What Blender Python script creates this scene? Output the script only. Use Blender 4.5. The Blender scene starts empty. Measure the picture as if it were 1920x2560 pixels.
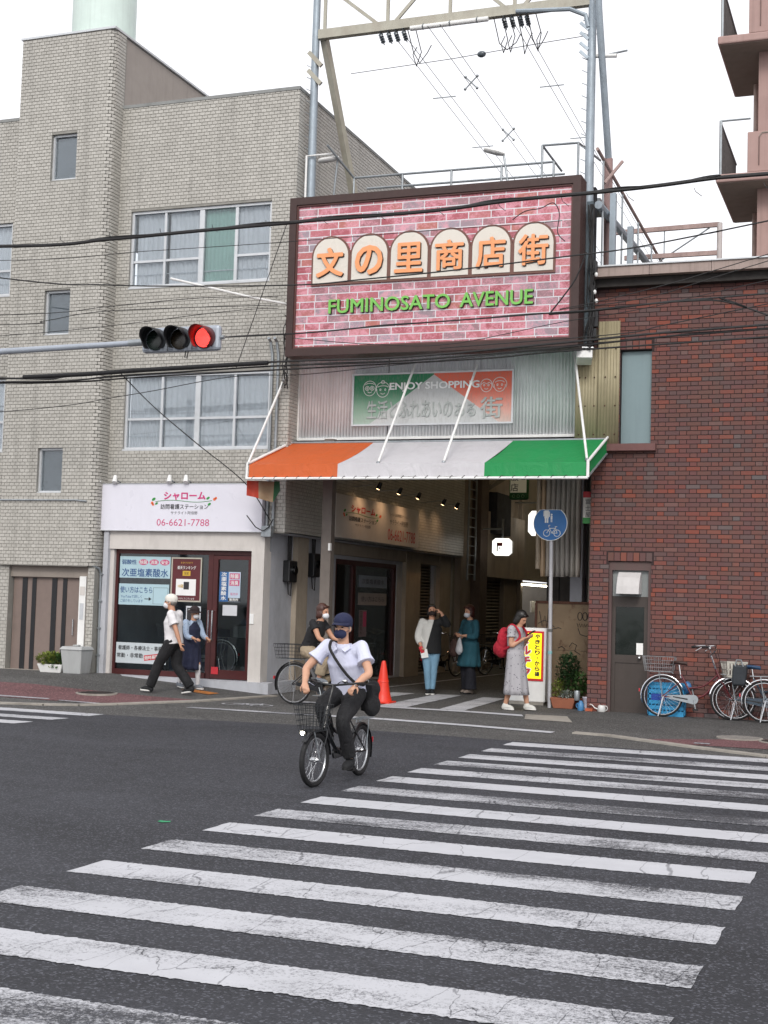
import bpy, bmesh, math, random
from math import sin, cos, pi, radians, sqrt, atan2
from mathutils import Vector, Matrix, Euler
random.seed(7)
scn = bpy.context.scene
COL = scn.collection
# ------------------------------------------------------------------ camera
EYE = 1.75
cam_d = bpy.data.cameras.new('camera'); cam = bpy.data.objects.new('camera', cam_d); COL.objects.link(cam)
_yaw, _pit, _rol = radians(20.6503), radians(3.71538), radians(1.70218)
_fw = Vector((-sin(_yaw)*cos(_pit), cos(_yaw)*cos(_pit), sin(_pit)))
_rt = Vector((cos(_yaw), sin(_yaw), 0)); _up = _rt.cross(_fw)
_r2 = cos(_rol)*_rt + sin(_rol)*_up; _u2 = -sin(_rol)*_rt + cos(_rol)*_up
_m = Matrix((_r2, _u2, -_fw)).transposed().to_4x4(); _m.translation = Vector((0, 0, EYE))
cam.matrix_world = _m
cam_d.sensor_fit = 'HORIZONTAL'; cam_d.sensor_width = 36; cam_d.lens = 36*3439.92/1920
cam_d.clip_start = 0.1; cam_d.clip_end = 2000
scn.camera = cam
# ------------------------------------------------------------------ bright overcast sky
SUN_EL, SUN_AZ = radians(36), radians(163)     # azimuth clockwise from +Y (the street's depth)
world = bpy.data.worlds.new('World'); scn.world = world; world.use_nodes = True
wn = world.node_tree.nodes; wl = world.node_tree.links; wn.clear()
w_out = wn.new('ShaderNodeOutputWorld'); w_bg = wn.new('ShaderNodeBackground')
w_sky = wn.new('ShaderNodeTexSky'); w_sky.sky_type = 'NISHITA'; w_sky.sun_disc = False
w_sky.sun_elevation = SUN_EL; w_sky.sun_rotation = SUN_AZ; w_sky.dust_density = 4.0; w_sky.air_density = 1.0; w_sky.ozone_density = 1.0
w_hsv = wn.new('ShaderNodeHueSaturation'); w_hsv.inputs['Saturation'].default_value = 0.16
w_mix = wn.new('ShaderNodeMix'); w_mix.data_type = 'RGBA'; w_mix.inputs[0].default_value = 0.62   # cloud veil over the blue
w_mix.inputs[7].default_value = (12.2, 12.2, 12.7, 1)
wl.new(w_sky.outputs[0], w_hsv.inputs['Color']); wl.new(w_hsv.outputs[0], w_mix.inputs[6])
wl.new(w_mix.outputs[2], w_bg.inputs[0]); w_bg.inputs[1].default_value = 0.10
wl.new(w_bg.outputs[0], w_out.inputs[0])
sun_d = bpy.data.lights.new('sun', 'SUN'); sun = bpy.data.objects.new('sun', sun_d); COL.objects.link(sun)
sun_d.energy = 0.95; sun_d.angle = radians(14); sun_d.color = (1.0, 0.95, 0.88)
_sd = Vector((sin(SUN_AZ)*cos(SUN_EL), cos(SUN_AZ)*cos(SUN_EL), sin(SUN_EL)))
sun.rotation_euler = (-_sd).to_track_quat('-Z', 'Y').to_euler()
scn.view_settings.view_transform = 'Standard'; scn.view_settings.look = 'None'
scn.view_settings.exposure = 0.45; scn.view_settings.gamma = 1.0; scn.view_settings.use_curve_mapping = False
scn.render.engine = 'CYCLES'
scn.cycles.max_bounces = 8; scn.cycles.transparent_max_bounces = 16
# ------------------------------------------------------------------ helpers
WPAR = {}
def link(o, parent=None):
    COL.objects.link(o)
    if parent is not None:
        o.parent = parent
        if parent.name in WPAR: o.matrix_parent_inverse = WPAR[parent.name]
    return o
def tag(o, label=None, cat=None, group=None, kind=None):
    if label: o['label'] = label
    if cat: o['category'] = cat
    if group: o['group'] = group
    if kind: o['kind'] = kind
    return o
def thing(name, label, cat, loc=(0, 0, 0), rz=0, group=None, kind=None):
    o = link(bpy.data.objects.new(name, None)); o.empty_display_size = 0.2
    o.location = loc; o.rotation_euler = (0, 0, rz)
    return tag(o, label, cat, group, kind)
def frame_z(d, ref=None):
    d = Vector(d).normalized()
    r = Vector(ref) if ref is not None else (Vector((0, 0, 1)) if abs(d.z) < .95 else Vector((1, 0, 0)))
    x = r.cross(d)
    if x.length < 1e-6: x = Vector((1, 0, 0)).cross(d)
    x.normalize(); return x, d.cross(x)
def place(name, label, cat, loc, group=None, kind=None):
    """a thing whose parts are given in world coordinates"""
    o = thing(name, label, cat, loc, 0, group, kind); WPAR[o.name] = Matrix.Translation(-Vector(loc)); return o
class MB:
    def __init__(s, off=(0, 0, 0)): s.v = []; s.f = []; s.t = []; s.o = Vector(off); s.M = None
    def add(s, vs, fs, tint=None):
        b = len(s.v)
        for p in vs:
            p = Vector(p)
            if s.M is not None: p = s.M @ p
            s.v.append(tuple(p - s.o))
        for f in fs: s.f.append([b+i for i in f])
        if tint is not None: s.t += [tint]*len(fs)
        return s
    BF = [(0, 3, 2, 1), (4, 5, 6, 7), (0, 1, 5, 4), (1, 2, 6, 5), (2, 3, 7, 6), (3, 0, 4, 7)]
    def bx(s, x0, x1, y0, y1, z0, z1, tint=None):
        return s.add([(x0, y0, z0), (x1, y0, z0), (x1, y1, z0), (x0, y1, z0), (x0, y0, z1), (x1, y0, z1), (x1, y1, z1), (x0, y1, z1)], s.BF, tint)
    def box(s, c, sz, M=None):
        h = [a/2 for a in sz]; vs = [Vector((x*h[0], y*h[1], z*h[2])) for z in (-1, 1) for x, y in ((-1, -1), (1, -1), (1, 1), (-1, 1))]
        c = Vector(c)
        return s.add([(M @ p if M is not None else p)+c for p in vs], s.BF)
    def bar(s, a, b, w, h, ref=None):
        a = Vector(a); b = Vector(b); x, y = frame_z(b-a, ref)
        vs = [p + x*(i*w/2) + y*(j*h/2) for p in (a, b) for i, j in ((-1, -1), (1, -1), (1, 1), (-1, 1))]
        return s.add(vs, s.BF)
    def poly(s, pts): return s.add(pts, [tuple(range(len(pts)))])
    def tube(s, pts, r, n=8, caps=True, closed=False):
        pts = [Vector(p) for p in pts]; N = len(pts); b0 = len(s.v); vs = []; fs = []
        rr = r if isinstance(r, (list, tuple)) else [r]*N
        px = None
        for i, p in enumerate(pts):
            if closed: d = pts[(i+1) % N]-pts[i-1]
            else: d = pts[min(i+1, N-1)]-pts[max(i-1, 0)]
            if d.length < 1e-9: d = Vector((0, 0, 1))
            d.normalize()
            if px is None: x, y = frame_z(d)
            else:
                x = px-d*px.dot(d)
                if x.length < 1e-6: x, y = frame_z(d)
                x.normalize(); y = d.cross(x)
            px = x
            ri = rr[i]; ra, rb = ri if isinstance(ri, (list, tuple)) else (ri, ri)
            vs += [p + x*(ra*cos(2*pi*k/n)) + y*(rb*sin(2*pi*k/n)) for k in range(n)]
        for i in range(N if closed else N-1):
            j = (i+1) % N
            for k in range(n): fs.append((i*n+k, i*n+(k+1) % n, j*n+(k+1) % n, j*n+k))
        if caps and not closed:
            fs.append(tuple(range(n-1, -1, -1))); fs.append(tuple((N-1)*n+k for k in range(n)))
        return s.add(vs, fs)
    def ell(s, c, r, nu=14, nv=9, M=None):
        c = Vector(c); vs = []; fs = []
        for j in range(nv+1):
            th = pi*j/nv
            for i in range(nu):
                p = Vector((r[0]*sin(th)*cos(2*pi*i/nu), r[1]*sin(th)*sin(2*pi*i/nu), r[2]*cos(th)))
                vs.append(c+(M @ p if M is not None else p))
        for j in range(nv):
            for i in range(nu):
                fs.append((j*nu+i, (j+1)*nu+i, (j+1)*nu+(i+1) % nu, j*nu+(i+1) % nu))
        return s.add(vs, fs)
    def lathe(s, prof, c=(0, 0, 0), n=20, M=None):
        c = Vector(c); vs = []; fs = []
        for r, z in prof:
            for k in range(n):
                p = Vector((r*cos(2*pi*k/n), r*sin(2*pi*k/n), z)); vs.append(c+(M @ p if M is not None else p))
        for i in range(len(prof)-1):
            for k in range(n): fs.append((i*n+k, i*n+(k+1) % n, (i+1)*n+(k+1) % n, (i+1)*n+k))
        fs.append(tuple(range(n-1, -1, -1))); fs.append(tuple((len(prof)-1)*n+k for k in range(n)))
        return s.add(vs, fs)
    def prism(s, pts, d):
        d = Vector(d); n = len(pts); a = [Vector(p) for p in pts]
        fs = [tuple(range(n)), tuple(range(2*n-1, n-1, -1))]+[((i+1) % n, i, n+i, n+(i+1) % n) for i in range(n)]
        return s.add(a+[p+d for p in a], fs)
    def build(s, name, m, parent=None, smooth=False, bevel=0, solid=0, subsurf=0):
        me = bpy.data.meshes.new(name); me.from_pydata(s.v, [], s.f)
        bm = bmesh.new(); bm.from_mesh(me); bmesh.ops.recalc_face_normals(bm, faces=bm.faces)
        if bevel: bmesh.ops.bevel(bm, geom=bm.edges[:], offset=bevel, segments=2, profile=.5, affect='EDGES', clamp_overlap=True)
        bm.to_mesh(me); bm.free()
        if s.t and not bevel:
            at = me.attributes.new('tint', 'FLOAT', 'FACE'); at.data.foreach_set('value', s.t)
        me.materials.append(m)
        if smooth:
            me.polygons.foreach_set('use_smooth', [True]*len(me.polygons))
            try: me.set_sharp_from_angle(angle=radians(smooth if smooth is not True else 40))
            except Exception: pass
        o = link(bpy.data.objects.new(name, me), parent)
        if s.o.length > 0: o.location = s.o
        if solid:
            md = o.modifiers.new('thick', 'SOLIDIFY'); md.thickness = solid; md.offset = 0
        if subsurf:
            md = o.modifiers.new('sub', 'SUBSURF'); md.levels = subsurf; md.render_levels = subsurf
        return o
def copy_tree(o, parent=None):
    c = o.copy(); link(c)
    if parent is not None: c.parent = parent
    for ch in list(o.children): copy_tree(ch, c)
    return c
# ------------------------------------------------------------------ materials
def S2L(h):
    h = h.lstrip('#'); r = [int(h[i:i+2], 16)/255 for i in (0, 2, 4)]
    return tuple((c/12.92 if c <= .04045 else ((c+.055)/1.055)**2.4) for c in r)+(1,)
def shade(c, k): return (min(1, c[0]*k), min(1, c[1]*k), min(1, c[2]*k), 1)
def nd(m, t, **kw):
    n = m.node_tree.nodes.new(t)
    for k, v in kw.items():
        if k.startswith('i_'):
            n.inputs[k[2:]].default_value = v
        else: setattr(n, k, v)
    return n
def lk(m, a, b): m.node_tree.links.new(a, b)
def newmat(name):
    m = bpy.data.materials.new(name); m.use_nodes = True
    return m, m.node_tree.nodes['Principled BSDF']
def mixc(m, fac, a, b, mode='MIX'):
    n = nd(m, 'ShaderNodeMix', data_type='RGBA', blend_type=mode)
    for i, v in ((0, fac), (6, a), (7, b)):
        if hasattr(v, 'is_linked') or hasattr(v, 'links'): lk(m, v, n.inputs[i])
        else: n.inputs[i].default_value = v
    return n.outputs[2]
def posn(m, scale=(1, 1, 1), world=False):
    t = nd(m, 'ShaderNodeNewGeometry').outputs['Position'] if world else nd(m, 'ShaderNodeTexCoord').outputs['Object']
    mp = nd(m, 'ShaderNodeMapping'); mp.inputs['Scale'].default_value = scale; lk(m, t, mp.inputs[0]); return mp.outputs[0]
def noise(m, vec, scale, detail=4, rough=.6, dist=0):
    n = nd(m, 'ShaderNodeTexNoise'); n.inputs['Scale'].default_value = scale; n.inputs['Detail'].default_value = detail
    n.inputs['Roughness'].default_value = rough; n.inputs['Distortion'].default_value = dist; lk(m, vec, n.inputs['Vector']); return n.outputs['Fac']
def ramp(m, fac, stops, const=False):
    r = nd(m, 'ShaderNodeValToRGB'); cr = r.color_ramp
    if const: cr.interpolation = 'CONSTANT'
    while len(cr.elements) < len(stops): cr.elements.new(.5)
    for e, (p, c) in zip(cr.elements, stops):
        e.position = p; e.color = c if isinstance(c, tuple) else (c, c, c, 1)
    lk(m, fac, r.inputs[0]); return r.outputs[0]
def math_(m, op, a, b=None, clamp=False):
    n = nd(m, 'ShaderNodeMath', operation=op, use_clamp=clamp)
    for i, v in ((0, a), (1, b)):
        if v is None: continue
        if hasattr(v, 'links'): lk(m, v, n.inputs[i])
        else: n.inputs[i].default_value = v
    return n.outputs[0]
def bump(m, p, h, strength=.3, dist=.01):
    b = nd(m, 'ShaderNodeBump'); b.inputs['Strength'].default_value = strength; b.inputs['Distance'].default_value = dist
    lk(m, h, b.inputs['Height']); lk(m, b.outputs[0], p.inputs['Normal'])
def mat(name, col, rough=.6, metal=0., var=.16, vs=6., dirt=0., dirtcol='#3a342c', bmp=0., bs=60., streak=0., emit=0., spec=.5, coat=0., objrand=0.):
    c = S2L(col) if isinstance(col, str) else col
    m, p = newmat(name)
    pos = posn(m)
    n1 = noise(m, pos, vs, 5, .65)
    out = mixc(m, ramp(m, n1, [(.3, 0.), (.7, 1.)]), shade(c, 1-var), shade(c, 1+var))
    if dirt:
        n2 = noise(m, posn(m, (1, 1, .35)), 2.3, 6, .7, .4)
        out = mixc(m, math_(m, 'MULTIPLY', ramp(m, n2, [(.48, 0.), (.72, 1.)]), dirt), out, S2L(dirtcol))
    if streak:
        n3 = noise(m, posn(m, (9, 9, .35)), 1.6, 4, .6)
        out = mixc(m, math_(m, 'MULTIPLY', ramp(m, n3, [(.5, 0.), (.75, 1.)]), streak), out, S2L(dirtcol))
    if objrand:
        r = nd(m, 'ShaderNodeObjectInfo').outputs['Random']
        k = math_(m, 'ADD', math_(m, 'MULTIPLY', r, 2*objrand), 1-objrand)
        n = nd(m, 'ShaderNodeVectorMath', operation='SCALE'); lk(m, out, n.inputs[0]); lk(m, k, n.inputs['Scale']); out = n.outputs[0]
    lk(m, out, p.inputs['Base Color'])
    p.inputs['Metallic'].default_value = metal
    p.inputs['Specular IOR Level'].default_value = spec
    lk(m, ramp(m, noise(m, pos, vs*2.3, 3), [(.3, max(.02, rough-.1)), (.7, min(1., rough+.1))]), p.inputs['Roughness'])
    if bmp: bump(m, p, noise(m, pos, bs, 4, .6), bmp, .004)
    if coat: p.inputs['Coat Weight'].default_value = coat
    if emit:
        lk(m, out, p.inputs['Emission Color']); p.inputs['Emission Strength'].default_value = emit
    return m
def glass(name, tint='#c8d2d0', refl=.10, rough=.03):
    m, p = newmat(name); m.node_tree.nodes.remove(p)
    tr = nd(m, 'ShaderNodeBsdfTransparent'); tr.inputs[0].default_value = S2L(tint)
    gl = nd(m, 'ShaderNodeBsdfGlossy'); gl.inputs['Roughness'].default_value = rough; gl.inputs['Color'].default_value = (.9, .93, .95, 1)
    fr = nd(m, 'ShaderNodeFresnel'); fr.inputs[0].default_value = 1.5
    f = math_(m, 'ADD', math_(m, 'MULTIPLY', fr.outputs[0], .8), refl-.04, True)
    mx = nd(m, 'ShaderNodeMixShader'); lk(m, f, mx.inputs[0]); lk(m, tr.outputs[0], mx.inputs[1]); lk(m, gl.outputs[0], mx.inputs[2])
    lk(m, mx.outputs[0], m.node_tree.nodes['Material Output'].inputs[0]); return m
M = {}
M['steel'] = mat('galvanised_steel', '#9aa0a4', .45, .6, .12, 9, dirt=.25)
M['chrome'] = mat('chrome', '#d5d6d8', .18, 1., .06, 20)
M['alu'] = mat('window_aluminium', '#c9cccf', .4, .3, .05, 12, dirt=.12)
M['black'] = mat('black_rubber', '#151517', .75, 0, .2, 12)
M['blackplastic'] = mat('black_plastic', '#1b1c1f', .45, 0, .15, 12)
M['white'] = mat('white_paint', '#e4e4e2', .5, 0, .05, 7, dirt=.10)
M['darkbrown'] = mat('dark_brown_metal', '#3d2926', .5, .1, .12, 9, dirt=.2)
M['cable'] = mat('cable_sheath', '#1c1b1c', .6, 0, .2, 8)
M['glass'] = glass('window_glass', '#f0f3f5', .06)
M['shopglass'] = glass('shop_glass', '#dfe4e4', .055)
# text fitted into a box on a vertical plane
def text_mesh(body, w, h, bold=0., extr=.0015, shear=0.):
    """flat lettering fitted into w x h; heavier weights are overlaid shifted copies, each a hair higher"""
    cu = bpy.data.curves.new('t', 'FONT'); cu.body = body; cu.size = 1; cu.resolution_u = 3; cu.shear = shear
    o = bpy.data.objects.new('t', cu); me = bpy.data.meshes.new_from_object(o)
    bpy.data.objects.remove(o); bpy.data.curves.remove(cu)
    V = [v.co.copy() for v in me.vertices]; F = [tuple(f.vertices) for f in me.polygons]
    if not V: return me
    bo = max(0., bold)*.8
    x0, x1, y0, y1 = min(v.x for v in V)-bo, max(v.x for v in V)+bo, min(v.y for v in V)-bo, max(v.y for v in V)+bo
    sx = w/max(1e-6, x1-x0) if w else None; sy = h/max(1e-6, y1-y0) if h else None
    sx = sx or sy; sy = sy or sx; cx, cy = (x0+x1)/2, (y0+y1)/2
    vs = []; fs = []
    from collections import Counter
    ec = Counter(tuple(sorted((f[i], f[(i+1) % len(f)]))) for f in F for i in range(len(f)))
    F2 = [f if (V[f[1]]-V[f[0]]).cross(V[f[2]]-V[f[0]]).z >= 0 or len(f) > 3 else f[::-1] for f in F]
    sh = [(0, 0)] if bo == 0 else [(0, 0), (1, 0), (-1, 0), (0, 1), (0, -1), (.7, .7), (-.7, .7), (.7, -.7), (-.7, -.7)]
    for k, (dx, dy) in enumerate(sh):
        b = len(vs); z = extr+.0004*k
        vs += [((v.x+dx*bo-cx)*sx, (v.y+dy*bo-cy)*sy, z) for v in V]; fs += [tuple(b+i for i in f) for f in F2]
        if extr > .004:
            c = len(vs); vs += [(x, y, 0) for x, y, _ in vs[b:c]]
            fs += [(b+e[0], b+e[1], c+e[1], c+e[0]) for e, q in ec.items() if q == 1]
    me2 = bpy.data.meshes.new('lettering'); me2.from_pydata(vs, [], fs); bpy.data.meshes.remove(me); return me2
RFRONT = Matrix(((1, 0, 0), (0, 0, -1), (0, 1, 0)))     # reads from -Y
RSIDE = Matrix(((0, 0, 1), (1, 0, 0), (0, 1, 0)))       # reads from +X
def text(body, w, h, c, m, parent, name='lettering', R=RFRONT, bold=0., extr=.0015, tilt=0., shear=0.):
    me = text_mesh(body, w, h, bold, extr, shear); me.materials.append(m); me.name = name
    o = link(bpy.data.objects.new(name, me), parent)
    Mx = R.to_4x4() @ Matrix.Rotation(tilt, 4, 'Z'); Mx.translation = Vector(c); o.matrix_basis = Mx
    return o
def ink(name, col, rough=.5): return mat(name, col, rough, 0, .04, 5)
M['ink_dark'] = ink('ink_dark', '#2c2b2e'); M['ink_pink'] = ink('ink_pink', '#c73a78'); M['ink_red'] = ink('ink_red', '#c0303a')
M['ink_green'] = ink('ink_green', '#2f8a3c'); M['ink_white'] = ink('ink_white', '#e6e6e4'); M['ink_blue'] = ink('ink_blue', '#2a4f86')
M['ink_rose'] = ink('ink_rose', '#c4507a'); M['ink_orange'] = ink('ink_orange', '#e06a3c'); M['ink_yellow'] = ink('ink_yellow', '#c9a437')
# walls with openings: cells of a rectangle minus openings, extruded; along X (front) or Y (side)
def cells(u0, u1, z0, z1, ops):
    us = sorted({u0, u1, *[min(max(a, u0), u1) for o in ops for a in o[:2]]}); zs = sorted({z0, z1, *[min(max(a, z0), z1) for o in ops for a in o[2:]]})
    for i in range(len(us)-1):
        for j in range(len(zs)-1):
            cu, cz = (us[i]+us[i+1])/2, (zs[j]+zs[j+1])/2
            if us[i+1]-us[i] < 1e-5 or zs[j+1]-zs[j] < 1e-5: continue
            if any(a < cu < b and c < cz < d for a, b, c, d in ops): continue
            yield us[i], us[i+1], zs[j], zs[j+1]
def wall_x(mb, u0, u1, z0, z1, y0, y1, ops=()):
    for a, b, c, d in cells(u0, u1, z0, z1, ops): mb.bx(a, b, y0, y1, c, d)
def wall_y(mb, u0, u1, z0, z1, x0, x1, ops=()):
    for a, b, c, d in cells(u0, u1, z0, z1, ops): mb.bx(x0, x1, a, b, c, d)
def courses(u0, u1, z0, z1, pitch, joint, widths, ops, rnd):
    """brick or tile rectangles of a wall: rows of the given width cycle, clipped by the openings"""
    out = []; k = 0; z = z0; cyc = sum(widths)
    while z < z1-.01:
        za, zb = z+joint/2, min(z+pitch-joint/2, z1)
        u = u0-((k % 2)*.5*cyc if len(widths) == 1 else (k % 2)*(widths[0]*.5+widths[1]*.5)); i = 0
        while u < u1:
            w = widths[i % len(widths)]; a, b = max(u+joint/2, u0), min(u+w-joint/2, u1); u += w; i += 1
            if b-a < .012: continue
            segs = [(a, b)]
            for (oa, ob, oc, od) in ops:
                if od <= za+.004 or oc >= zb-.004: continue
                ns = []
                for (p, q) in segs:
                    if ob <= p or oa >= q: ns.append((p, q)); continue
                    if oa-p > .012: ns.append((p, oa))
                    if q-ob > .012: ns.append((ob, q))
                segs = ns
            for p, q in segs: out.append((p, q, za, zb))
        z += pitch; k += 1
    return out
# ------------------------------------------------------------------ ground
def gh(x, y):
    s = min(1, max(0, (y-16.8)/5.0)); s = s*s*(3-2*s)
    return s*(0.05+0.22*min(1, max(0, (-10.45-x)/3.3)))
def asphalt_nodes(m, base, lightness=1.):
    pos = posn(m, world=True)
    big = noise(m, posn(m, (.55, 1.6, 1), True), .5, 6, .62, .6); fine = noise(m, pos, 46, 3, .75)
    vor = nd(m, 'ShaderNodeTexVoronoi'); vor.inputs['Scale'].default_value = 85; lk(m, pos, vor.inputs['Vector'])
    c = S2L(base)
    col = mixc(m, ramp(m, big, [(.3, 0.), (.7, 1.)]), shade(c, .66), shade(c, 1.3))
    stain = noise(m, pos, 1.7, 5, .7, .8)
    col = mixc(m, ramp(m, stain, [(.56, 0.), (.72, .5)]), col, shade(c, .45))
    col = mixc(m, ramp(m, fine, [(.32, .45), (.58, 1.)]), shade(c, .35), col)
    spk = ramp(m, nd_sep(m, vor.outputs['Color']), [(.80, 0.), (.93, 1.)])
    col = mixc(m, math_(m, 'MULTIPLY', spk, .7), col, shade(c, 3.2))
    return col, fine, vor, pos
def nd_sep(m, col):
    n = nd(m, 'ShaderNodeSeparateColor'); lk(m, col, n.inputs[0]); return n.outputs[0]
def cracks(m, pos, scale, width):
    nz = nd(m, 'ShaderNodeTexNoise'); nz.inputs['Scale'].default_value = 2.2; nz.inputs['Detail'].default_value = 5; lk(m, pos, nz.inputs['Vector'])
    mx = nd(m, 'ShaderNodeVectorMath', operation='MULTIPLY_ADD'); lk(m, nz.outputs['Color'], mx.inputs[0]); mx.inputs[1].default_value = (.55, .55, 0); lk(m, pos, mx.inputs[2])
    v = nd(m, 'ShaderNodeTexVoronoi', feature='DISTANCE_TO_EDGE'); v.inputs['Scale'].default_value = scale; lk(m, mx.outputs[0], v.inputs['Vector'])
    return ramp(m, v.outputs['Distance'], [(0., 1.), (width, 1.), (width*2.2, 0.)])
def asphalt(name, base, crack=.25):
    m, p = newmat(name)
    col, fine, vor, pos = asphalt_nodes(m, base)
    if crack: col = mixc(m, math_(m, 'MULTIPLY', cracks(m, pos, .22, .0022), crack), col, (.01, .01, .01, 1))
    lk(m, col, p.inputs['Base Color']); p.inputs['Roughness'].default_value = .85; p.inputs['Specular IOR Level'].default_value = .35
    bump(m, p, math_(m, 'ADD', fine, vor.outputs['Distance']), .55, .006)
    return m
def paint(name, wear, col='#c3c4c9', base='#37383d', crackamt=.55):
    m, p = newmat(name)
    acol, fine, vor, pos = asphalt_nodes(m, base)
    big = noise(m, posn(m, (.5, 1.6, 1), True), .9, 5, .7)
    grit = noise(m, pos, 55, 3, .8)
    # worn where the aggregate stands up and where the big noise says so
    k = math_(m, 'ADD', math_(m, 'MULTIPLY', big, .75), math_(m, 'MULTIPLY', grit, .62))
    msk = ramp(m, k, [(wear-.10, 0.), (wear+.06, 1.)])
    msk = math_(m, 'SUBTRACT', msk, math_(m, 'MULTIPLY', cracks(m, posn(m, (1.9, .5, 1), True), 1.3, .0032), crackamt), True)
    cc = mixc(m, noise(m, pos, 3, 4), shade(S2L(col), .74), S2L(col))
    lk(m, mixc(m, msk, acol, cc), p.inputs['Base Color']); p.inputs['Roughness'].default_value = .75
    bump(m, p, fine, .3, .005)
    return m
M['asphalt_new'] = asphalt('asphalt_dark', '#37383d', .3)
M['asphalt_old'] = asphalt('asphalt_old', '#504f4e', .4)
M['red_paving'] = asphalt('red_paving', '#66484a', .1)
M['concrete'] = mat('kerb_concrete', '#97928a', .85, 0, .18, 5, dirt=.4, bmp=.3)
PAINTS = [paint('road_paint_%d' % i, w) for i, w in enumerate((.56, .62, .67, .73))]
M['white_line'] = PAINTS[0]
def grid_sheet(name, xs, ys, off, m, parent=None, kind='structure', keep=None):
    mb = MB(); nx = len(xs); vs = [(x, y, gh(x, y)+off) for y in ys for x in xs]
    fs = [(j*nx+i, j*nx+i+1, (j+1)*nx+i+1, (j+1)*nx+i) for j in range(len(ys)-1) for i in range(nx-1) if keep is None or keep((xs[i]+xs[i+1])/2, (ys[j]+ys[j+1])/2)]
    mb.add(vs, fs); o = mb.build(name, m, parent, smooth=True)
    if kind and parent is None: o['kind'] = kind
    return o
def rng(a, b, s):
    n = max(1, int(round((b-a)/s))); return [a+(b-a)*i/n for i in range(n+1)]
grid_sheet('ground', [-400, -150, -60]+rng(-30, -18, 2)+rng(-17, -9, .25)+rng(-8.5, 6, .5)+[12, 30, 60, 150, 400], [-300, -100, -20, 0, 8, 14]+rng(16.6, 22.4, .2)+[25, 40, 70, 120, 300, 600], 0, M['asphalt_old'])
_jr = random.Random(77)
def quad_sheet(name, p00, p10, p11, p01, off, m, parent=None, nx=12, ny=4, rag=0.):
    P = [Vector((a[0], a[1], 0)) for a in (p00, p10, p11, p01)]; vs = []
    for j in range(ny+1):
        for i in range(nx+1):
            u, v = i/nx, j/ny; q = P[0]*(1-u)*(1-v)+P[1]*u*(1-v)+P[2]*u*v+P[3]*(1-u)*v
            if rag and j in (0, ny): q = q+Vector((0, _jr.gauss(0, rag), 0))
            elif rag and i in (0, nx): q = q+Vector((_jr.gauss(0, rag)*.8, 0, 0))
            vs.append((q.x, q.y, gh(q.x, q.y)+off))
    fs = [(j*(nx+1)+i, j*(nx+1)+i+1, (j+1)*(nx+1)+i+1, (j+1)*(nx+1)+i) for j in range(ny) for i in range(nx)]
    return MB().add(vs, fs).build(name, m, parent, smooth=True)
def ribbon(name, lo, hi, off, m, parent=None, sub=6, ny=3):
    """sheet between two polylines with the same number of points"""
    L = []; Hh = []
    for src, dst in ((lo, L), (hi, Hh)):
        for i in range(len(src)-1):
            for k in range(sub): dst.append(Vector(src[i]).lerp(Vector(src[i+1]), k/sub))
        dst.append(Vector(src[-1]))
    vs = []; n = len(L)
    for j in range(ny+1):
        for a, b in zip(L, Hh):
            q = a.lerp(b, j/ny); vs.append((q.x, q.y, gh(q.x, q.y)+off))
    fs = [(j*n+i, j*n+i+1, (j+1)*n+i+1, (j+1)*n+i) for j in range(ny) for i in range(n-1)]
    return MB().add(vs, fs).build(name, m, parent, smooth=True)
tag(ribbon('road', [(-60, -25), (-14, -25), (-10.7, -25), (-9.4, -25), (-7.9, -25), (-6.5, -25), (-4.7, -25), (-3.2, -25), (-1.4, -25), (4, -25), (60, -25)],
    [(-60, 17.2), (-14, 17.25), (-10.7, 17.3), (-9.4, 17.43), (-7.9, 17.6), (-6.5, 17.5), (-4.7, 17.37), (-3.2, 17.35), (-1.4, 17.2), (4, 16.7), (60, 16)], .004, M['asphalt_new'], sub=3, ny=30), kind='structure')
cw = thing('crosswalk', 'worn white zebra crossing running toward the red brick wall', None, kind='structure')
tops = [17.18, 16.31, 15.49, 14.70, 13.90, 13.07, 12.22, 11.38, 10.53, 9.70, 8.83, 7.93, 7.02, 6.1, 5.2, 4.3]
wears = [1, 2, 1, 2, 2, 0, 3, 0, 2, 0, 2, 1, 2, 1, 2, 1]
for i, (y, w) in enumerate(zip(tops, wears)):
    xl = -4.64-.24*min(1, (17.2-y)/8); xr = 8 if 9.9 < y < 17.5 else -.9
    if y < 9.9: xr = -.9
    if i <= 8: xr = 3.0
    quad_sheet('stripe', (xl, y-.43), (xr, y-.43), (xr, y), (xl+.01, y), .008, PAINTS[w], cw, 220, 4, .0055)
quad_sheet('stripe', (-.55, 9.28), (3, 9.28), (3, 9.62), (-.55, 9.62), .008, PAINTS[0], cw, 20, 2)
cw2 = thing('crosswalk', 'short white zebra stripes on the road before the tiled building', None, kind='structure')
for y, xr in ((17.29, -10.72), (16.47, -10.78), (15.73, -10.85), (14.95, -10.92), (14.1, -11.0)):
    quad_sheet('stripe', (-16, y-.36), (xr-.04, y-.36), (xr, y), (-16, y), .008, PAINTS[1], cw2, 120, 4, .006)
mk = thing('road_marking', 'white edge lines and hatching at the arcade mouth', None, kind='structure')
ribbon('line', [(-10.3, 18.93), (-8.2, 18.95)], [(-10.3, 19.1), (-8.2, 19.12)], .008, PAINTS[2], mk, 10)
ribbon('line', [(-8.0, 18.95), (-7.1, 18.95), (-5.8, 18.83), (-4.47, 18.58)], [(-8.0, 19.14), (-7.1, 19.17), (-5.8, 19.03), (-4.46, 18.80)], .008, PAINTS[0], mk, 8)
ribbon('line', [(-9.3, 20.9), (-7.8, 20.86), (-6.5, 20.88), (-5.42, 20.72)], [(-9.3, 21.12), (-7.8, 21.1), (-6.5, 21.12), (-5.52, 21.0)], .008, PAINTS[0], mk, 6)
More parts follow.
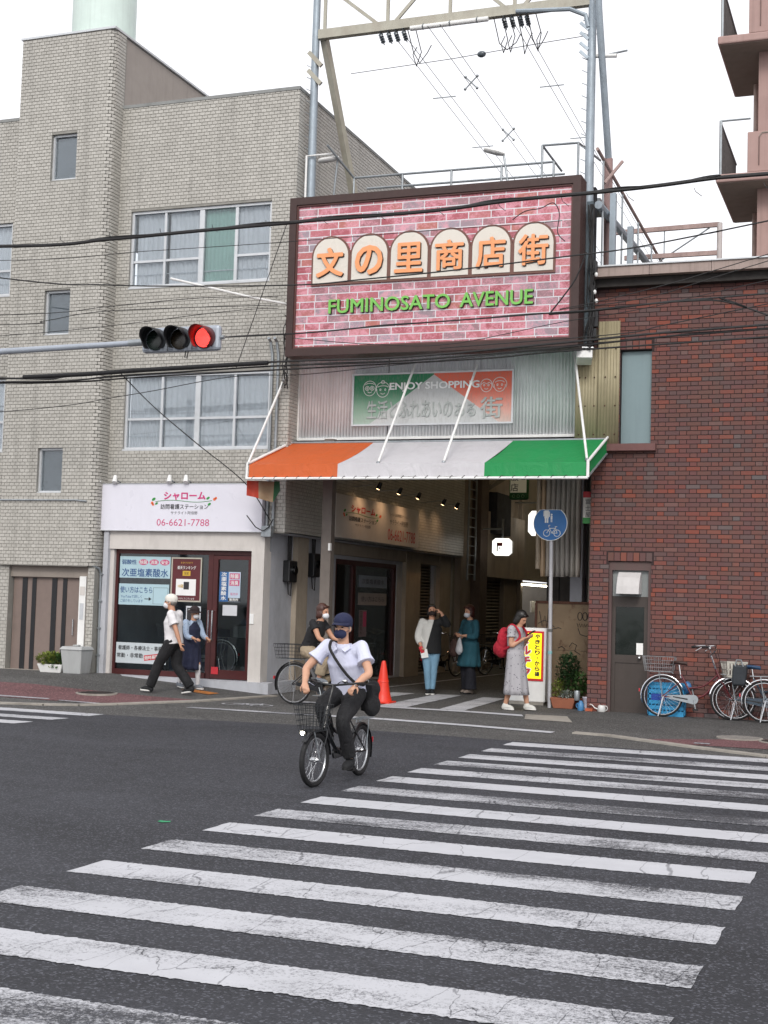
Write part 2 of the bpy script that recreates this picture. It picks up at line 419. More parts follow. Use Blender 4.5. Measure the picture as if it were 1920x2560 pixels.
for a in (((-9.05, 21.15), (-8.55, 21.15), (-8.47, 24.39), (-8.9, 24.4)), ((-7.96, 21.14), (-7.48, 21.14), (-7.61, 24.55), (-8.07, 24.51)), ((-6.92, 21.14), (-6.5, 21.14), (-6.71, 24.34), (-7.14, 24.38))):
    quad_sheet('hatch_stripe', a[0], a[1], a[2], a[3], .0075, PAINTS[1], mk, 4, 60, .006)
ribbon('line', [(-9.64, 24.6), (-9.25, 32), (-8.8, 45)], [(-9.54, 24.6), (-9.15, 32), (-8.7, 45)], .008, PAINTS[2], mk, 6)
ribbon('line', [(-16, 18.42), (-13.4, 18.45), (-12.56, 18.55)], [(-16, 18.54), (-13.4, 18.57), (-12.56, 18.65)], .010, PAINTS[2], mk, 6)
ribbon('line', [(-12.33, 18.48), (-11.62, 18.52)], [(-12.33, 18.58), (-11.62, 18.60)], .010, PAINTS[3], mk, 6)
ribbon('line', [(-3.75, 18.72), (-3.3, 18.55)], [(-3.75, 18.84), (-3.3, 18.66)], .012, PAINTS[3], mk, 6)
ribbon('line', [(-2.52, 18.38), (-2.32, 18.38)], [(-2.52, 18.48), (-2.32, 18.50)], .014, PAINTS[2], mk, 3)
# faded bicycle sign painted on the apron
mbp = MB()
def flatring(c, r, w, n=24):
    for k in range(n):
        a0, a1 = 2*pi*k/n, 2*pi*(k+1)/n
        mbp.add([(c[0]+q*cos(a), c[1]+q*sin(a), gh(c[0], c[1])+.009) for q, a in ((r-w, a0), (r, a0), (r, a1), (r-w, a1))], [(0, 1, 2, 3)])
def flatline(a, b, w=.05):
    a = Vector(a); b = Vector(b); n = Vector((-(b-a).y, (b-a).x)).normalized()*w/2
    mbp.add([(q.x, q.y, gh(q.x, q.y)+.009) for q in (a-n, b-n, b+n, a+n)], [(0, 1, 2, 3)])
for c in ((-10.0, 19.95), (-9.5, 19.95)): flatring(c, .19, .045)
for a, b in (((-10.0, 19.95), (-9.85, 20.15)), ((-9.85, 20.15), (-9.6, 20.15)), ((-9.6, 20.15), (-9.5, 19.95)), ((-9.85, 20.15), (-9.75, 19.95)), ((-9.75, 19.95), (-9.6, 20.15)), ((-9.6, 20.15), (-9.62, 20.27))): flatline(a, b)
mbp.build('bicycle_mark', PAINTS[3], mk)
mg = MB(); mg.add([(x, y, .0095) for x, y in ((-5.35, 9.45), (-5.30, 9.43), (-5.25, 9.47), (-5.27, 9.52), (-5.31, 9.50), (-5.36, 9.51))], [(0, 1, 2, 3, 4, 5)])
mg.build('survey_mark', mat('green_spray', '#2f8f63', .8, 0, .3, 30), mk)
tag(ribbon('red_strip', [(-30, 18.42), (-13.4, 18.42), (-12.03, 18.5), (-11.45, 18.78), (-10.78, 19.9)], [(-30, 19.9), (-14.4, 19.87), (-12.95, 19.85), (-11.5, 19.93), (-10.76, 20.1)], .005, M['red_paving'], sub=8), kind='structure')
tag(ribbon('red_strip', [(-3.3, 18.5), (-2.6, 18.25), (-1.6, 18.3), (3, 17.8), (20, 17.5)], [(-3.25, 18.58), (-2.6, 18.95), (-1.6, 19.6), (3, 19.6), (20, 19.6)], .005, M['red_paving'], sub=8), kind='structure')
def kerb(pts, w, label):
    k = thing('kerb', label, None, kind='structure')
    P = [Vector(p) for p in pts]; Q = []
    for i in range(len(P)-1):
        n = max(1, int((P[i+1]-P[i]).length/.6))
        for j in range(n): Q.append(P[i].lerp(P[i+1], j/n))
    Q.append(P[-1])
    for i in range(len(Q)-1):
        a, b = Q[i], Q[i+1]; d = (b-a).normalized(); n = Vector((-d.y, d.x))*w/2; a2 = a+d*.004; b2 = b-d*.004
        top = [(q.x, q.y, gh(q.x, q.y)+.022) for q in (a2-n, b2-n, b2+n, a2+n)]
        bot = [(x, y, z-.1) for x, y, z in top]
        MB().add(bot+top, MB.BF).build('kerb_stone', M['concrete'], k)
kerb([(-20, 17.55), (-12.86, 17.76), (-12.2, 17.95), (-11.74, 18.19), (-11.35, 18.62), (-10.95, 19.3), (-10.67, 19.85), (-10.4, 20.9), (-10.17, 21.85)], .15, 'pale concrete kerb curving round the tiled building corner')
kerb([(-4.2, 18.8), (-3.7, 18.72), (-3.26, 18.45), (-2.46, 17.95), (-1.5, 17.45), (0, 17.0), (3, 16.75), (12, 16.5)], .15, 'pale concrete kerb before the red brick wall')
def manhole(x, y, r, col, label):
    o = thing('manhole_cover', label, 'manhole', (x, y, gh(x, y)+.006)); mm = mat('cast_iron', col, .6, .3, .2, 20, dirt=.3)
    MB().lathe([(r, -.03), (r, .008), (r-.03, .009)], n=36).build('ring', M['concrete'], o)
    mb = MB().lathe([(r-.035, -.02), (r-.035, .011), (.0001, .011)], n=32)
    for i in range(-5, 6):
        for j in range(-5, 6):
            px_, py_ = i*r/6, j*r/6
            if px_*px_+py_*py_ < (r*.8)**2: mb.bx(px_-.018, px_+.018, py_-.018, py_+.018, .010, .016)
    mb.build('cover', mm, o)
manhole(-12.33, 19.62, .34, '#3b3533', 'dark round iron manhole cover in the red paving strip')
manhole(-2.05, 19.45, .31, '#8e8a86', 'pale grey round manhole cover before the parked bicycles')
manhole(-1.50, 19.25, .28, '#3b3533', 'dark manhole cover beside the pale one, by the frame edge')
tb = thing('tactile_paving', 'worn orange tactile paving plate by the shop step', None, kind='structure'); m_or = mat('orange_paving', '#a5682f', .8, 0, .25, 14, dirt=.5)
quad_sheet('plate', (-11.6, 21.12), (-10.98, 20.95), (-10.95, 21.3), (-11.5, 21.42), .010, m_or, tb, 6, 4)
for i in range(10):
    for j in range(4):
        x = -11.5+i*.055; y = 21.1+j*.06+.01*(10-i)/10; MB().lathe([(.016, 0), (.012, .006), (.0001, .007)], (x, y, gh(x, y)+.010), 8).build('stud', m_or, tb)
ps = quad_sheet('concrete_patch', (-5.3, 20.32), (-4.55, 20.25), (-4.85, 21.2), (-5.5, 21.15), .006, M['concrete']); tag(ps, 'grey repair patch in the pavement by the sign pole', None, kind='structure')
# ------------------------------------------------------------------ tiled corner building
def tile_material(name, stops, src, rough=.35, dirt=.35):
    m, p = newmat(name)
    if src == 'face':
        a = nd(m, 'ShaderNodeAttribute'); a.attribute_name = 'tint'; f = a.outputs['Fac']
    else: f = nd(m, 'ShaderNodeObjectInfo').outputs['Random']
    col = ramp(m, f, stops)
    n2 = noise(m, posn(m, (1, 1, .3), True), 1.1, 6, .7, .5)
    col = mixc(m, math_(m, 'MULTIPLY', ramp(m, n2, [(.42, 0.), (.75, 1.)]), dirt), col, S2L('#57544c'))
    n4 = noise(m, posn(m, (5, 5, .22), True), 1.3, 4, .6)
    col = mixc(m, ramp(m, n4, [(.52, 0.), (.78, .30)]), col, S2L('#4d4a44'))
    n3 = noise(m, posn(m, (1, 1, 1), True), 70, 3, .7)
    col = mixc(m, ramp(m, n3, [(.3, .25), (.6, 0.)]), col, shade(S2L('#57544c'), .8))
    lk(m, col, p.inputs['Base Color']); p.inputs['Roughness'].default_value = rough
    bump(m, p, n3, .12, .002)
    return m
TSTOPS = [(0., S2L('#b3b0a9')), (.3, S2L('#b8b5ae')), (.7, S2L('#bcb9b2')), (1., S2L('#c2bfb8'))]
M['tile'] = tile_material('glazed_wall_tile', TSTOPS, 'face', dirt=.18); M['tile1'] = tile_material('glazed_wall_tile_single', TSTOPS, 'obj', dirt=.18)
M['joint'] = mat('tile_joint', '#8c8a84', .9, 0, .15, 4)
M['stucco'] = mat('grey_stucco', '#9d958f', .9, 0, .06, 3, streak=.15, bmp=.2)
M['plaster'] = mat('white_plaster', '#c9c4bf', .85, 0, .06, 2.5, dirt=.18, bmp=.15)
M['plaster_grey'] = mat('grey_plaster', '#b2b4ba', .85, 0, .08, 2.5, dirt=.25, bmp=.15)
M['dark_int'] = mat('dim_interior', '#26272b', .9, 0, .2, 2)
M['curtain'] = mat('lace_curtain', '#dadadc', .9, 0, .06, 4)
M['curtain_green'] = mat('green_blind', '#9dbfb2', .8, 0, .06, 3)
M['maroon'] = mat('maroon_frame', '#4a2020', .4, .15, .12, 8)
M['roofgrey'] = mat('roof_membrane', '#8b8d8c', .9, 0, .1, 2, dirt=.3)
bl = place('tiled_building', 'three-storey grey-beige tiled corner building with a stair tower', 'building', (-14.5, 27, .1))
XC = -10.29                                   # side wall plane
W3 = (-13.70, -10.76, 7.51, 8.98); W2 = (-13.68, -10.67, 4.44, 5.86)
WL3 = (-19.3, -16.37, 7.51, 8.96); WL2 = (-19.3, -16.37, 4.44, 5.86)
ops_f = [W3, W2, WL3, WL2]
mb = MB(); wall_x(mb, -19.5, XC, 2.91, 11.0, 22.3, 22.5, ops_f)
ops_s = [(25.0, 25.5, 7.6, 8.7), (27.6, 28.1, 7.6, 8.7)]
wall_y(mb, 22.5, 33.0, 2.91, 11.0, XC-.2, XC, ops_s)
mb.bx(-19.5, XC-.2, 32.8, 33.0, 0, 11.0)
mb.build('wall', M['joint'], bl)
MB().bx(-19.5, XC+.02, 22.28, 33.02, 11.0, 11.06).build('roof_coping', M['roofgrey'], bl)
TW = [(-15.29, -14.72, 9.59, 10.49), (-15.29, -14.72, 6.60, 7.46), (-15.28, -14.73, 3.60, 4.45)]
mb = MB(); wall_x(mb, -16.05, -14.10, 2.23, 12.43, 21.91, 22.1, TW)
mb.bx(-16.05, -13.99, 22.1, 22.35, 2.23, 12.43); mb.bx(-14.1, -14.03, 21.95, 22.1, 2.23, 12.43)
mb.build('stair_tower', M['joint'], bl)
MB().bx(-16.05, -14.0, 22.35, 29.5, 10.9, 12.41).build('penthouse_wall', M['stucco'], bl)
MB().bx(-16.08, -13.96, 21.88, 29.53, 12.43, 12.47).build('tower_coping', M['alu'], bl)
# tiles, really laid: u -> position and outward normal
def map_front(u): return (u, 22.3), (0, -1)
def map_side(u): return (XC, u), (1, 0)
def map_tower(u):                              # front, quarter-round corner, side return
    r = .12; L1 = -14.10
    if u <= L1: return (u, 21.91), (0, -1)
    a = min((u-L1)/r, pi/2); c = (L1, 21.91+r)
    if a < pi/2: return (c[0]+r*sin(a), c[1]-r*cos(a)), (sin(a), -cos(a))
    return (c[0]+r, c[1]+(u-L1-r*pi/2)), (1, 0)
def tile_block(mb, fm, t, out, tint=None, back=False):
    (a, n1), (b, n2) = fm(t[0]+1e-6), fm(t[1]-1e-6); z0, z1 = t[2], t[3]
    vs = [(a[0], a[1], z0), (b[0], b[1], z0), (b[0], b[1], z1), (a[0], a[1], z1)]
    e = .0016
    da = Vector((b[0]-a[0], b[1]-a[1], 0)).normalized()*e
    vs += [(a[0]+n1[0]*out+da.x, a[1]+n1[1]*out+da.y, z0+e), (b[0]+n2[0]*out-da.x, b[1]+n2[1]*out-da.y, z0+e), (b[0]+n2[0]*out-da.x, b[1]+n2[1]*out-da.y, z1-e), (a[0]+n1[0]*out+da.x, a[1]+n1[1]*out+da.y, z1-e)]
    mb.add(vs, [(4, 5, 6, 7), (0, 1, 5, 4), (1, 2, 6, 5), (2, 3, 7, 6), (3, 0, 4, 7)], tint)
rt = random.Random(3)
TP = .0648; TWD = [.1105]
TJ = .0095
front = courses(-19.5, XC, 2.93, 11.0, TP, TJ, TWD, ops_f+[(-16.02, -14.0, 2.0, 12), (-14.2, -10.6, 2.0, 3.74)], rt)
near = sorted([t for t in front if t[0] > -11.6 and 4.0 < t[2] < 7.6 and t[1]-t[0] > .09], key=lambda t: (t[0]+.0)**2+22.3**2+(t[2]-EYE)**2)[:300]
nset = set(near); mbt = MB()
for t in front:
    if t in nset: continue
    tile_block(mbt, map_front, t, .009, rt.random())
tag(mbt.build('wall_tiles', M['tile'], bl), kind='stuff')
meshes = {}
for t in near:
    w = round(t[1]-t[0], 3)
    if w not in meshes:
        b = MB(); b.add([], []); tile_block(b, lambda u: ((u, 0), (0, -1)), (0, w, 0, TP-TJ), .009)
        me = bpy.data.meshes.new('tile'); me.from_pydata(b.v, [], b.f); me.materials.append(M['tile1']); meshes[w] = me
    o = link(bpy.data.objects.new('tile', meshes[w]), bl); o.location = (t[0], 22.3, t[2])
side = courses(22.3, 33.0, 2.93, 11.0, TP, TJ, TWD, ops_s, rt); mbt = MB()
for t in side: tile_block(mbt, map_side, t, .009, rt.random())
tag(mbt.build('side_wall_tiles', M['tile'], bl), kind='stuff')
tower = courses(-16.05, -14.10+.12*pi/2+.27, 2.24, 12.43, TP, TJ, TWD, TW, rt); mbt = MB()
for t in tower: tile_block(mbt, map_tower, t, .009, rt.random())
tag(mbt.build('tower_tiles', M['tile'], bl), kind='stuff')
# tiled pilasters of the ground floor beside the garage door
mbt = MB(); mbw = MB()
for a, b in ((-17.6, -15.86), (-14.12, -13.98)):
    MB().bx(a, b, 22.0, 22.3, 0, 2.23).build('pilaster', M['joint'], bl)
    for t in courses(a, b, .2, 2.22, TP, TJ, TWD, [], rt): tile_block(mbt, lambda u: ((u, 22.0), (0, -1)), t, .009, rt.random())
mbw.bx(-19.5, -17.6, 22.05, 22.3, 0, 2.91); mbw.bx(-17.6, -16.04, 22.05, 22.3, 2.23, 2.93)
mbw.build('base_wall', M['joint'], bl); tag(mbt.build('pilaster_tiles', M['tile'], bl), kind='stuff')
def curtain(name, x0, x1, z0, z1, y, parent, m, amp=.018, per=.09):
    rr = random.Random(int(x0*100)); ph = rr.random()*6; per *= rr.uniform(.8, 1.7); amp *= rr.uniform(.5, 1.2); n = int((x1-x0)/per*8); vs = []
    if m == M['curtain']: x0 += rr.choice((0, 0, .04)); x1 -= rr.choice((0, 0, .05))
    for i in range(n+1):
        x = x0+(x1-x0)*i/n; yy = y+amp*sin(2*pi*(x-x0)/per+ph+1.2*sin(x*5))
        vs += [(x, yy, z0), (x, yy, z1)]
    return MB().add(vs, [(2*i, 2*i+2, 2*i+3, 2*i+1) for i in range(n)]).build(name, m, parent, smooth=True)
def window(x0, x1, z0, z1, y, mull, trans, parent, green=None, cur=True, thick=.05):
    """aluminium window: the frame is the part, panes and curtains its pieces; mull = [(x, width)], trans = z of the transom per bay"""
    mb = MB(); w = thick
    mb.bx(x0, x1, y, y+.09, z0, z0+w); mb.bx(x0, x1, y, y+.09, z1-w, z1); mb.bx(x0, x0+w, y, y+.09, z0+w, z1-w); mb.bx(x1-w, x1, y, y+.09, z0+w, z1-w)
    edges = [x0+w]
    for mx, mw in mull:
        mb.bx(mx-mw/2, mx+mw/2, y+.012, y+.08, z0+w, z1-w); edges += [mx-mw/2, mx+mw/2]
    edges.append(x1-w); bays = [(edges[2*i], edges[2*i+1]) for i in range(len(edges)//2)]
    for (a, b), tz in zip(bays, trans):
        if tz: mb.bx(a, b, y+.02, y+.07, tz-.022, tz+.022)
    mb.bx(x0-.02, x1+.02, y-.045, y-.001, z0-.02, z0+.012)
    f = mb.build('window', M['alu'], parent)
    for i, ((a, b), tz) in enumerate(zip(bays, trans)):
        for c, d in ([(z0+w, tz-.022), (tz+.022, z1-w)] if tz else [(z0+w, z1-w)]):
            MB().bx(a, b, y+.045, y+.050, c, d).build('pane', M['glass'], f)
        if cur: curtain('curtain', a-.01, b+.01, z0+.03, z1-.03, y+.11, f, M['curtain_green'] if i == green else M['curtain'], .004 if i == green else .018)
    if cur:
        for zz in (z0+.28, z0+.30):
            pass
        MB().bx(x0, x1, y+.082, y+.089, z0+.26, z0+.275).build('rail', M['alu'], f)
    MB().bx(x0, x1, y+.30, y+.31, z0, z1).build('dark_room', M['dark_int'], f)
    return f
window(*W3, 22.34, [(-12.98, .045), (-12.21, .10), (-11.49, .06)], [8.02, 8.02, None, 8.02], bl, green=2)
window(*W2, 22.34, [(-12.91, .045), (-12.16, .10), (-11.40, .045)], [5.02]*4, bl)
window(*WL3, 22.34, [(-17.8, .1), (-17.1, .045)], [8.02]*3, bl); window(*WL2, 22.34, [(-17.8, .1), (-17.1, .045)], [5.02]*3, bl)
for t in TW:
    f = window(*t, 21.97, [], [None], bl, cur=False, thick=.042)
    MB().bx(t[0]+.04, t[1]-.04, 22.05, 22.056, t[2]+.04, t[3]-.04).build('frosted_pane', mat('frosted_pane', '#6f7478', .35, 0, .12, 5), f)
for o in ops_s:
    MB().bx(XC-.15, XC-.1, o[0], o[1], o[2], o[3]).build('side_window', M['dark_int'], bl)
# horizontal ledge line and drain pipe on the tower
MB().tube([(-16.3, 21.89, 3.46), (-14.4, 21.89, 3.46), (-14.15, 21.89, 3.44)], .018, 6).build('conduit', M['steel'], bl)
MB().tube([(-16.3, 21.98, 2.25), (-14.0, 21.98, 2.25), (-13.95, 22.1, 2.2), (-13.95, 22.16, 2.1), (-13.93, 22.16, .25)], .022, 8).build('drain_pipe', M['steel'], bl)
mb = MB()
for z in (2.1, 1.6, 1.1, .6): mb.bx(-13.965, -13.895, 22.13, 22.2, z-.012, z+.012)
mb.build('pipe_clip', M['steel'], bl)
# garage door under the tower: panels with dark slots
gd = MB(); gx0, gx1 = -15.84, -14.34
gd.bx(gx0, gx1, 22.14, 22.2, .25, 2.02); gdo = gd.build('garage_door', mat('taupe_door', '#7f7069', .55, .1, .06, 5, dirt=.15), bl)
for a, b in ((-15.64, -15.53), (-15.42, -15.33), (-14.98, -14.87), (-14.74, -14.65)):
    MB().bx(a, b, 22.128, 22.145, .27, 2.0).build('dark_slot', M['blackplastic'], gdo)
MB().tube([(-14.47, 22.1, .95), (-14.47, 22.1, 1.25)], .012, 8).build('door_handle', M['chrome'], gdo)
mb = MB(); mb.bx(-15.86, -14.12, 22.06, 22.3, 2.02, 2.23); mb.bx(-14.34, -14.12, 22.06, 22.3, .25, 2.02); mb.build('door_surround', mat('taupe_trim', '#8d847c', .7, 0, .06, 4, dirt=.2), bl)
MB().bx(-15.86, -13.98, 21.98, 22.3, .1, .275).build('door_step', M['concrete'], bl)
pbx = MB(); pbx.bx(-14.31, -14.17, 22.02, 22.06, .75, 2.05); pp = pbx.build('post_box', M['white'], bl)
MB().bx(-14.28, -14.20, 22.012, 22.02, 1.25, 1.55).build('intercom', M['alu'], pp); MB().bx(-14.29, -14.19, 22.012, 22.02, 1.70, 1.86).build('name_plate', M['plaster'], pp)
# shop front
mb = MB(); SX0, SX1 = -13.74, -10.88
mb.bx(-13.93, -10.63, 22.22, 22.45, 2.58, 2.93); mb.bx(-13.93, SX0, 22.26, 22.5, .22, 2.58); mb.bx(SX1, -10.63, 22.22, 22.5, .22, 2.58)
mb.build('shop_surround', M['plaster'], bl)
MB().bx(-13.92, -13.82, 22.17, 22.26, .24, 2.9).build('downpipe_cover', M['plaster_grey'], bl)
sf = MB(); y0, y1 = 22.34, 22.42
for a, b, c, d in ((SX0, SX1, 2.50, 2.58), (SX0, -11.78, .26, .36), (SX0, SX0+.05, .36, 2.5), (-11.80, -11.70, .26, 2.50)): sf.bx(a, b, y0, y1, c, d)
sfo = sf.build('shop_window', M['maroon'], bl)
MB().bx(SX0+.05, -11.80, 22.375, 22.383, .36, 2.50).build('pane', M['shopglass'], sfo)
dr = MB()
for a, b, c, d in ((-11.69, SX1-.01, 2.42, 2.49), (-11.69, SX1-.01, .27, .43), (-11.69, -11.60, .43, 2.42), (SX1-.11, SX1-.01, .43, 2.42)): dr.bx(a, b, y0-.01, y1-.01, c, d)
dro = dr.build('shop_door', M['maroon'], bl)
MB().bx(-11.60, SX1-.11, 22.365, 22.373, .43, 2.42).build('pane', M['shopglass'], dro)
hd = MB()
for x in (-11.72, -11.645): hd.tube([(x, 22.33, 1.49), (x, 22.25, 1.49), (x, 22.25, .96), (x, 22.33, .96)], .013, 8)
hd.build('door_handle', M['chrome'], dro, smooth=True)
MB().bx(-10.87, -10.79, 22.20, 22.225, 1.28, 1.46).build('lock_box', M['white'], bl)
# shop interior
si = MB(); si.bx(-13.9, -10.7, 22.5, 25.6, .12, .26); si.bx(-13.9, -10.7, 25.5, 25.6, .26, 2.9); si.bx(-13.9, -13.8, 22.5, 25.5, .26, 2.9); si.bx(-10.8, -10.7, 22.5, 25.5, .26, 2.9); si.bx(-13.9, -10.7, 22.5, 25.6, 2.85, 2.9)
si.build('shop_interior', mat('shop_interior', '#9aa2ab', .8, 0, .15, 1.5), bl)
# step of the shop, deepening as the pavement falls
st = MB(); xs = rng(-13.95, -10.42, .3)
vs = []
for x in xs:
    yb = 22.12; zt = .245
    vs += [(x, yb, gh(x, yb)-.05), (x, yb, zt), (x, 22.34, zt+.012)]
n = len(xs); fs = [(3*i, 3*i+3, 3*i+4, 3*i+1) for i in range(n-1)]+[(3*i+1, 3*i+4, 3*i+5, 3*i+2) for i in range(n-1)]
b = 3*(n-1); vs += [(-10.42, 22.34, -.05), (-10.42, 23.3, -.05), (-10.42, 23.3, .255), (-10.62, 23.3, .255)]
k = len(vs)-4; fs += [(b, k, b+2, b+1), (k, k+1, k+2, b+2), (b+2, k+2, k+3)]
st.add(vs, fs); st.build('shop_step', M['plaster_grey'], bl)
# side wall of the ground floor, set back under the overhang
XG = -10.63
gops = [(25.55, 29.15, .1, 2.58), (30.6, 31.8, .1, 2.66)]
mb = MB(); wall_y(mb, 22.5, 33.0, 0, 2.93, XG-.25, XG, gops); mb.build('ground_floor_wall', M['plaster_grey'], bl)
MB().bx(XG-.02, XC+.0, 22.5, 33.0, 2.905, 2.93).build('overhang_soffit', M['plaster_grey'], bl)
mb = MB(); mb.bx(XG, XG+.10, 23.45, 23.95, 0, 2.9); mb.bx(XG, XG+.10, 29.5, 30.5, 0, 2.9); mb.bx(XG, XG+.10, 31.95, 33, 0, 2.9); mb.bx(XG, XG+.08, 25.0, 31.95, 2.66, 2.9); mb.build('side_pilaster', mat('beige_plaster', '#a69a8a', .85, 0, .08, 3, dirt=.3), bl)
mb = MB()
for a, b, c, d in ((25.55, 29.15, 2.48, 2.58), (25.55, 25.65, .1, 2.48), (29.0, 29.15, .1, 2.48), (26.55, 26.70, .1, 2.48)): mb.bx(XG-.1, XG-.02, a, b, c, d)
sd = mb.build('side_door', M['maroon'], bl)
MB().bx(XG-.07, XG-.062, 25.65, 26.55, .1, 2.48).build('pane', M['shopglass'], sd); MB().bx(XG-.07, XG-.062, 26.70, 29.0, .1, 2.48).build('pane', M['shopglass'], sd)
MB().bx(XG-1.5, XG-1.4, 25, 29.5, 0, 2.9).build('side_room', M['dark_int'], bl)
def shutter(name, x, y0, y1, z0, z1, m, parent, pitch=.075):
    n = int((z1-z0)/pitch)
    for i in range(n):
        z = z0+i*pitch
        MB().add([(x, y0, z), (x, y1, z), (x, y1, z+pitch*.5), (x, y0, z+pitch*.5), (x+.022, y0, z+pitch*.25), (x+.022, y1, z+pitch*.25), (x, y0, z+pitch*.96), (x, y1, z+pitch*.96)],
            [(0, 1, 5, 4), (4, 5, 2, 3), (3, 2, 7, 6)]).build(name, m, parent)
M['shutter'] = mat('roller_shutter', '#91877d', .55, .3, .1, 3, streak=.4)
sh = MB().bx(XG-.12, XG-.1, 30.6, 31.8, .05, 2.66).build('shutter', M['shutter'], bl); shutter('slat', XG-.1, 30.6, 31.8, .06, 2.64, M['shutter'], sh)
# meters and cables on the side wall
def meter(y, z, w, h, label):
    o = place('electricity_meter', label, 'meter', (XG+.05, y, z))
    MB().bx(XG, XG+.14, y-w/2, y+w/2, z-h/2, z+h/2).build('case', M['blackplastic'], o, bevel=.02)
    MB().tube([(XG+.14, y, z+.02), (XG+.20, y, z+.02)], .075, 16).build('dial', glass('meter_glass', '#9aa0a0', .2), o)
    mb = MB()
    for k in (-1, 0, 1): mb.tube([(XG+.05, y+k*.06, z+h/2), (XG+.05, y+k*.07, 2.92)], .012, 6)
    mb.tube([(XG+.06, y-.08, z-h/2), (XG+.07, y-.05, z-h/2-.22), (XG+.07, y+.05, z-h/2-.25), (XG+.06, y+.09, z-h/2)], .010, 6)
    mb.build('conduit', M['cable'], o)
meter(23.2, 2.25, .36, .40, 'grey electricity meter with three conduits near the tiled corner')
meter(24.3, 2.40, .30, .46, 'second dark electricity meter, deeper in the arcade')
# ------------------------------------------------------------------ water tank
wt = place('water_tank', 'pale green cylindrical water tank on the stair tower', 'water tank', (-15.75, 24.2, 12.47))
M['tank'] = mat('tank_frp', '#d3e2db', .5, 0, .05, 3, streak=.12)
MB().lathe([(.64, 13.1), (.66, 13.14), (.66, 15.4), (.62, 15.6), (.3, 15.8), (.001, 15.85)], (-15.72, 24.2, 0), 32).build('tank', M['tank'], wt, smooth=True)
MB().lathe([(.80, 13.0), (.80, 13.1), (.70, 13.12)], (-15.72, 24.2, 0), 32).build('base_ring', M['tank'], wt, smooth=True)
for a in range(4): MB().tube([(-15.72+.6*cos(a*pi/2+.6), 24.2+.6*sin(a*pi/2+.6), 12.47), (-15.72+.6*cos(a*pi/2+.6), 24.2+.6*sin(a*pi/2+.6), 13.0)], .05, 8).build('leg', M['steel'], wt)
# ------------------------------------------------------------------ shop sign
ss = place('shop_sign', 'white shop sign board with pink lettering and phone number over the window', 'sign', (-12.4, 22.2, 2.91))
MB().bx(-14.0, -10.66, 22.13, 22.30, 2.915, 3.785).build('board', mat('sign_white', '#d9d8e2', .35, 0, .02, 2, dirt=.05), ss, bevel=.008)
mb = MB(); 
for z in (2.912, 3.775): mb.bx(-14.006, -10.654, 22.124, 22.15, z, z+.014)
mb.build('trim', M['alu'], ss)
def logo(ss, cx, plane, R, k=1., name_m='ink_pink', side=False):
    def P(u, z, d=0): return (cx+u*k, plane-d, z) if not side else (plane+d, cx+u*k, z)
    text('シャローム', .86*k, .15, P(.02, 3.56), M[name_m], ss, R=R, bold=.045)
    text('訪問看護ステーション', .98*k, .095, P(.02, 3.365), M['ink_dark'], ss, R=R, bold=.005)
    text('サテライト阿倍野', .55*k, .062, P(.02, 3.25), M['ink_dark'], ss, R=R)
    mb = MB(); pts = [P(-.58+1.16*i/20, 3.455+.022*sin(i/20*2*pi)+.02*(i/20), .002) for i in range(21)]
    mb.tube(pts, .005, 4); mb.build('vine', M['ink_green'], ss)
    for u, z, r, mm in ((-.62, 3.50, .045, 'ink_green'), (-.56, 3.42, .035, 'ink_green'), (.50, 3.52, .04, 'ink_green'), (.53, 3.41, .04, 'ink_green'), (-.65, 3.43, .03, 'ink_orange'), (-.63, 3.40, .025, 'ink_orange'), (.63, 3.50, .03, 'ink_orange'), (.66, 3.52, .025, 'ink_orange')):
        ring = []
        for j in range(10):
            a = 2*pi*j/10; uu, vv = r*cos(a), r*.6*sin(a)
            if 'orange' in mm: vv = r*sin(a)
            ring.append(P(u+uu*.8-vv*.5, z+uu*.5+vv*.8, .001))
        d = (0, -.002, 0) if not side else (.002, 0, 0)
        MB().prism(ring, d).build('leaf' if 'green' in mm else 'flower', M[mm], ss)
logo(ss, -12.25, 22.129, RFRONT)
text('06-6621-7788', 1.08, .125, (-12.25, 22.129, 3.075), M['ink_rose'], ss, bold=-.004)
for i, (x, lab) in enumerate(((-14.03, 'left'), (-13.69, 'b'), (-12.54, 'c'), (-12.2, 'd'))):
    lb = ('small white spotlight above the left end of the shop sign', 'second small spotlight above the white shop sign', 'third small spotlight above the white shop sign', 'rightmost small spotlight above the white shop sign')[i]
    o = place('spotlight', lb, 'spotlight', (x, 22.2, 3.85), 'spotlights over the shop sign')
    MB().tube([(x, 22.29, 3.82), (x, 22.1, 3.87)], .012, 6).build('bracket', M['steel'], o)
    MB().tube([(x-.01, 22.12, 3.93), (x+.02, 22.05, 3.80)], [.035, .05], 12).build('lamp_head', M['white'], o, smooth=True)
MB().tube([(-14.1, 22.285, 3.80), (-10.7, 22.285, 3.81)], .012, 6).build('cable_run', M['cable'], ss)
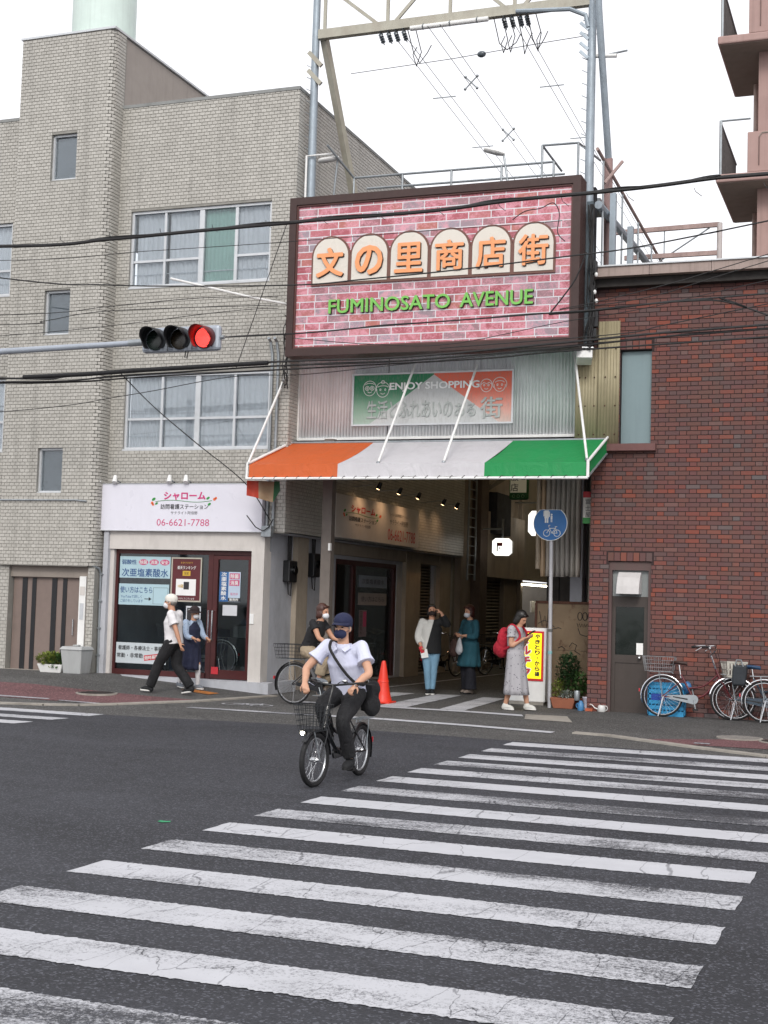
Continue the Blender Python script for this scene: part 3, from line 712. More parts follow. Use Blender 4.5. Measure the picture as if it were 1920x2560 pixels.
# second sign on the arcade side, lit by its spotlights
s2 = place('shop_sign', 'lit shop sign board on the arcade side wall above the dark door', 'sign', (-10.2, 26.8, 2.9))
MB().bx(XC+.02, XC+.13, 24.33, 29.22, 2.96, 3.81).build('board', mat('sign_cream', '#cfc9c4', .4, 0, .03, 2, dirt=.1), s2, bevel=.008)
logo(s2, 25.75, XC+.131, RSIDE, 1.55, 'ink_red', True)
text('シャローム訪問看護ステーション', 1.15, .07, (XC+.131, 27.9, 3.60), M['ink_dark'], s2, R=RSIDE)
text('サテライト阿倍野', 1.15, .12, (XC+.131, 27.9, 3.44), M['ink_dark'], s2, R=RSIDE)
text('06-6621-7788', 1.75, .24, (XC+.131, 28.1, 3.17), M['ink_red'], s2, R=RSIDE)
for i, y in enumerate((25.5, 26.7, 27.9, 29.64, 30.65)):
    o = place('spotlight', ('lit spotlight nearest the corner over the arcade-side sign', 'second lit spotlight over the arcade-side sign', 'third lit spotlight over the arcade-side sign', 'lit spotlight just past the arcade-side sign', 'farthest lit spotlight on the tiled side wall')[i], 'spotlight', (XC+.2, y, 3.95), 'spotlights on the arcade side wall')
    MB().tube([(XC, y, 4.02), (XC+.56, y, 4.08)], .012, 6).build('bracket', M['steel'], o)
    MB().tube([(XC+.60, y, 4.11), (XC+.53, y+.03, 3.99)], [.035, .05], 12).build('lamp_head', M['blackplastic'], o, smooth=True)
    lm, lp = newmat('warm_bulb'); lp.inputs['Emission Color'].default_value = (1, .62, .3, 1); lp.inputs['Emission Strength'].default_value = 9
    MB().tube([(XC+.531, y+.0296, 3.991), (XC+.529, y+.031, 3.988)], .042, 12).build('bulb', lm, o)
    ld = bpy.data.lights.new('spot_glow', 'SPOT'); ld.energy = 8; ld.color = (1, .60, .32); ld.spot_size = radians(125); ld.spot_blend = 1.; ld.shadow_soft_size = .04
    lo = link(bpy.data.objects.new('spot_glow', ld), o); lo.location = (XC+.53, y+.03, 3.97); lo.rotation_euler = Vector((-.42, 0, -.85)).to_track_quat('-Z', 'Y').to_euler()
# ------------------------------------------------------------------ posters on the glass
PY = 22.368
def sheet(name, label, x0, x1, z0, z1, col, y=PY, frame=None):
    o = place(name, label, 'poster', ((x0+x1)/2, y, z0))
    MB().bx(x0, x1, y-.002, y, z0, z1).build('paper', mat('paper_'+col.strip('#'), col, .6, 0, .04, 4), o)
    if frame:
        mb = MB(); w = .025
        for a, b, c, d in ((x0-w, x1+w, z0-w, z0), (x0-w, x1+w, z1, z1+w), (x0-w, x0, z0, z1), (x1, x1+w, z0, z1)): mb.bx(a, b, y-.012, y, c, d)
        mb.build('frame', mat('frame_'+frame.strip('#'), frame, .4, .3, .05, 9), o)
    return o
p = sheet('poster', 'pale blue poster with large dark characters and three red ovals', -13.67, -12.60, 2.05, 2.45, '#a9c4cd')
text('弱酸性', .31, .09, (-13.47, PY-.0025, 2.345), M['ink_blue'], p, bold=.01)
for i, s in enumerate(('除菌', '消臭', '安全')):
    cx = -13.17+.225*i; MB().prism([(cx+.10*cos(a*pi/9), PY-.002, 2.345+.055*sin(a*pi/9)) for a in range(18)], (0, -.001, 0)).build('oval', M['ink_rose'], p)
    text(s, .15, .07, (cx, PY-.0035, 2.345), M['ink_white'], p, bold=.01)
text('次亜塩素酸水', .98, .155, (-13.13, PY-.0025, 2.15), M['ink_blue'], p, bold=.01)
p = sheet('poster', 'pale blue poster with an arrow, below the one with red ovals', -13.67, -12.61, 1.55, 1.94, '#a9c4cd')
text('使い方はこちら', .68, .12, (-13.30, PY-.0025, 1.83), M['ink_blue'], p, bold=.004)
text('YouTubeで詳しく', .45, .06, (-13.40, PY-.0025, 1.705), M['ink_blue'], p); text('ご紹介をしています', .48, .06, (-13.39, PY-.0025, 1.625), M['ink_blue'], p)
mb = MB(); mb.bx(-13.12, -12.99, PY-.0035, PY-.002, 1.658, 1.672); mb.prism([(-13.03, PY-.002, 1.70), (-12.97, PY-.002, 1.665), (-13.03, PY-.002, 1.63)], (0, -.0015, 0)); mb.build('arrow', M['ink_dark'], p)
mb = MB()
for a, b, c, d in ((-12.94, -12.63, 1.575, 1.58), (-12.94, -12.63, 1.875, 1.88), (-12.94, -12.935, 1.58, 1.875), (-12.635, -12.63, 1.58, 1.875)): mb.bx(a, b, PY-.003, PY-.002, c, d)
mb.build('box_outline', M['ink_dark'], p)
p = sheet('poster', 'framed dark red award poster with a white certificate in it', -12.55, -11.97, 1.66, 2.42, '#5a2328', frame='#b9b4a6')
text('楽天ランキング', .38, .065, (-12.26, PY-.0025, 2.26), M['ink_white'], p, bold=.01); text('おかげさまで', .25, .035, (-12.26, PY-.0025, 2.35), M['ink_yellow'], p)
MB().bx(-12.34, -12.18, PY-.004, PY-.002, 2.11, 2.20).build('gold_badge', M['ink_yellow'], p); text('受賞', .09, .05, (-12.26, PY-.0045, 2.155), M['ink_dark'], p)
MB().bx(-12.47, -12.06, PY-.004, PY-.002, 1.75, 2.05).build('certificate', M['ink_white'], p); text('10冠', .11, .06, (-12.37, PY-.0045, 1.92), M['ink_yellow'], p, bold=.01)
MB().bx(-12.31, -12.20, PY-.006, PY-.004, 1.86, 2.0).build('photo', M['ink_dark'], p); text('ありがとうございます', .36, .035, (-12.26, PY-.0025, 1.695), M['ink_white'], p)
p = sheet('poster', 'small white notice with a dark heading, below the framed award poster', -12.24, -11.94, 1.10, 1.56, '#c8ccd2'); MB().bx(-12.22, -11.96, PY-.003, PY-.002, 1.13, 1.53).build('photo', M['ink_dark'], p); text('訪問看護', .2, .05, (-12.09, PY-.0035, 1.49), M['ink_white'], p)
PD = 22.358
p = sheet('poster', 'blue and red vertical poster on the shop door glass', -11.57, -11.15, 1.66, 2.20, '#b5c4d4', PD)
MB().bx(-11.57, -11.39, PD-.004, PD-.002, 1.66, 2.20).build('blue_band', mat('poster_blue', '#2b5f96', .5), p)
for i, ch in enumerate('次亜塩素酸水'): text(ch, .11, .075, (-11.48, PD-.0045, 2.155-.086*i), M['ink_white'], p, bold=.02)
for i, ch in enumerate(('除菌', '消臭')):
    MB().bx(-11.37, -11.17, PD-.004, PD-.002, 2.07-.12*i, 2.175-.12*i).build('red_panel', M['ink_rose'], p); text(ch, .16, .08, (-11.27, PD-.0045, 2.122-.12*i), M['ink_white'], p, bold=.02)
MB().bx(-11.39, -11.15, PD-.004, PD-.002, 1.665, 1.73).build('dark_band', M['ink_dark'], p); text('販売所', .18, .05, (-11.27, PD-.0045, 1.70), M['ink_white'], p, bold=.02)
text('販売中', .15, .05, (-11.27, PD-.0025, 1.80), M['ink_rose'], p)
p = sheet('poster', 'small white paper notice below the blue and red poster', -11.49, -11.20, 1.41, 1.60, '#c6c8cc', PD)
p = sheet('poster', 'white recruitment poster low in the shop window', -13.68, -12.62, .47, .85, '#bcc4c8')
text('看護師・各療法士・事務', .93, .085, (-13.17, PY-.0025, .755), M['ink_dark'], p, bold=.008); text('常勤・非常勤', .55, .085, (-13.38, PY-.0025, .615), M['ink_dark'], p, bold=.008)
MB().box((-12.88, PY-.003, .60), (.40, .002, .10), Matrix.Rotation(radians(-8), 3, 'Y')).build('red_stamp', M['ink_red'], p); text('随時募集中', .36, .07, (-12.88, PY-.0045, .60), M['ink_white'], p, bold=.01, tilt=radians(8))
p = sheet('sticker', 'small red sticker at the foot of the shop door', -11.66, -11.52, .35, .48, '#c9303a', 22.32); p['category'] = 'sticker'
# posters of the side door
PX = XG-.055
for i, (a, b, c, d, col, lab) in enumerate(((26.97, 28.66, 2.04, 2.29, '#8f99a8', 'faded blue notice on the dark arcade-side door'), (26.95, 28.66, 1.66, 1.92, '#a39a98', 'faded pink notice below the blue one on the side door'), (27.05, 27.48, .99, 1.55, '#8d7f86', 'narrow upright leaflet on the arcade-side door'))):
    o = place('poster', lab, 'poster', (PX, (a+b)/2, c)); MB().bx(PX, PX+.002, a, b, c, d).build('paper', mat('paper_s%d' % i, col, .7, 0, .08, 6), o)
    if i < 2: text('次亜塩素酸水' if i == 0 else '使い方はこちら', (b-a)*.8, (d-c)*.45, (PX+.003, (a+b)/2, (c+d)/2), M['ink_dark'], o, R=RSIDE)
    else:
        for k, ch in enumerate('次亜塩素酸水'): text(ch, .13, .075, (PX+.003, a+.11, 1.5-.085*k), M['ink_dark'], o, R=RSIDE)
        MB().bx(PX+.002, PX+.004, 27.27, 27.46, 1.2, 1.52).build('red_panel', M['ink_rose'], o)
# junction box and pipes at the corner
jb = place('junction_box', 'grey junction box with looping black cable at the sign end', 'junction box', (-10.55, 22.2, 2.83))
MB().bx(-10.655, -10.465, 22.1, 22.24, 2.83, 3.03).build('box', M['steel'], jb, bevel=.008)
MB().tube([(-10.85, 21.9, 3.2), (-10.72, 22.0, 3.0), (-10.6, 22.06, 2.93), (-10.5, 22.08, 3.0), (-10.42, 22.1, 3.15)], .010, 6).build('cable', M['cable'], jb)
cp = place('conduit_pipe', 'pair of grey conduits running up the tiled corner', 'conduit', (-10.5, 22.25, 3.0))
for x in (-10.62, -10.50): MB().tube([(x, 22.25, 3.03), (x-.0, 22.25, 6.1), (x-.02, 22.2, 6.35), (x-.02, 22.1, 6.4)], .028, 8).build('pipe', M['steel'], cp, smooth=True)
# ------------------------------------------------------------------ arcade front: corrugated wall, big sign, awning
M['corr'] = mat('weathered_corrugated_steel', '#eceef0', .38, .05, .06, 3, streak=.22, dirtcol='#77736d', dirt=.15)
M['corr_cream'] = mat('cream_corrugated_sheet', '#9a9074', .6, .1, .10, 3, streak=.4, dirtcol='#4a4030')
def corrugated(name, x0, x1, z0, z1, y, m, parent, pitch=.0585, amp=.014, seg=6):
    n = int((x1-x0)/pitch*seg); vs = []
    for i in range(n+1):
        x = x0+(x1-x0)*i/n; vs += [(x, y+amp*cos(2*pi*(x-x0)/pitch), z0), (x, y+amp*cos(2*pi*(x-x0)/pitch), z1)]
    return MB().add(vs, [(2*i, 2*i+2, 2*i+3, 2*i+1) for i in range(n)]).build(name, m, parent, smooth=60, solid=.002)
aw = place('arcade_front_wall', 'weathered corrugated metal wall below the big brick-print sign', 'wall', (-7.7, 22.75, 4.6))
for i, (a, b) in enumerate(((-10.27, -8.55), (-8.55, -6.85), (-6.85, -5.15))): corrugated('corrugated_sheet', a+.002, b-.002, 4.66, 8.6, 22.72+.004*(i % 2), M['corr'], aw)
mb = MB(); mb.bx(-10.28, -5.13, 22.68, 22.76, 4.615, 4.66); wtrim = mb.build('bottom_trim', M['white'], aw)
MB().bx(-10.285, -10.255, 22.68, 22.76, 4.66, 6.2).build('side_trim', M['white'], aw); MB().bx(-5.155, -5.12, 22.68, 22.76, 4.66, 6.2).build('side_trim', M['white'], aw)
MB().bx(-10.25, -4.9, 22.76, 22.9, 4.4, 8.9).build('backing', M['dark_int'], aw)
# green and orange slogan board
gb = place('slogan_board', 'faded green, white and orange ENJOY SHOPPING board on corrugated wall', 'sign', (-7.7, 22.65, 4.88))
GX0, GX1, GZ0, GZ1, GY = -9.18, -6.26, 4.885, 5.765, 22.66
def gb_mat():
    m, p = newmat('slogan_print'); pos = posn(m)
    sx = nd(m, 'ShaderNodeSeparateXYZ'); lk(m, pos, sx.inputs[0])
    x = math_(m, 'ADD', sx.outputs[0], -GX0); z = math_(m, 'ADD', sx.outputs[2], -GZ0)
    # white mountain: apex at u = 1.5, slopes down both ways
    d = math_(m, 'ABSOLUTE', math_(m, 'SUBTRACT', x, 1.50))
    h = math_(m, 'SUBTRACT', .86, math_(m, 'MULTIPLY', d, .72))
    white = math_(m, 'LESS_THAN', z, h)
    side = math_(m, 'GREATER_THAN', x, 1.5)
    side_col = mixc(m, side, S2L('#147a4e'), S2L('#e2664a'))
    fade = ramp(m, math_(m, 'ADD', math_(m, 'MULTIPLY', z, 1.), math_(m, 'MULTIPLY', noise(m, pos, 3, 4), .25)), [(.1, .75), (.75, 0.)])
    side_col = mixc(m, fade, side_col, S2L('#b9c4bd'))
    c = mixc(m, white, side_col, S2L('#bdc0c0'))
    c = mixc(m, ramp(m, noise(m, posn(m, (4, 1, 1)), 9, 5), [(.45, 0.), (.8, .5)]), c, S2L('#8d8d88'))
    lk(m, c, p.inputs['Base Color']); p.inputs['Roughness'].default_value = .5; return m
MB().bx(GX0, GX1, GY, GY+.03, GZ0, GZ1).build('panel', gb_mat(), gb)
mb = MB()
for a, b, c, d in ((GX0-.03, GX1+.03, GZ0-.03, GZ0), (GX0-.03, GX1+.03, GZ1, GZ1+.03), (GX0-.03, GX0, GZ0, GZ1), (GX1, GX1+.03, GZ0, GZ1)): mb.bx(a, b, GY-.02, GY+.035, c, d)
mb.build('frame', M['alu'], gb)
text('ENJOY SHOPPING', 1.66, .165, (-7.67, GY-.003, 5.535), mat('faded_white_letters', '#eceeed', .5, 0, .06, 6), gb, bold=.03, extr=.012)
m_sl = mat('slogan_letters', '#a3a9a7', .5, 0, .15, 8)
text('生活とふれあいの', 1.60, .33, (-8.12, GY-.003, 5.14), m_sl, gb, bold=.02, extr=.012); text('ある', .38, .24, (-7.09, GY-.003, 5.11), m_sl, gb, bold=.02, extr=.012); text('街', .40, .37, (-6.62, GY-.003, 5.14), m_sl, gb, bold=.02, extr=.012)
# four plain line-drawn faces
def face_lines(cx, cz, r, hair, glasses=False):
    mb = MB(); y = GY-.004
    def arc(x, z, rx, rz, a0, a1, n=14): mb.tube([(x+rx*cos(a0+(a1-a0)*k/n), y, z+rz*sin(a0+(a1-a0)*k/n)) for k in range(n+1)], .006, 4)
    arc(cx, cz, r, r*1.08, pi*.95, pi*2.05)
    if hair == 0: arc(cx, cz+.02, r*1.05, r*1.05, 0, pi); arc(cx, cz+.06, r*.8, r*.35, .3, 2.8)
    elif hair == 1: arc(cx, cz+.02, r*1.1, r*1.1, -.2, pi+.2); arc(cx, cz+.05, r*.85, r*.25, 0, pi); arc(cx, cz+r*1.25, .03, .03, 0, 2*pi)
    elif hair == 2: arc(cx, cz+.02, r*1.02, r*.95, 0, pi); mb.tube([(cx-r, y, cz+.02), (cx-r*.4, y, cz+r*.6), (cx, y, cz+r*.3), (cx+r*.5, y, cz+r*.6), (cx+r, y, cz+.02)], .006, 4)
    else: arc(cx, cz+.02, r*1.25, r*1.2, -.5, pi+.5); arc(cx, cz+.05, r*.8, r*.3, 0, pi)
    for s in (-1, 1):
        arc(cx+s*r*.4, cz+.01, .012, .018, 0, 2*pi, 8)
        if glasses: arc(cx+s*r*.4, cz+.01, .038, .038, 0, 2*pi, 12)
    arc(cx, cz-r*.35, r*.35, r*.25, pi*1.1, pi*1.9, 8)
    mb.build('face_drawing', M['ink_white'], gb)
face_lines(-8.88, 5.52, .115, 0, True); face_lines(-8.63, 5.49, .115, 1); face_lines(-6.72, 5.52, .10, 2); face_lines(-6.48, 5.52, .10, 3)
# ------------------------------------------------------------------ big brick-print sign
bs = place('arcade_sign', 'huge framed sign with pink brick print and six cream arches', 'sign', (-7.55, 21.9, 5.98))
FX0, FX1, FZ0, FZ1, FY = -10.13, -4.92, 5.98, 8.80, 21.72
def brickprint():
    m, p = newmat('brick_print'); pos = posn(m)
    sp = nd(m, 'ShaderNodeSeparateXYZ'); lk(m, pos, sp.inputs[0]); cb = nd(m, 'ShaderNodeCombineXYZ'); lk(m, sp.outputs[0], cb.inputs[0]); lk(m, sp.outputs[2], cb.inputs[1])
    def br(seed, c1, c2, mort):
        b = nd(m, 'ShaderNodeTexBrick'); mp = nd(m, 'ShaderNodeMapping'); mp.inputs['Location'].default_value = (.13, .045, 0); lk(m, cb.outputs[0], mp.inputs[0]); lk(m, mp.outputs[0], b.inputs['Vector'])
        b.offset = .37; b.offset_frequency = 2; b.squash = .72; b.squash_frequency = 3
        b.inputs['Color1'].default_value = c1; b.inputs['Color2'].default_value = c2; b.inputs['Mortar'].default_value = mort
        b.inputs['Scale'].default_value = 1; b.inputs['Mortar Size'].default_value = .0085; b.inputs['Mortar Smooth'].default_value = .15; b.inputs['Bias'].default_value = seed
        b.inputs['Brick Width'].default_value = .395; b.inputs['Row Height'].default_value = .127; return b
    b0 = br(0, (0, 0, 0, 1), (1, 1, 1, 1), (.5, .5, .5, 1))
    rnd = b0.outputs['Color']
    base = ramp(m, rnd, [(0., S2L('#98909a')), (.18, S2L('#97747a')), (.34, S2L('#a04e58')), (.55, S2L('#ab5862')), (.8, S2L('#b66c74')), (1., S2L('#b06c60'))])
    big = noise(m, pos, 3.1, 4, .6, 1.2); fine = noise(m, posn(m, (1, 1, 1.3)), 23, 6, .8, .6)
    pink = ramp(m, math_(m, 'ADD', math_(m, 'MULTIPLY', big, .55), math_(m, 'MULTIPLY', fine, .6)), [(.53, 0.), (.62, .6), (.76, 1.)])
    col = mixc(m, pink, base, S2L('#dd9dab'))
    dark = ramp(m, noise(m, posn(m, (1, 1, 1.2)), 31, 5, .8), [(.28, .7), (.42, 0.)])
    col = mixc(m, dark, col, S2L('#8a3f4a'))
    col = mixc(m, b0.outputs['Fac'], col, S2L('#d4d6da'))
    lk(m, col, p.inputs['Base Color']); p.inputs['Roughness'].default_value = .35; return m
MB().bx(FX0+.13, FX1-.13, FY+.06, FY+.10, FZ0+.13, FZ1-.13).build('printed_panel', brickprint(), bs)
mb = MB(); D1 = FY+.42
for a, b, c, d in ((FX0, FX1, FZ0, FZ0+.13), (FX0, FX1, FZ1-.13, FZ1), (FX0, FX0+.13, FZ0+.13, FZ1-.13), (FX1-.13, FX1, FZ0+.13, FZ1-.13)): mb.bx(a, b, FY, D1, c, d)
mb.build('frame', M['darkbrown'], bs)
mb = MB()
for a, b, c, d in ((FX0+.13, FX1-.13, FZ0+.13, FZ0+.16), (FX0+.13, FX1-.13, FZ1-.16, FZ1-.13), (FX0+.13, FX0+.16, FZ0+.16, FZ1-.16), (FX1-.16, FX1-.13, FZ0+.16, FZ1-.16)): mb.bx(a, b, FY+.025, FY+.058, c, d)
mb.build('inner_trim', mat('brown_trim', '#5a3a36', .45, .2, .1, 9), bs)
MB().bx(FX0+.02, FX1-.02, FY+.12, D1-.01, FZ0+.02, FZ1-.02).build('back_box', M['darkbrown'], bs)
m_cream = mat('cream_acrylic', '#d8d2c8', .3, 0, .02, 2); m_abr = mat('arch_border', '#6e4a40', .5, 0, .08, 6)
m_or2 = mat('orange_letters', '#eda06c', .4, 0, .04, 4); m_lsh = mat('letter_shadow', '#3b2a26', .6)  # letters' shadow painted as a dark copy set behind each one
divs = [-9.69, -8.965, -8.24, -7.51, -6.785, -6.06, -5.33]
for i, ch in enumerate('文の里商店街'):
    a, b = divs[i], divs[i+1]; cx = (a+b)/2; r = (b-a)/2; zb = 7.255; zs = 7.72
    def outline(rr, zb_, y): return [(cx-rr, y, zb_), (cx+rr, y, zb_)]+[(cx+rr*cos(t*pi/16), y, zs+rr*1.0*sin(t*pi/16)) for t in range(17)]
    MB().prism(outline(r, zb-.04, FY+.06), (0, -.03, 0)).build('arch_border', m_abr, bs)
    MB().prism(outline(r-.035, zb, FY+.031), (0, -.012, 0)).build('arch_plate', m_cream, bs)
    bb = .040 if ch in '文の' else .026
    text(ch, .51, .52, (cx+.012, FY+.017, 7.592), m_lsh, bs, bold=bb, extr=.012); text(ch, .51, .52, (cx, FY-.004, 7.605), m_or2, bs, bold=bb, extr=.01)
m_gr = mat('green_letters', '#7cc25a', .4, 0, .04, 4); 
for s, x, w in (('FUMINOSATO', -8.23, 2.22), ('AVENUE', -6.32, 1.26)):
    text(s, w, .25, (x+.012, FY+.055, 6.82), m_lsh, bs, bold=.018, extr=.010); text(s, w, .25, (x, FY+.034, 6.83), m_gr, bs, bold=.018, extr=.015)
# ------------------------------------------------------------------ awning in three colours
ag = place('awning', 'orange, white and green awning on a white pipe frame over the arcade entrance', 'awning', (-7.5, 21.7, 4.5))
AXL, AXR, AYF, AYB = -10.46, -4.62, 21.15, 22.5
def fabric(name, col):
    m, p = newmat(name); c = S2L(col)
    out = mixc(m, noise(m, posn(m), 2.2, 4), shade(c, .88), shade(c, 1.06)); out = mixc(m, math_(m, 'MULTIPLY', ramp(m, noise(m, posn(m, (2, 1, .4)), 3, 5), [(.5, 0.), (.8, 1.)]), .12), out, S2L('#6b6258'))
    lk(m, out, p.inputs['Base Color']); p.inputs['Roughness'].default_value = .55; bump(m, p, noise(m, posn(m, (1.5, 1, 1)), 2.6, 4, .6, .8), .55, .05)
    t = nd(m, 'ShaderNodeBsdfTranslucent'); lk(m, out, t.inputs[0]); mx = nd(m, 'ShaderNodeMixShader'); mx.inputs[0].default_value = .22
    lk(m, p.outputs[0], mx.inputs[1]); lk(m, t.outputs[0], mx.inputs[2]); lk(m, mx.outputs[0], m.node_tree.nodes['Material Output'].inputs[0]); return m
FB = {'orange': fabric('orange_canvas', '#dc6a32'), 'white': fabric('white_canvas', '#dcdade'), 'green': fabric('green_canvas', '#1f9a55')}
fr = [AXL, -8.82, -6.27, AXR]; bk = [-10.30, -8.71, -6.17, -4.57]
for i, c in enumerate(('orange', 'white', 'green')):
    vs = []; nx, ny = 10, 6
    for j in range(ny+1):
        for k in range(nx+1):
            t = k/nx; v = j/ny; xf = fr[i]+(fr[i+1]-fr[i])*t; xb = bk[i]+(bk[i+1]-bk[i])*t
            vs.append((xf+(xb-xf)*v, AYF+(AYB-AYF)*v, 4.02+.52*v-.035*sin(pi*v)*(.6+.4*sin(t*9+i))))
    for k in range(nx+1):
        t = k/nx; x = fr[i]+(fr[i+1]-fr[i])*t
        vs.append((x, AYF-.012, 3.80+.006*sin(t*40)))
    fs = [(j*(nx+1)+k, j*(nx+1)+k+1, (j+1)*(nx+1)+k+1, (j+1)*(nx+1)+k) for j in range(ny) for k in range(nx)]
    b = (ny+1)*(nx+1); fs += [(b+k, b+k+1, k+1, k) for k in range(nx)]
    MB().add(vs, fs).build('canvas', FB[c], ag, solid=.003)
MB().add([(AXR, AYF-.01, 3.80), (AXR, AYF, 4.02), (bk[3], AYB, 4.54), (bk[3], AYB, 4.30), (AXR+.02, 21.6, 3.9)], [(0, 1, 2, 3, 4)]).build('canvas_end', FB['green'], ag, solid=.003)
MB().add([(AXL, AYF-.01, 3.80), (AXL, AYF, 4.02), (bk[0], AYB, 4.54), (bk[0], AYB, 4.35), (AXL-.01, 21.6, 3.9)], [(0, 1, 2, 3, 4)]).build('canvas_end', FB['orange'], ag, solid=.003)
pf = MB(); r = .024
pf.tube([(AXL-.04, AYF-.03, 3.775), (AXR+.04, AYF-.03, 3.77)], r, 10); front_pipe = pf.build('front_pipe', M['white'], ag, smooth=True)
for x, xb in ((AXL-.035, bk[0]), (AXR+.035, bk[3])):
    MB().tube([(x, AYF-.02, 3.78), (x, AYF-.02, 4.03), (xb, AYB, 4.56)], r, 10).build('side_pipe', M['white'], ag, smooth=True)
    MB().tube([(x, AYF-.02, 3.78), (xb, AYB, 4.30)], r*.8, 8).build('lower_pipe', M['steel'], ag, smooth=True)
MB().tube([(bk[0], AYB, 4.55), (bk[3], AYB, 4.54)], r, 10).build('rear_pipe', M['steel'], ag, smooth=True)
for (a, b) in (((AXL-.03, AYF, 4.03), (-10.36, 22.5, 6.02)), ((-8.12, AYF+.05, 4.04), (-8.02, 22.62, 5.93)), ((-6.98, AYF+.05, 4.04), (-6.88, 22.62, 5.88)), ((AXR+.01, AYF+.02, 4.06), (-5.15, 22.5, 6.02))):
    MB().tube([a, b], .021, 10).build('stay_rod', M['white'], ag, smooth=True); MB().ell(a, (.035, .035, .03), 8, 6).build('rod_clamp', M['steel'], ag)
n = 28
for i in range(n):                                # cord lacing round the front pipe
    x = AXL+.1+(AXR-AXL-.2)*i/(n-1); MB().tube([(x-.05, AYF-.035, 3.765), (x-.02, AYF-.06, 3.78), (x, AYF-.02, 3.815), (x+.015, AYF+.0, 3.80), (x+.03, AYF-.03, 3.75)], .006, 4).build('lacing', M['cable'], ag)
mb = MB()
for side_x, sx2 in ((AXL-.04, bk[0]-.01), (AXR+.04, bk[3]+.01)):
    for k in range(16):
        t = k/15; x = side_x+(sx2-side_x)*t; y = AYF+(AYB-AYF)*t; z = 4.03+.53*t; mb.ell((x, y, z+.01), (.016, .016, .022), 6, 4)
mb.build('side_lacing', M['white'], ag)
# tricolour drape under the left end
dp = place('drape', 'small red, cream and green drape hanging under the left awning end', 'drape', (-10.4, 21.4, 3.75))
for i, (c, a, b) in enumerate((('#c2402a', 0, .36), ('#a58a6e', .36, .80), ('#1f5a34', .80, 1.))):
    vs = []; N = 8
    for k in range(N+1):
        t = a+(b-a)*k/N; x = -10.56+.52*t; y = 21.28+.25*t+.03*sin(t*11); lo = 3.50-.10*min(1, t/.8)+(.2*(t-.8)/.2 if t > .8 else 0)
        vs += [(x, y, 3.76), (x+.02*sin(t*7), y, lo)]
    MB().add(vs, [(2*k, 2*k+2, 2*k+3, 2*k+1) for k in range(N)]).build('cloth_band', fabric('drape_%d' % i, c), dp, solid=.004)
# ------------------------------------------------------------------ catenary gantry over the arcade
M['gantry'] = mat('grey_steelwork', '#9aa5ae', .5, .3, .1, 4, dirt=.3); M['gantry_rust'] = mat('rust_stained_steel', '#aaa79a', .6, .2, .1, 5, dirt=.25, dirtcol='#7b6456')
gt = place('power_gantry', 'tall grey steel gantry spanning above the big sign, carrying power lines', 'gantry', (-7.5, 22.6, 0))
for x, nm in ((-10.11, 0), (-4.97, 1)):
    MB().tube([(x, 22.55, 6.1 if nm else 8.0), (x, 22.55, 14.5)], [.085, .062], 14).build('column', M['gantry'], gt, smooth=True)
MB().bar((-10.0, 22.6, 12.2), (-9.62, 23.9, 8.6), .12, .12).build('brace_leg', M['gantry_rust'], gt)
MB().tube([(-4.82, 22.2, 12.6), (-4.80, 22.25, 11.8), (-4.80, 23.25, 9.65), (-4.80, 23.3, 9.5)], .06, 10).build('brace_leg', M['gantry'], gt, smooth=True)
MB().tube([(-4.80, 23.3, 9.55), (-4.80, 23.4, 7.4)], .075, 10).build('brace_foot', mat('pink_primer_pipe', '#9b7f7c', .6, .1, .1, 5, dirt=.3), gt, smooth=True)
mb = MB(); mb.bx(-10.05, -4.9, 22.50, 22.515, 12.0, 12.17); mb.bx(-10.05, -4.9, 22.515, 22.62, 12.0, 12.015); mb.build('lower_chord', M['gantry_rust'], gt)
MB().bx(-10.05, -4.9, 22.5, 22.62, 13.3, 13.45).build('upper_chord', M['gantry_rust'], gt)
for a, b in (((-9.93, 12.1), (-9.93, 13.3)), ((-8.70, 12.1), (-8.70, 13.3)), ((-7.52, 12.1), (-7.52, 13.3)), ((-6.34, 12.1), (-6.34, 13.3)), ((-9.93, 13.0), (-8.86, 12.12)), ((-8.58, 12.12), (-7.55, 13.2)), ((-7.48, 13.0), (-6.48, 12.12)), ((-6.20, 12.12), (-5.0, 13.3))):
    MB().bar((a[0], 22.53, a[1]), (b[0], 22.53, b[1]), .035, .06).build('web_bar', M['gantry_rust'], gt)
MB().tube([(-8.24, 22.48, 11.96), (-6.80, 22.48, 11.96)], .045, 12).build('cable_duct', M['white'], gt, smooth=True)
mb = MB()
for x in (-8.0, -7.5, -7.0): mb.tube([(x, 22.48, 11.91), (x, 22.42, 11.96), (x, 22.48, 12.02)], .012, 5)
mb.build('duct_strap', M['steel'], gt)
MB().tube([(-6.3, 22.48, 12.03), (-5.35, 22.48, 11.95), (-5.08, 22.5, 11.82), (-5.03, 22.5, 11.6)], .04, 8).build('bent_pipe', M['gantry'], gt, smooth=True)
for x, z in ((-10.08, 11.62), (-10.08, 11.28)): MB().bar((x-.14, 22.5, z+.14), (x+.12, 22.5, z-.14), .05, .08).build('step_bracket', M['gantry_rust'], gt)
for z in (11.62, 11.45, 11.27, 11.12): MB().bar((-5.16, 22.48, z+.07), (-5.02, 22.5, z-.06), .025, .05).build('step_bracket', M['gantry'], gt)
for x in (-10.11, -4.97):
    for k in range(14): MB().tube([(x-.16, 22.55, 8.9+k*.22), (x-.05, 22.55, 8.84+k*.22)], .008, 5).build('climbing_step', M['steel'], gt)
MB().tube([(-4.97, 22.6, 11.13), (-4.55, 22.6, 11.09)], .035, 10).build('side_arm', M['white'], gt, smooth=True); MB().tube([(-4.75, 22.6, 11.12), (-4.37, 22.6, 11.16)], .018, 8).build('side_arm', M['steel'], gt, smooth=True)
M['porcelain'] = mat('grey_porcelain', '#5c646b', .3, 0, .1, 9)
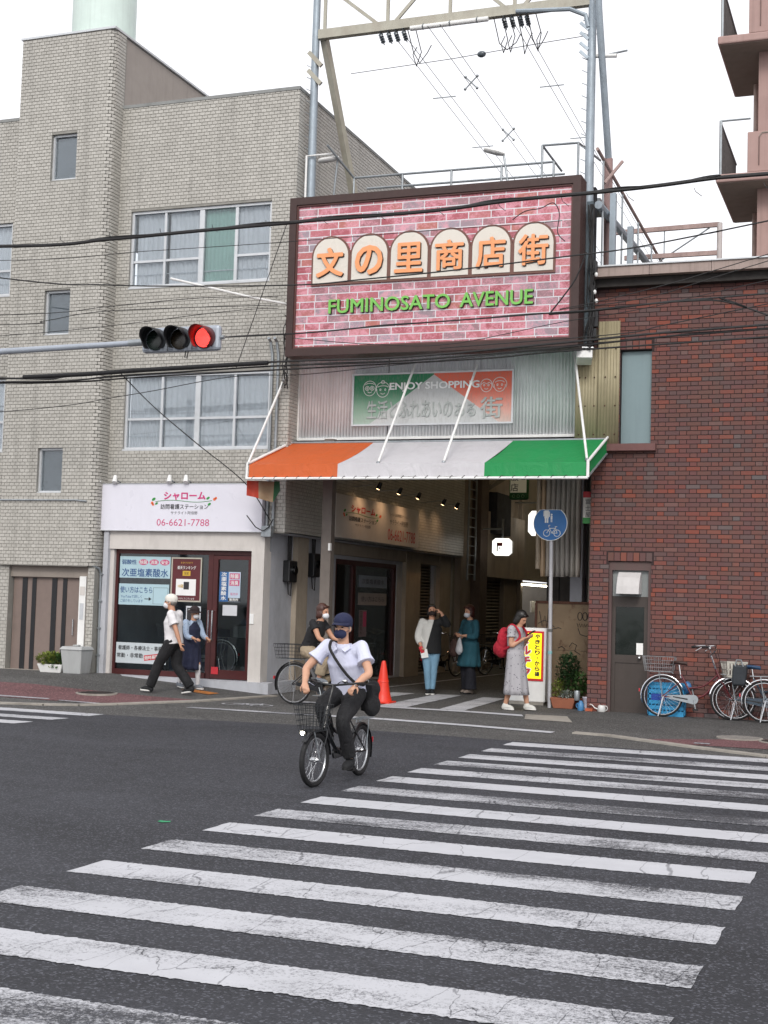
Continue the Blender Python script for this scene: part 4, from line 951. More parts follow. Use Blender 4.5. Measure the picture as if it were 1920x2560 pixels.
for x in (-8.84, -8.69, -8.55, -8.40, -6.54, -6.40, -6.25, -6.13):
    mb = MB()
    for k in range(4): mb.lathe([(.015, 0), (.045, .012), (.045, .028), (.015, .04)], (0, 0, 0), 10, M=None); 
    mb = MB(); d = Vector((0, .55, -.32)).normalized(); Rm = d.to_track_quat('Z', 'Y').to_matrix()
    for k in range(4): mb.lathe([(.014, 0), (.045, .015), (.042, .03), (.014, .045)], Vector((x, 22.5, 11.99))+d*(.06+.05*k), 10, Rm)
    mb.tube([(x, 22.5, 12.0), tuple(Vector((x, 22.5, 11.99))+d*.30)], .010, 5); mb.build('insulator', M['porcelain'], gt)
for k, xs in enumerate((-8.30, -8.15, -6.70, -6.55, -6.42, -6.28, -6.10, -5.95)):
    rr = random.Random(k); x2 = xs+rr.uniform(-.3, .3)
    MB().tube([(xs, 22.5, 11.95), (xs+.05, 22.7, 11.70-.12*rr.random()), ((xs+x2)/2, 22.9, 11.55-.15*rr.random()), (x2, 23.0, 11.7), (x2+.04, 23.1, 11.88)], .009, 5).build('jumper_cable', M['cable'], gt)
# power lines running back over the arcade
def line3(a, b, sag, n=16):
    a = Vector(a); b = Vector(b); return [a.lerp(b, k/n)-Vector((0, 0, sag*4*(k/n)*(1-k/n))) for k in range(n+1)]
lab = {0: ('left pair of power lines running back above the arcade', [(-8.62, 22.9), (-8.42, 22.8)], (-8.95, -8.75)), 1: ('middle pair of power lines running back above the arcade', [(-7.89, 22.4), (-7.66, 22.4)], (-7.95, -7.80)), 2: ('right pair of power lines running back above the arcade', [(-6.40, 22.8), (-6.25, 22.9)], (-6.62, -6.46))}
for k, (l, st_, en) in lab.items():
    o = place('power_line', l, 'power line', (st_[0][0], 22.6, 11.9), 'power lines over the arcade')
    for (x, y), xe in zip(st_, en): MB().tube(line3((x, y, 11.93), (xe-.9, 90, 12.2), .5, 24), .006, 5).build('wire', M['cable'], o)
    for Y in (25.5, 28.4, 32, 37):
        xm = (st_[0][0]+st_[1][0])/2-.012*(Y-22)*1.6; z = 11.88-.02*(Y-23)
        if k != 1: MB().tube([(xm-.24, Y, z), (xm+.24, Y, z)], .012, 5).build('spacer', M['steel'], o)
        else:
            Y2 = Y-.6; mb = MB(); mb.tube([(xm-.12, Y2, z+.12), (xm+.12, Y2, z-.12)], .014, 5); mb.tube([(xm-.12, Y2, z-.12), (xm+.12, Y2, z+.12)], .014, 5)
            for sx_, sz_ in ((-1, 1), (1, -1), (-1, -1), (1, 1)): mb.ell((xm+.12*sx_, Y2, z+.12*sz_), (.03, .03, .03), 8, 6)
            mb.build('spacer', M['steel'], o)
pl = place('span_wire', 'thin cross wire with a round fitting in the white sky', 'wire', (-7.3, 23.8, 11.9)); MB().tube([(-10.0, 24.0, 11.9), (-7.9, 23.85, 11.9), (-6.0, 23.6, 11.9), (-5.0, 23.5, 11.9)], .007, 5).build('wire', M['cable'], pl); MB().ell((-7.31, 23.8, 11.9), (.085, .06, .06), 14, 9).build('fitting', M['porcelain'], pl, smooth=True)
# railing and lamps on top of the sign
rl = place('roof_railing', 'pipe railing along the top of the big sign', 'railing', (-7.5, 23, 8.9))
for a, b in (((-9.45, 9.50), (-5.70, 9.48)), ((-9.19, 9.28), (-5.5, 9.25)), ((-5.91, 9.79), (-5.27, 9.78))): MB().tube([(a[0], 23.0, a[1]), (b[0], 23.0, b[1])], .022, 8).build('rail', M['steel'], rl, smooth=True)
for x, z in ((-9.45, 9.5), (-8.5, 9.49), (-7.57, 9.49), (-6.64, 9.48), (-5.70, 9.48), (-5.91, 9.79), (-5.27, 9.78)): MB().tube([(x, 23.0, 8.6), (x, 23.0, z)], .022, 8).build('post', M['steel'], rl, smooth=True)
MB().tube([(-9.45, 23.0, 9.5), (-9.75, 22.4, 9.95)], .022, 8).build('rail', M['steel'], rl, smooth=True); MB().tube([(-5.91, 23.0, 9.79), (-5.70, 23.6, 9.5)], .02, 8).build('rail', M['steel'], rl); MB().tube([(-5.27, 23.0, 9.78), (-5.05, 23.8, 9.7)], .02, 8).build('rail', M['steel'], rl)
MB().bx(-10.2, -4.85, 22.9, 23.4, 8.55, 8.75).build('walkway', M['steel'], rl)
def flood(base, head, d, label):
    o = place('flood_lamp', label, 'lamp', base); MB().tube([base, head], .02, 8).build('arm', M['steel'], o)
    h = Vector(head); d = Vector(d).normalized(); MB().tube([h-d*.02, h+d*.1, h+d*.32, h+d*.36], [(.04, .03), (.09, .05), (.085, .045), (.05, .025)], 12).build('lamp_head', M['white'], o, smooth=True)
flood((-6.44, 23.0, 8.7), (-6.61, 23.0, 9.70), (-1, -.3, .25), 'white flood lamp on an arm above the middle of the big sign')
flood((-9.8, 22.8, 8.7), (-9.66, 22.7, 9.80), (-1, -.35, -.2), 'white flood lamp above the left end of the big sign')
MB().tube([(-10.15, 22.4, 8.8), (-10.15, 22.4, 9.78), (-9.7, 22.6, 9.85)], .022, 8).build('lamp_frame', M['white'], rl)
# ------------------------------------------------------------------ inside the arcade
M['roof_dark'] = mat('dim_roof_sheet', '#6a655e', .8, 0, .15, 2, dirt=.4)
m_poly, pq = newmat('translucent_roof_sheet'); tq = nd(m_poly, 'ShaderNodeBsdfTranslucent'); pq.inputs['Base Color'].default_value = S2L('#8d8678'); lk(m_poly, mixc(m_poly, noise(m_poly, posn(m_poly), 1.5, 5), S2L('#b5a98f'), S2L('#e0d6c0')), tq.inputs[0]); xq = nd(m_poly, 'ShaderNodeMixShader'); xq.inputs[0].default_value = .8; lk(m_poly, pq.outputs[0], xq.inputs[1]); lk(m_poly, tq.outputs[0], xq.inputs[2]); lk(m_poly, xq.outputs[0], m_poly.node_tree.nodes['Material Output'].inputs[0])
ar = place('arcade_roof', 'dim translucent roof covering the shopping arcade', 'roof', (-7.5, 40, 6.2))
for k in range(12): MB().bx(-10.5, -4.6, 22.9+k*3.4, 22.9+k*3.4+3.36, 6.20, 6.21).build('roof_sheet', m_poly, ar)
for k in range(9): MB().bx(-10.4, -4.8, 23.6+k*4, 23.75+k*4, 5.95, 6.19).build('roof_beam', M['darkbrown'], ar)
ap = place('arcade_post', 'square dark steel post beside the tiled corner', 'post', (-9.58, 22.6, 0))
MB().bx(-9.67, -9.48, 22.52, 22.70, .0, 4.62).build('shaft', mat('taupe_post', '#6d655f', .6, .1, .1, 4, dirt=.3), ap, bevel=.01); MB().bx(-9.72, -9.43, 22.47, 22.75, .0, .06).build('base_plate', M['steel'], ap)
MB().bx(-9.50, -9.46, 22.45, 22.52, 2.62, 2.75).build('camera', M['white'], ap)
# shops on the left, behind the tiled building
ih = place('arcade_house', 'dim brown shop house with roller shutter inside the arcade', 'building', (-10.8, 36, 0))
M['brownwall'] = mat('brown_render', '#8d8276', .9, 0, .12, 2, dirt=.35, bmp=.15)
IX = -10.35
mb = MB(); wall_y(mb, 33.05, 38.6, 0, 6.2, IX-.2, IX, [(34.63, 37.1, 0, 2.48)]); mb.build('wall', M['brownwall'], ih)
MB().bx(IX, IX+.18, 34.6, 38.55, 2.48, 4.2).build('fascia', mat('beige_fascia', '#a3978a', .85, 0, .1, 2, dirt=.35), ih)
s_ = MB().bx(IX-.14, IX-.12, 34.63, 37.1, .02, 2.48).build('shutter', M['shutter'], ih); shutter('slat', IX-.12, 34.63, 37.1, .05, 2.46, M['shutter'], s_, .09)
MB().bx(IX, IX+.35, 35.0, 36.4, 3.62, 4.72).build('bay_window', M['dark_int'], ih)
MB().bx(IX, IX+.25, 33.9, 34.55, 0, 6.2).build('pillar', mat('brown_pillar', '#5a4d45', .8, 0, .1, 3, dirt=.3), ih)
ld = place('pipe_ladder', 'grey pipe ladder fixed high on the arcade wall', 'ladder', (IX+.1, 33.5, 2.4))
for y in (33.22, 33.85): MB().tube([(IX+.12, y, 2.35), (IX+.12, y, 5.6)], .028, 8).build('rail', M['steel'], ld)
for k in range(13): MB().tube([(IX+.12, 33.22, 2.5+k*.24), (IX+.12, 33.85, 2.5+k*.24)], .014, 6).build('rung', M['steel'], ld)
MB().bar((IX+.1, 34.5, 4.7), (IX+.9, 36.5, 5.7), .08, .1).build('diagonal_strut', M['roof_dark'], ih)
ih2 = place('arcade_house', 'far grey shop house beyond the lit lanterns', 'building', (-10.8, 44, 0))
mb = MB(); wall_y(mb, 38.6, 62, 2.5, 6.2, IX-.2, IX, []); wall_y(mb, 44.5, 62, 0, 2.5, IX-.2, IX, [(46, 50, 0, 2.3)]); mb.bx(IX-3, IX-2.8, 38.6, 45, 0, 2.5); mb.bx(IX-3, IX, 44.4, 44.5, 0, 2.5); mb.build('wall', mat('grey_render', '#989289', .9, 0, .1, 2, dirt=.3), ih2)
MB().bx(IX-.1, IX+.1, 38.5, 38.75, 0, 6.2).build('corner_post', M['brownwall'], ih2)
for k in range(4):
    MB().bx(IX-2.7, IX-1.4+.3*(k % 2), 39.2+k*1.2, 40.2+k*1.2, .05, 1.0+.25*(k % 2)).build('shelf', mat('crate_%d' % k, ('#8c7b3c', '#6b6258', '#9a8a55', '#7a4a3a')[k], .8, 0, .2, 5), ih2)
MB().bx(IX-.25, IX-.18, 39.0, 39.5, 1.1, 2.2).build('banner', mat('yellow_banner', '#a08a4e', .8, 0, .2, 6), ih2)
MB().bx(IX-.15, IX-.1, 40.6, 41.5, 1.55, 1.9).build('notice', M['plaster'], ih2)
MB().bx(-11, -4.6, 62, 62.2, 0, 6.2).build('arcade_end', M['roof_dark'], ih2)
def lit(name, col, s):
    m, p = newmat(name); p.inputs['Base Color'].default_value = S2L('#e8e8e0'); p.inputs['Emission Color'].default_value = S2L(col); p.inputs['Emission Strength'].default_value = s; return m
tl = place('fluorescent_lamp', 'row of lit fluorescent tubes over the far stall front', 'lamp', (IX+.12, 40.4, 2.36))
for k in range(3): MB().tube([(IX+.12, 38.6+k*1.22, 2.36), (IX+.12, 39.75+k*1.22, 2.36)], .022, 8).build('tube', lit('tube_glow_%d' % k, '#fff8e0', 14), tl)
MB().bx(IX+.05, IX+.19, 38.5, 42.3, 2.39, 2.43).build('housing', M['white'], tl)
def lantern(cx, y, z0, z1, w, label, mark):
    o = place('lantern_sign', label, 'lantern', (cx, y, z0)); h = z1-z0; c = .16
    def octa(s, yy): return [(cx+a*w/2*s, yy, (z0+z1)/2+b*h/2*s) for a, b in ((-1+2*c, -1), (1-2*c, -1), (1, -1+2*c), (1, 1-2*c), (1-2*c, 1), (-1+2*c, 1), (-1, 1-2*c), (-1, -1+2*c))]
    MB().prism(octa(1, y+.16), (0, -.16, 0)).build('light_box', lit('lantern_glow', '#fffdf4', 1.15), o)
    mb = MB(); mb.bx(cx-.02, cx+.02, y+.06, y+.10, z1, z1+.5); mb.bx(-10.35, cx, y+.06, y+.10, z1+.22, z1+.26); mb.build('hanger', M['steel'], o)
    MB().prism(octa(1.03, y+.12), (0, -.05, 0)).build('rim', M['alu'], o)
    if mark:
        mb = MB(); mb.bx(cx-.13, cx-.10, y-.006, y-.001, (z0+z1)/2-.12, (z0+z1)/2+.11); mb.build('mark_stroke', M['ink_dark'], o)
        MB().bx(cx-.10, cx+.02, y-.006, y-.001, (z0+z1)/2+.02, (z0+z1)/2+.11).build('mark_flag', M['ink_red'], o)
        MB().prism([(cx-.045+.022*cos(a*pi/5), y-.001, (z0+z1)/2-.03+.022*sin(a*pi/5)) for a in range(10)], (0, -.005, 0)).build('mark_dot', M['ink_dark'], o)
lantern(-9.57, 34.0, 3.01, 3.45, .50, 'lit white lantern sign with a small red mark in the arcade', True)
lantern(-9.62, 38.0, 3.74, 4.44, .62, 'lit white lantern half hidden behind the blue round traffic sign', False)
vs_ = place('hanging_sign', 'green and white upright shop sign hanging under the awning edge', 'sign', (-9.15, 34, 4.45))
MB().bx(-9.40, -8.90, 33.95, 34.12, 4.44, 5.9).build('case', mat('green_case', '#2c6a42', .5, 0, .08, 6), vs_, bevel=.05)
MB().bx(-9.36, -8.94, 33.935, 33.95, 4.62, 5.85).build('face', lit('dim_face', '#a9a690', .12), vs_)
for i, ch in enumerate('店服呉'): text(ch, .2, .2, (-9.25, 33.934, 4.75+.27*i), M['ink_dark'], vs_, bold=.01)
text('信', .11, .12, (-9.03, 33.934, 5.0), M['ink_dark'], vs_)
m_pg = mat('pale_green_ink', '#7fb08a', .6)
for x in (-9.27, -9.15, -9.03): MB().tube([(x+.035*cos(a*pi/6), 33.946, 4.53+.035*sin(a*pi/6)) for a in range(12)], .008, 4, closed=True).build('faded_mark', m_pg, vs_)
MB().bx(-10.35, -9.15, 34.0, 34.05, 5.3, 5.36).build('bracket', M['steel'], vs_)
# closing curtain of the arcade, drawn aside and rolled in tall folds
cu_ = place('arcade_curtain', 'tall bundle of grey-beige curtain folds beside the red brick wall', 'curtain', (-5.6, 23.6, 2.25))
for i in range(9):
    rr = random.Random(40+i); x0 = -6.02+.088*i; w = .085; zb = 2.26+(.30 if i == 0 else .02*rr.random()); col = ('#a89a86', '#b0977a', '#a59d93', '#9a948d', '#98948f', '#a09b94', '#9a958f', '#9d9890', '#aaa39a')[i]
    vs = []; n = 10; zz = [4.7, 4.2, 3.6, 3.0, 2.6, 2.4, zb]
    for j, z in enumerate(zz):
        sp = 1+.25*max(0, (2.7-z))*rr.uniform(-.5, 1)
        for k in range(n+1):
            a = pi*k/n; vs.append((x0+w/2-w/2*1.05*cos(a)*sp+.02*rr.random()*(z < 2.7), 23.62-.10*sin(a)-.012*sin(z*3+i), z))
    fs = [(j*(n+1)+k, j*(n+1)+k+1, (j+1)*(n+1)+k+1, (j+1)*(n+1)+k) for j in range(len(zz)-1) for k in range(n)]
    MB().add(vs, fs).build('fold', mat('curtain_vinyl_%d' % i, col, .5, 0, .10, 3, streak=.3), cu_, smooth=60, solid=.004)
MB().tube([(-6.4, 23.6, 4.72), (-5.0, 23.6, 4.72)], .03, 8).build('curtain_rail', M['steel'], cu_)
gp = place('concrete_pillar', 'plain grey pillar behind the rusty panel', 'pillar', (-5.49, 24.6, 0)); MB().bx(-5.60, -5.38, 24.5, 24.75, 0, 6.2).build('shaft', M['plaster_grey'], gp); MB().bx(-5.62, -5.36, 24.48, 24.77, 0, .15).build('plinth', M['concrete'], gp)
gp2 = place('drain_stack', 'brown pipe and dark sheet for the shaded gap by the red brick wall', 'pipe', (-5.0, 24.3, 0)); MB().tube([(-5.25, 24.6, 0), (-5.25, 24.6, 6)], .045, 10).build('pipe', M['gantry_rust'], gp2); MB().bx(-5.38, -4.82, 25.0, 25.05, 0, 6.2).build('board', M['dark_int'], gp2)  # dark sheet closes the gap, its shade put into the colour
dkb = place('stall_front', 'dark closed stall front behind the curtain folds', 'stall', (-5.6, 26, 0)); MB().bx(-6.3, -4.8, 25.6, 25.7, 0, 6.2).build('board_wall', mat('dark_boards', '#33312f', .8, 0, .2, 3), dkb)
for k in range(6): MB().bx(-6.28+.25*k, -6.06+.25*k, 25.57, 25.6, .1, 2.3).build('board', mat('dark_board_%d' % k, '#3a3531', .8, 0, .2, 4), dkb)
# rusty panel with scrawled graffiti
XO, YO = -.12, .70
rp = place('rusty_panel', 'tan sheet metal panel with rusty edges and black scrawls', 'panel', (-5.45+XO, 23.3+YO, 0)); rp_m = Matrix.Translation((XO, YO, 0))
m_pan, pp_ = newmat('rusty_tan_sheet'); ps_ = posn(m_pan); c_ = mixc(m_pan, noise(m_pan, ps_, 3, 5), S2L('#665541'), S2L('#85725a')); c_ = mixc(m_pan, ramp(m_pan, noise(m_pan, posn(m_pan, (1, 1, .6)), 5, 6, .75), [(.55, 0.), (.68, .85)]), c_, S2L('#4a2a18')); lk(m_pan, c_, pp_.inputs['Base Color']); pp_.inputs['Roughness'].default_value = .7
m_rust = mat('rust', '#4f3226', .9, 0, .4, 14, dirt=.5)
MB().bx(-5.95, -4.92, 23.28, 23.31, .02, .98).build('lower_sheet', m_pan, rp); MB().bx(-5.95, -4.92, 23.272, 23.302, .985, 1.80).build('upper_sheet', m_pan, rp)
mb = MB(); mb.bx(-5.97, -4.90, 23.255, 23.32, 1.80, 1.845); rpt = mb.build('edge_angle', m_rust, rp)
for x in (-5.98, -4.94): MB().bx(x, x+.04, 23.25, 23.32, .0, 1.8).build('edge_angle', m_rust, rp)
for k in range(13): MB().bx(-4.938, -4.905, 23.246, 23.25, .12+.13*k, .20+.13*k).build('rust_flake', mat('flake', '#a08a70', .8), rp)
def scrawl(pts, r=.006): MB().tube([(x, 23.268, z) for x, z in pts], r, 4).build('graffiti', M['ink_dark'], rp)
rr = random.Random(5)
scrawl([(-5.90, 1.66), (-5.85, 1.40), (-5.80, 1.58), (-5.76, 1.36), (-5.74, 1.72), (-5.70, 1.45), (-5.62, 1.38)]); scrawl([(-5.92, 1.44), (-5.82, 1.50), (-5.70, 1.47)]); scrawl([(-5.88, 1.32), (-5.72, 1.33), (-5.55, 1.38), (-5.50, 1.36)])
for cx in (-5.17, -5.08, -4.99): scrawl([(cx+.04*cos(a*pi/6), 1.59+.07*sin(a*pi/6)) for a in range(13)])
scrawl([(-5.22+.022*k, 1.43+.035*(-1)**k*(1-.04*k)) for k in range(12)]); scrawl([(-5.2, 1.38), (-5.16, 1.27), (-5.05, 1.24), (-4.98, 1.28), (-4.97, 1.42)]); scrawl([(-5.35, 1.05), (-5.30, 1.12), (-5.22, 1.08), (-5.25, .98), (-5.15, .92)]); scrawl([(-5.55, 1.02), (-5.48, 1.05), (-5.42, 1.0)])

for ch_ in rp.children: ch_.location = Vector(ch_.location)+Vector((XO, YO, 0))
# ------------------------------------------------------------------ red brick building on the right
BSTOPS = [(0., S2L('#5c4645')), (.18, S2L('#5f3c3c')), (.38, S2L('#663e37')), (.62, S2L('#6f413a')), (.78, S2L('#653b3b')), (.88, S2L('#863f2d')), (.94, S2L('#7a4438')), (1., S2L('#5f5556'))]
M['brick'] = tile_material('red_brick', BSTOPS, 'face', .7, .22); M['brick1'] = tile_material('red_brick_single', BSTOPS, 'obj', .7, .22)
M['mortar'] = mat('dark_mortar', '#372a2a', .95, 0, .15, 5)
rb = place('brick_building', 'low dark red brick building with a flat fascia and back door', 'building', (-1, 26, 0))
RY = 22.6; RX0 = -4.84; RX1 = 8.0
DOOR = (-4.52, -3.82, -.1, 2.53); RW = (-4.39, -3.87, 4.47, 6.04)
mb = MB(); wall_x(mb, RX0, RX1, -.1, 7.1, RY, RY+.25, [DOOR, RW]); mb.bx(RX0, RX0+.25, RY+.25, 62.3, -.1, 7.1); mb.build('wall', M['mortar'], rb)  # side wall carried on out of view to darken the arcade
rt2 = random.Random(11); BP = .0735; BJ = .009
bricks = courses(RX0, RX1, -.03, 7.08, BP, BJ, [.229, .117], [DOOR, RW, (-4.56, -3.78, 2.50, 2.68), (-4.43, -3.83, 6.04, 6.20)], rt2)
def vis(t): return -4.8 < t[0] and t[1] < -1.75 and .9 < t[2] < 4.2 and t[1]-t[0] > .09
near = sorted([t for t in bricks if vis(t) and not (t[0] < -3.75 and t[2] < 2.6)], key=lambda t: t[0]**2+(t[2]-EYE)**2)[:300]; nset = set(near); mbt = MB()
map_r = lambda u: ((u, RY), (0, -1))
for t in bricks:
    if t in nset: continue
    tile_block(mbt, map_r, t, .008+.002*rt2.random(), rt2.random())
for a in range(7):                                  # soldier courses over door and window
    tile_block(mbt, map_r, (-4.535+.105*a, -4.44+.105*a, 2.53, 2.67), .010, rt2.random())
for a in range(5): tile_block(mbt, map_r, (-4.40+.107*a, -4.305+.107*a, 6.05, 6.19), .010, rt2.random())
for t in courses(RY+.01, 30, -.03, 7.08, BP, BJ, [.229, .117], [], rt2): tile_block(mbt, lambda u: ((RX0, u), (-1, 0)), t, .008, rt2.random())
tag(mbt.build('wall_bricks', M['brick'], rb), kind='stuff')
meshes = {}
for t in near:
    w = round(t[1]-t[0], 3)
    if w not in meshes:
        b = MB(); tile_block(b, lambda u: ((u, 0), (0, -1)), (0, w, 0, BP-BJ), .009)
        me = bpy.data.meshes.new('brick'); me.from_pydata(b.v, [], b.f); me.materials.append(M['brick1']); meshes[w] = me
    o = link(bpy.data.objects.new('brick', meshes[w]), rb); o.location = (t[0], RY, t[2])
M['fascia'] = mat('beige_pink_fascia', '#a08f88', .7, .05, .08, 3, streak=.35)
for k in range(8): MB().bx(-4.88+1.0*k, -4.88+1.0*k+.992, 22.28, 22.62, 7.225, 7.385).build('fascia_panel', M['fascia'], rb)
MB().bx(-4.90, 4, 22.25, 22.64, 7.386, 7.41).build('fascia_cap', M['alu'], rb)
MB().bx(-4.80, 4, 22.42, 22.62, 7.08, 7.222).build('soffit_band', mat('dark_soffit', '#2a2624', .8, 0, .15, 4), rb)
MB().bx(-4.8, 4, 22.63, 40, 7.1, 7.2).build('flat_roof', M['roofgrey'], rb)
# blind window
MB().bx(-4.38, -3.88, 22.70, 22.74, 4.49, 6.03).build('window', mat('blue_grey_panel', '#7f9296', .45, .1, .04, 2, streak=.1), rb)
MB().bx(-4.62, -3.77, 22.46, 22.63, 4.345, 4.46).build('window_sill', mat('brown_sill', '#6e4b48', .7, 0, .08, 6), rb)
# back door in its recess, with an extractor hood above
mb = MB(); 
for a, b in ((-4.52, -4.47), (-3.87, -3.82)): mb.bx(a, b, 22.64, 22.72, -.05, 2.52)
mb.bx(-4.47, -3.87, 22.64, 22.72, 2.38, 2.52); mb.build('door_jamb', M['brick'], rb)
M['doorbrown'] = mat('dark_brown_door', '#453d39', .5, .2, .12, 4, streak=.3)
mb = MB()
for a, b, c, d in ((-4.47, -3.87, 1.78, 1.95), (-4.41, -3.94, .86, .99), (-4.47, -4.41, .03, 1.78), (-3.94, -3.87, .03, 1.78), (-4.41, -3.94, .03, .10)): mb.bx(a, b, 22.70, 22.75, c, d)
dd = mb.build('door', M['doorbrown'], rb)
MB().bx(-4.41, -3.94, 22.72, 22.726, .99, 1.78).build('pane', mat('smoked_glass', '#1d2320', .08, 0, .1, 3), dd)
MB().bx(-4.41, -3.94, 22.715, 22.74, .10, .86).build('lower_panel', M['doorbrown'], dd)
MB().ell((-4.0, 22.66, .95), (.03, .04, .03), 12, 8).build('knob', M['chrome'], dd, smooth=True)
MB().bx(-4.06, -3.95, 22.695, 22.70, 1.0, 1.19).build('paper_notice', M['ink_white'], dd)
MB().bx(-4.47, -3.87, 22.72, 22.75, 1.95, 2.38).build('transom_panel', mat('grey_transom', '#8a8f8f', .6, 0, .1, 4, dirt=.3), rb)
MB().bx(-4.50, -3.84, 22.55, 22.75, -.05, .035).build('door_sill', M['concrete'], rb)
hd = MB(); x0, x1 = -4.36, -3.99
hd.add([(x0, 22.71, 1.99), (x1, 22.71, 1.99), (x1, 22.71, 2.35), (x0, 22.71, 2.35), (x0, 22.42, 1.99), (x1, 22.42, 1.99), (x1, 22.45, 2.12), (x0, 22.45, 2.12), (x0, 22.52, 2.26), (x1, 22.52, 2.26), (x1, 22.62, 2.345), (x0, 22.62, 2.345)],
    [(4, 5, 6, 7), (7, 6, 9, 8), (8, 9, 10, 11), (11, 10, 2, 3), (0, 4, 7, 8, 11, 3), (1, 2, 10, 9, 6, 5)])
ho = place('vent_hood', 'white curved extractor hood above the narrow back door', 'vent', (-4.17, 22.55, 1.99)); hd.build('hood', mat('ivory_hood', '#c4c1c0', .5, 0, .05, 5, dirt=.15), ho, bevel=.006); MB().bx(-4.34, -4.01, 22.46, 22.70, 1.995, 2.0).build('grille', M['blackplastic'], ho)
# cream corrugated sheets and security box left of the window
cs = place('sheet_cladding', 'cream corrugated sheet with bolt rows beside the blind window', 'cladding', (-4.75, 22.5, 4.46))
corrugated('sheet', -5.12, -4.75, 4.47, 6.05, 22.50, M['corr_cream'], cs, .05, .004); corrugated('sheet', -4.75, -4.385, 4.46, 6.52, 22.508, M['corr_cream'], cs, .05, .004)
for z in (4.62, 5.10, 5.58, 6.06):
    for x in (-5.05, -4.95, -4.80, -4.62, -4.45): 
        if z < 6 or x > -4.75: MB().ell((x, 22.492, z), (.014, .012, .014), 8, 5).build('bolt', m_rust, cs)
MB().bx(-5.10, -4.86, 22.53, 22.58, 4.4, 8.0).build('backing_post', M['dark_int'], cs)
sb = place('security_box', 'white tilted camera housing under the right end of the big sign', 'camera', (-4.93, 22.3, 5.85))
MB().box((-4.93, 22.25, 5.88), (.26, .34, .15), Euler((radians(-12), 0, radians(15))).to_matrix()).build('housing', M['white'], sb, bevel=.012); MB().box((-4.93, 22.25, 5.97), (.29, .40, .012), Euler((radians(-12), 0, radians(15))).to_matrix()).build('sunshield', M['alu'], sb); MB().tube([(-4.95, 22.3, 5.95), (-4.97, 22.45, 6.1)], .025, 8).build('bracket', M['steel'], sb)
fj = place('hanging_sign', 'narrow red, white and green shop sign on the red brick corner', 'sign', (-4.93, 22.9, 3.2))
MB().bx(-5.03, -4.86, 22.86, 22.92, 3.26, 3.60).build('face', M['plaster'], fj); MB().bx(-5.03, -4.86, 22.86, 22.92, 3.60, 3.70).build('red_cap', M['ink_red'], fj); MB().bx(-5.03, -4.86, 22.86, 22.92, 3.16, 3.26).build('green_foot', M['ink_green'], fj)
for i, ch in enumerate('富士屋'): text(ch, .085, .085, (-4.945, 22.858, 3.53-.11*i), M['ink_dark'], fj)
fl = place('fluorescent_lamp', 'short lit tube lamp under the green awning corner', 'lamp', (-4.98, 23, 4.0)); MB().tube([(-5.06, 23.1, 4.16), (-4.92, 22.95, 4.10)], .022, 8).build('tube', lit('tube_glow_b', '#ffffff', 10), fl); MB().bar((-5.07, 23.1, 4.19), (-4.91, 22.95, 4.13), .05, .02).build('housing', M['white'], fl)
# ------------------------------------------------------------------ roof steelwork over the brick building
rs = place('roof_steelwork', 'rusty steel frame, beams and rails on the brick building roof', 'framework', (-4, 25, 7.2))
M['pinkrust'] = mat('pinkish_rusted_steel', '#a08a85', .7, .15, .15, 5, dirt=.4, dirtcol='#4d3430')
MB().tube([(-4.75, 22.3, 8.45), (-4.75, 26.2, 8.6), (-4.75, 30, 8.6)], .07, 8).build('sloping_beam', M['gantry'], rs)
for a, b in (((-4.72, 22.0, 9.30), (-4.72, 28.6, 9.0)), ((-4.72, 22.6, 8.9), (-4.5, 23.0, 9.38))): MB().tube([a, b], .03, 8).build('hand_rail', M['pinkrust'], rs)
for y in (22.5, 24.2, 25.8, 27.3): MB().tube([(-4.72, y, 7.2), (-4.72, y, 9.28-.045*(y-22))], .018, 6).build('rail_post', M['steel'], rs)
for a, b in (((-5.5, 27.5, 9.40), (-3.41, 27.5, 9.43)), ((-5.3, 27.5, 8.86), (-3.41, 27.5, 8.86))): MB().bar(a, b, .07, .09).build('cross_beam', M['pinkrust'], rs)
MB().tube([(-3.41, 27.5, 7.2), (-3.41, 27.5, 9.46)], .055, 10).build('end_post', mat('white_pipe', '#b5adab', .6, 0, .08, 5, dirt=.3), rs, smooth=True)
MB().tube([(-3.6, 27.5, 9.38), (-4.6, 27.5, 8.75)], .016, 6).build('stay', M['steel'], rs); MB().tube([(-4.5, 27.5, 8.8), (-4.5, 27.5, 9.4)], .014, 6).build('stay', M['steel'], rs)
for x, y, h in ((-4.62, 22.9, 8.8), (-4.45, 23.6, 8.4)): MB().bx(x-.05, x+.05, y-.05, y+.05, 7.2, h).build('stub_column', M['gantry'], rs)
MB().bx(-4.9, -4.3, 24.5, 29, 7.2, 7.95).build('plant_box', mat('grey_plant_box', '#6f6a66', .8, .1, .15, 3, dirt=.4), rs)
# tangle of cables down the steel post beside the sign
cb_ = place('cable_tangle', 'tangle of black cables hanging down beside the sign frame', 'cable', (-4.8, 22.1, 6))
for k in range(9):
    rr = random.Random(90+k); x = -4.86+.09*rr.random(); pts = []
    for j in range(10): pts.append((x+rr.uniform(-.035, .035)+.012*k*(j/9)-.05*(j > 7), 22.05+.08*rr.random(), 8.4-j*.27))
    MB().tube(pts, .008+.006*rr.random(), 5).build('cable', M['cable'], cb_)
for z, w, h in ((7.35, .12, .22), (7.0, .10, .10), (6.5, .16, .3), (6.25, .14, .16)): MB().bx(-4.84, -4.84+w, 22.10, 22.22, z-h/2, z+h/2).build('splice_box', M['blackplastic'], cb_, bevel=.01)
for z, x in ((7.22, -4.72), (6.93, -4.74), (6.78, -4.71)): MB().ell((x, 22.1, z), (.028, .028, .04), 8, 6).build('insulator', M['white'], cb_)
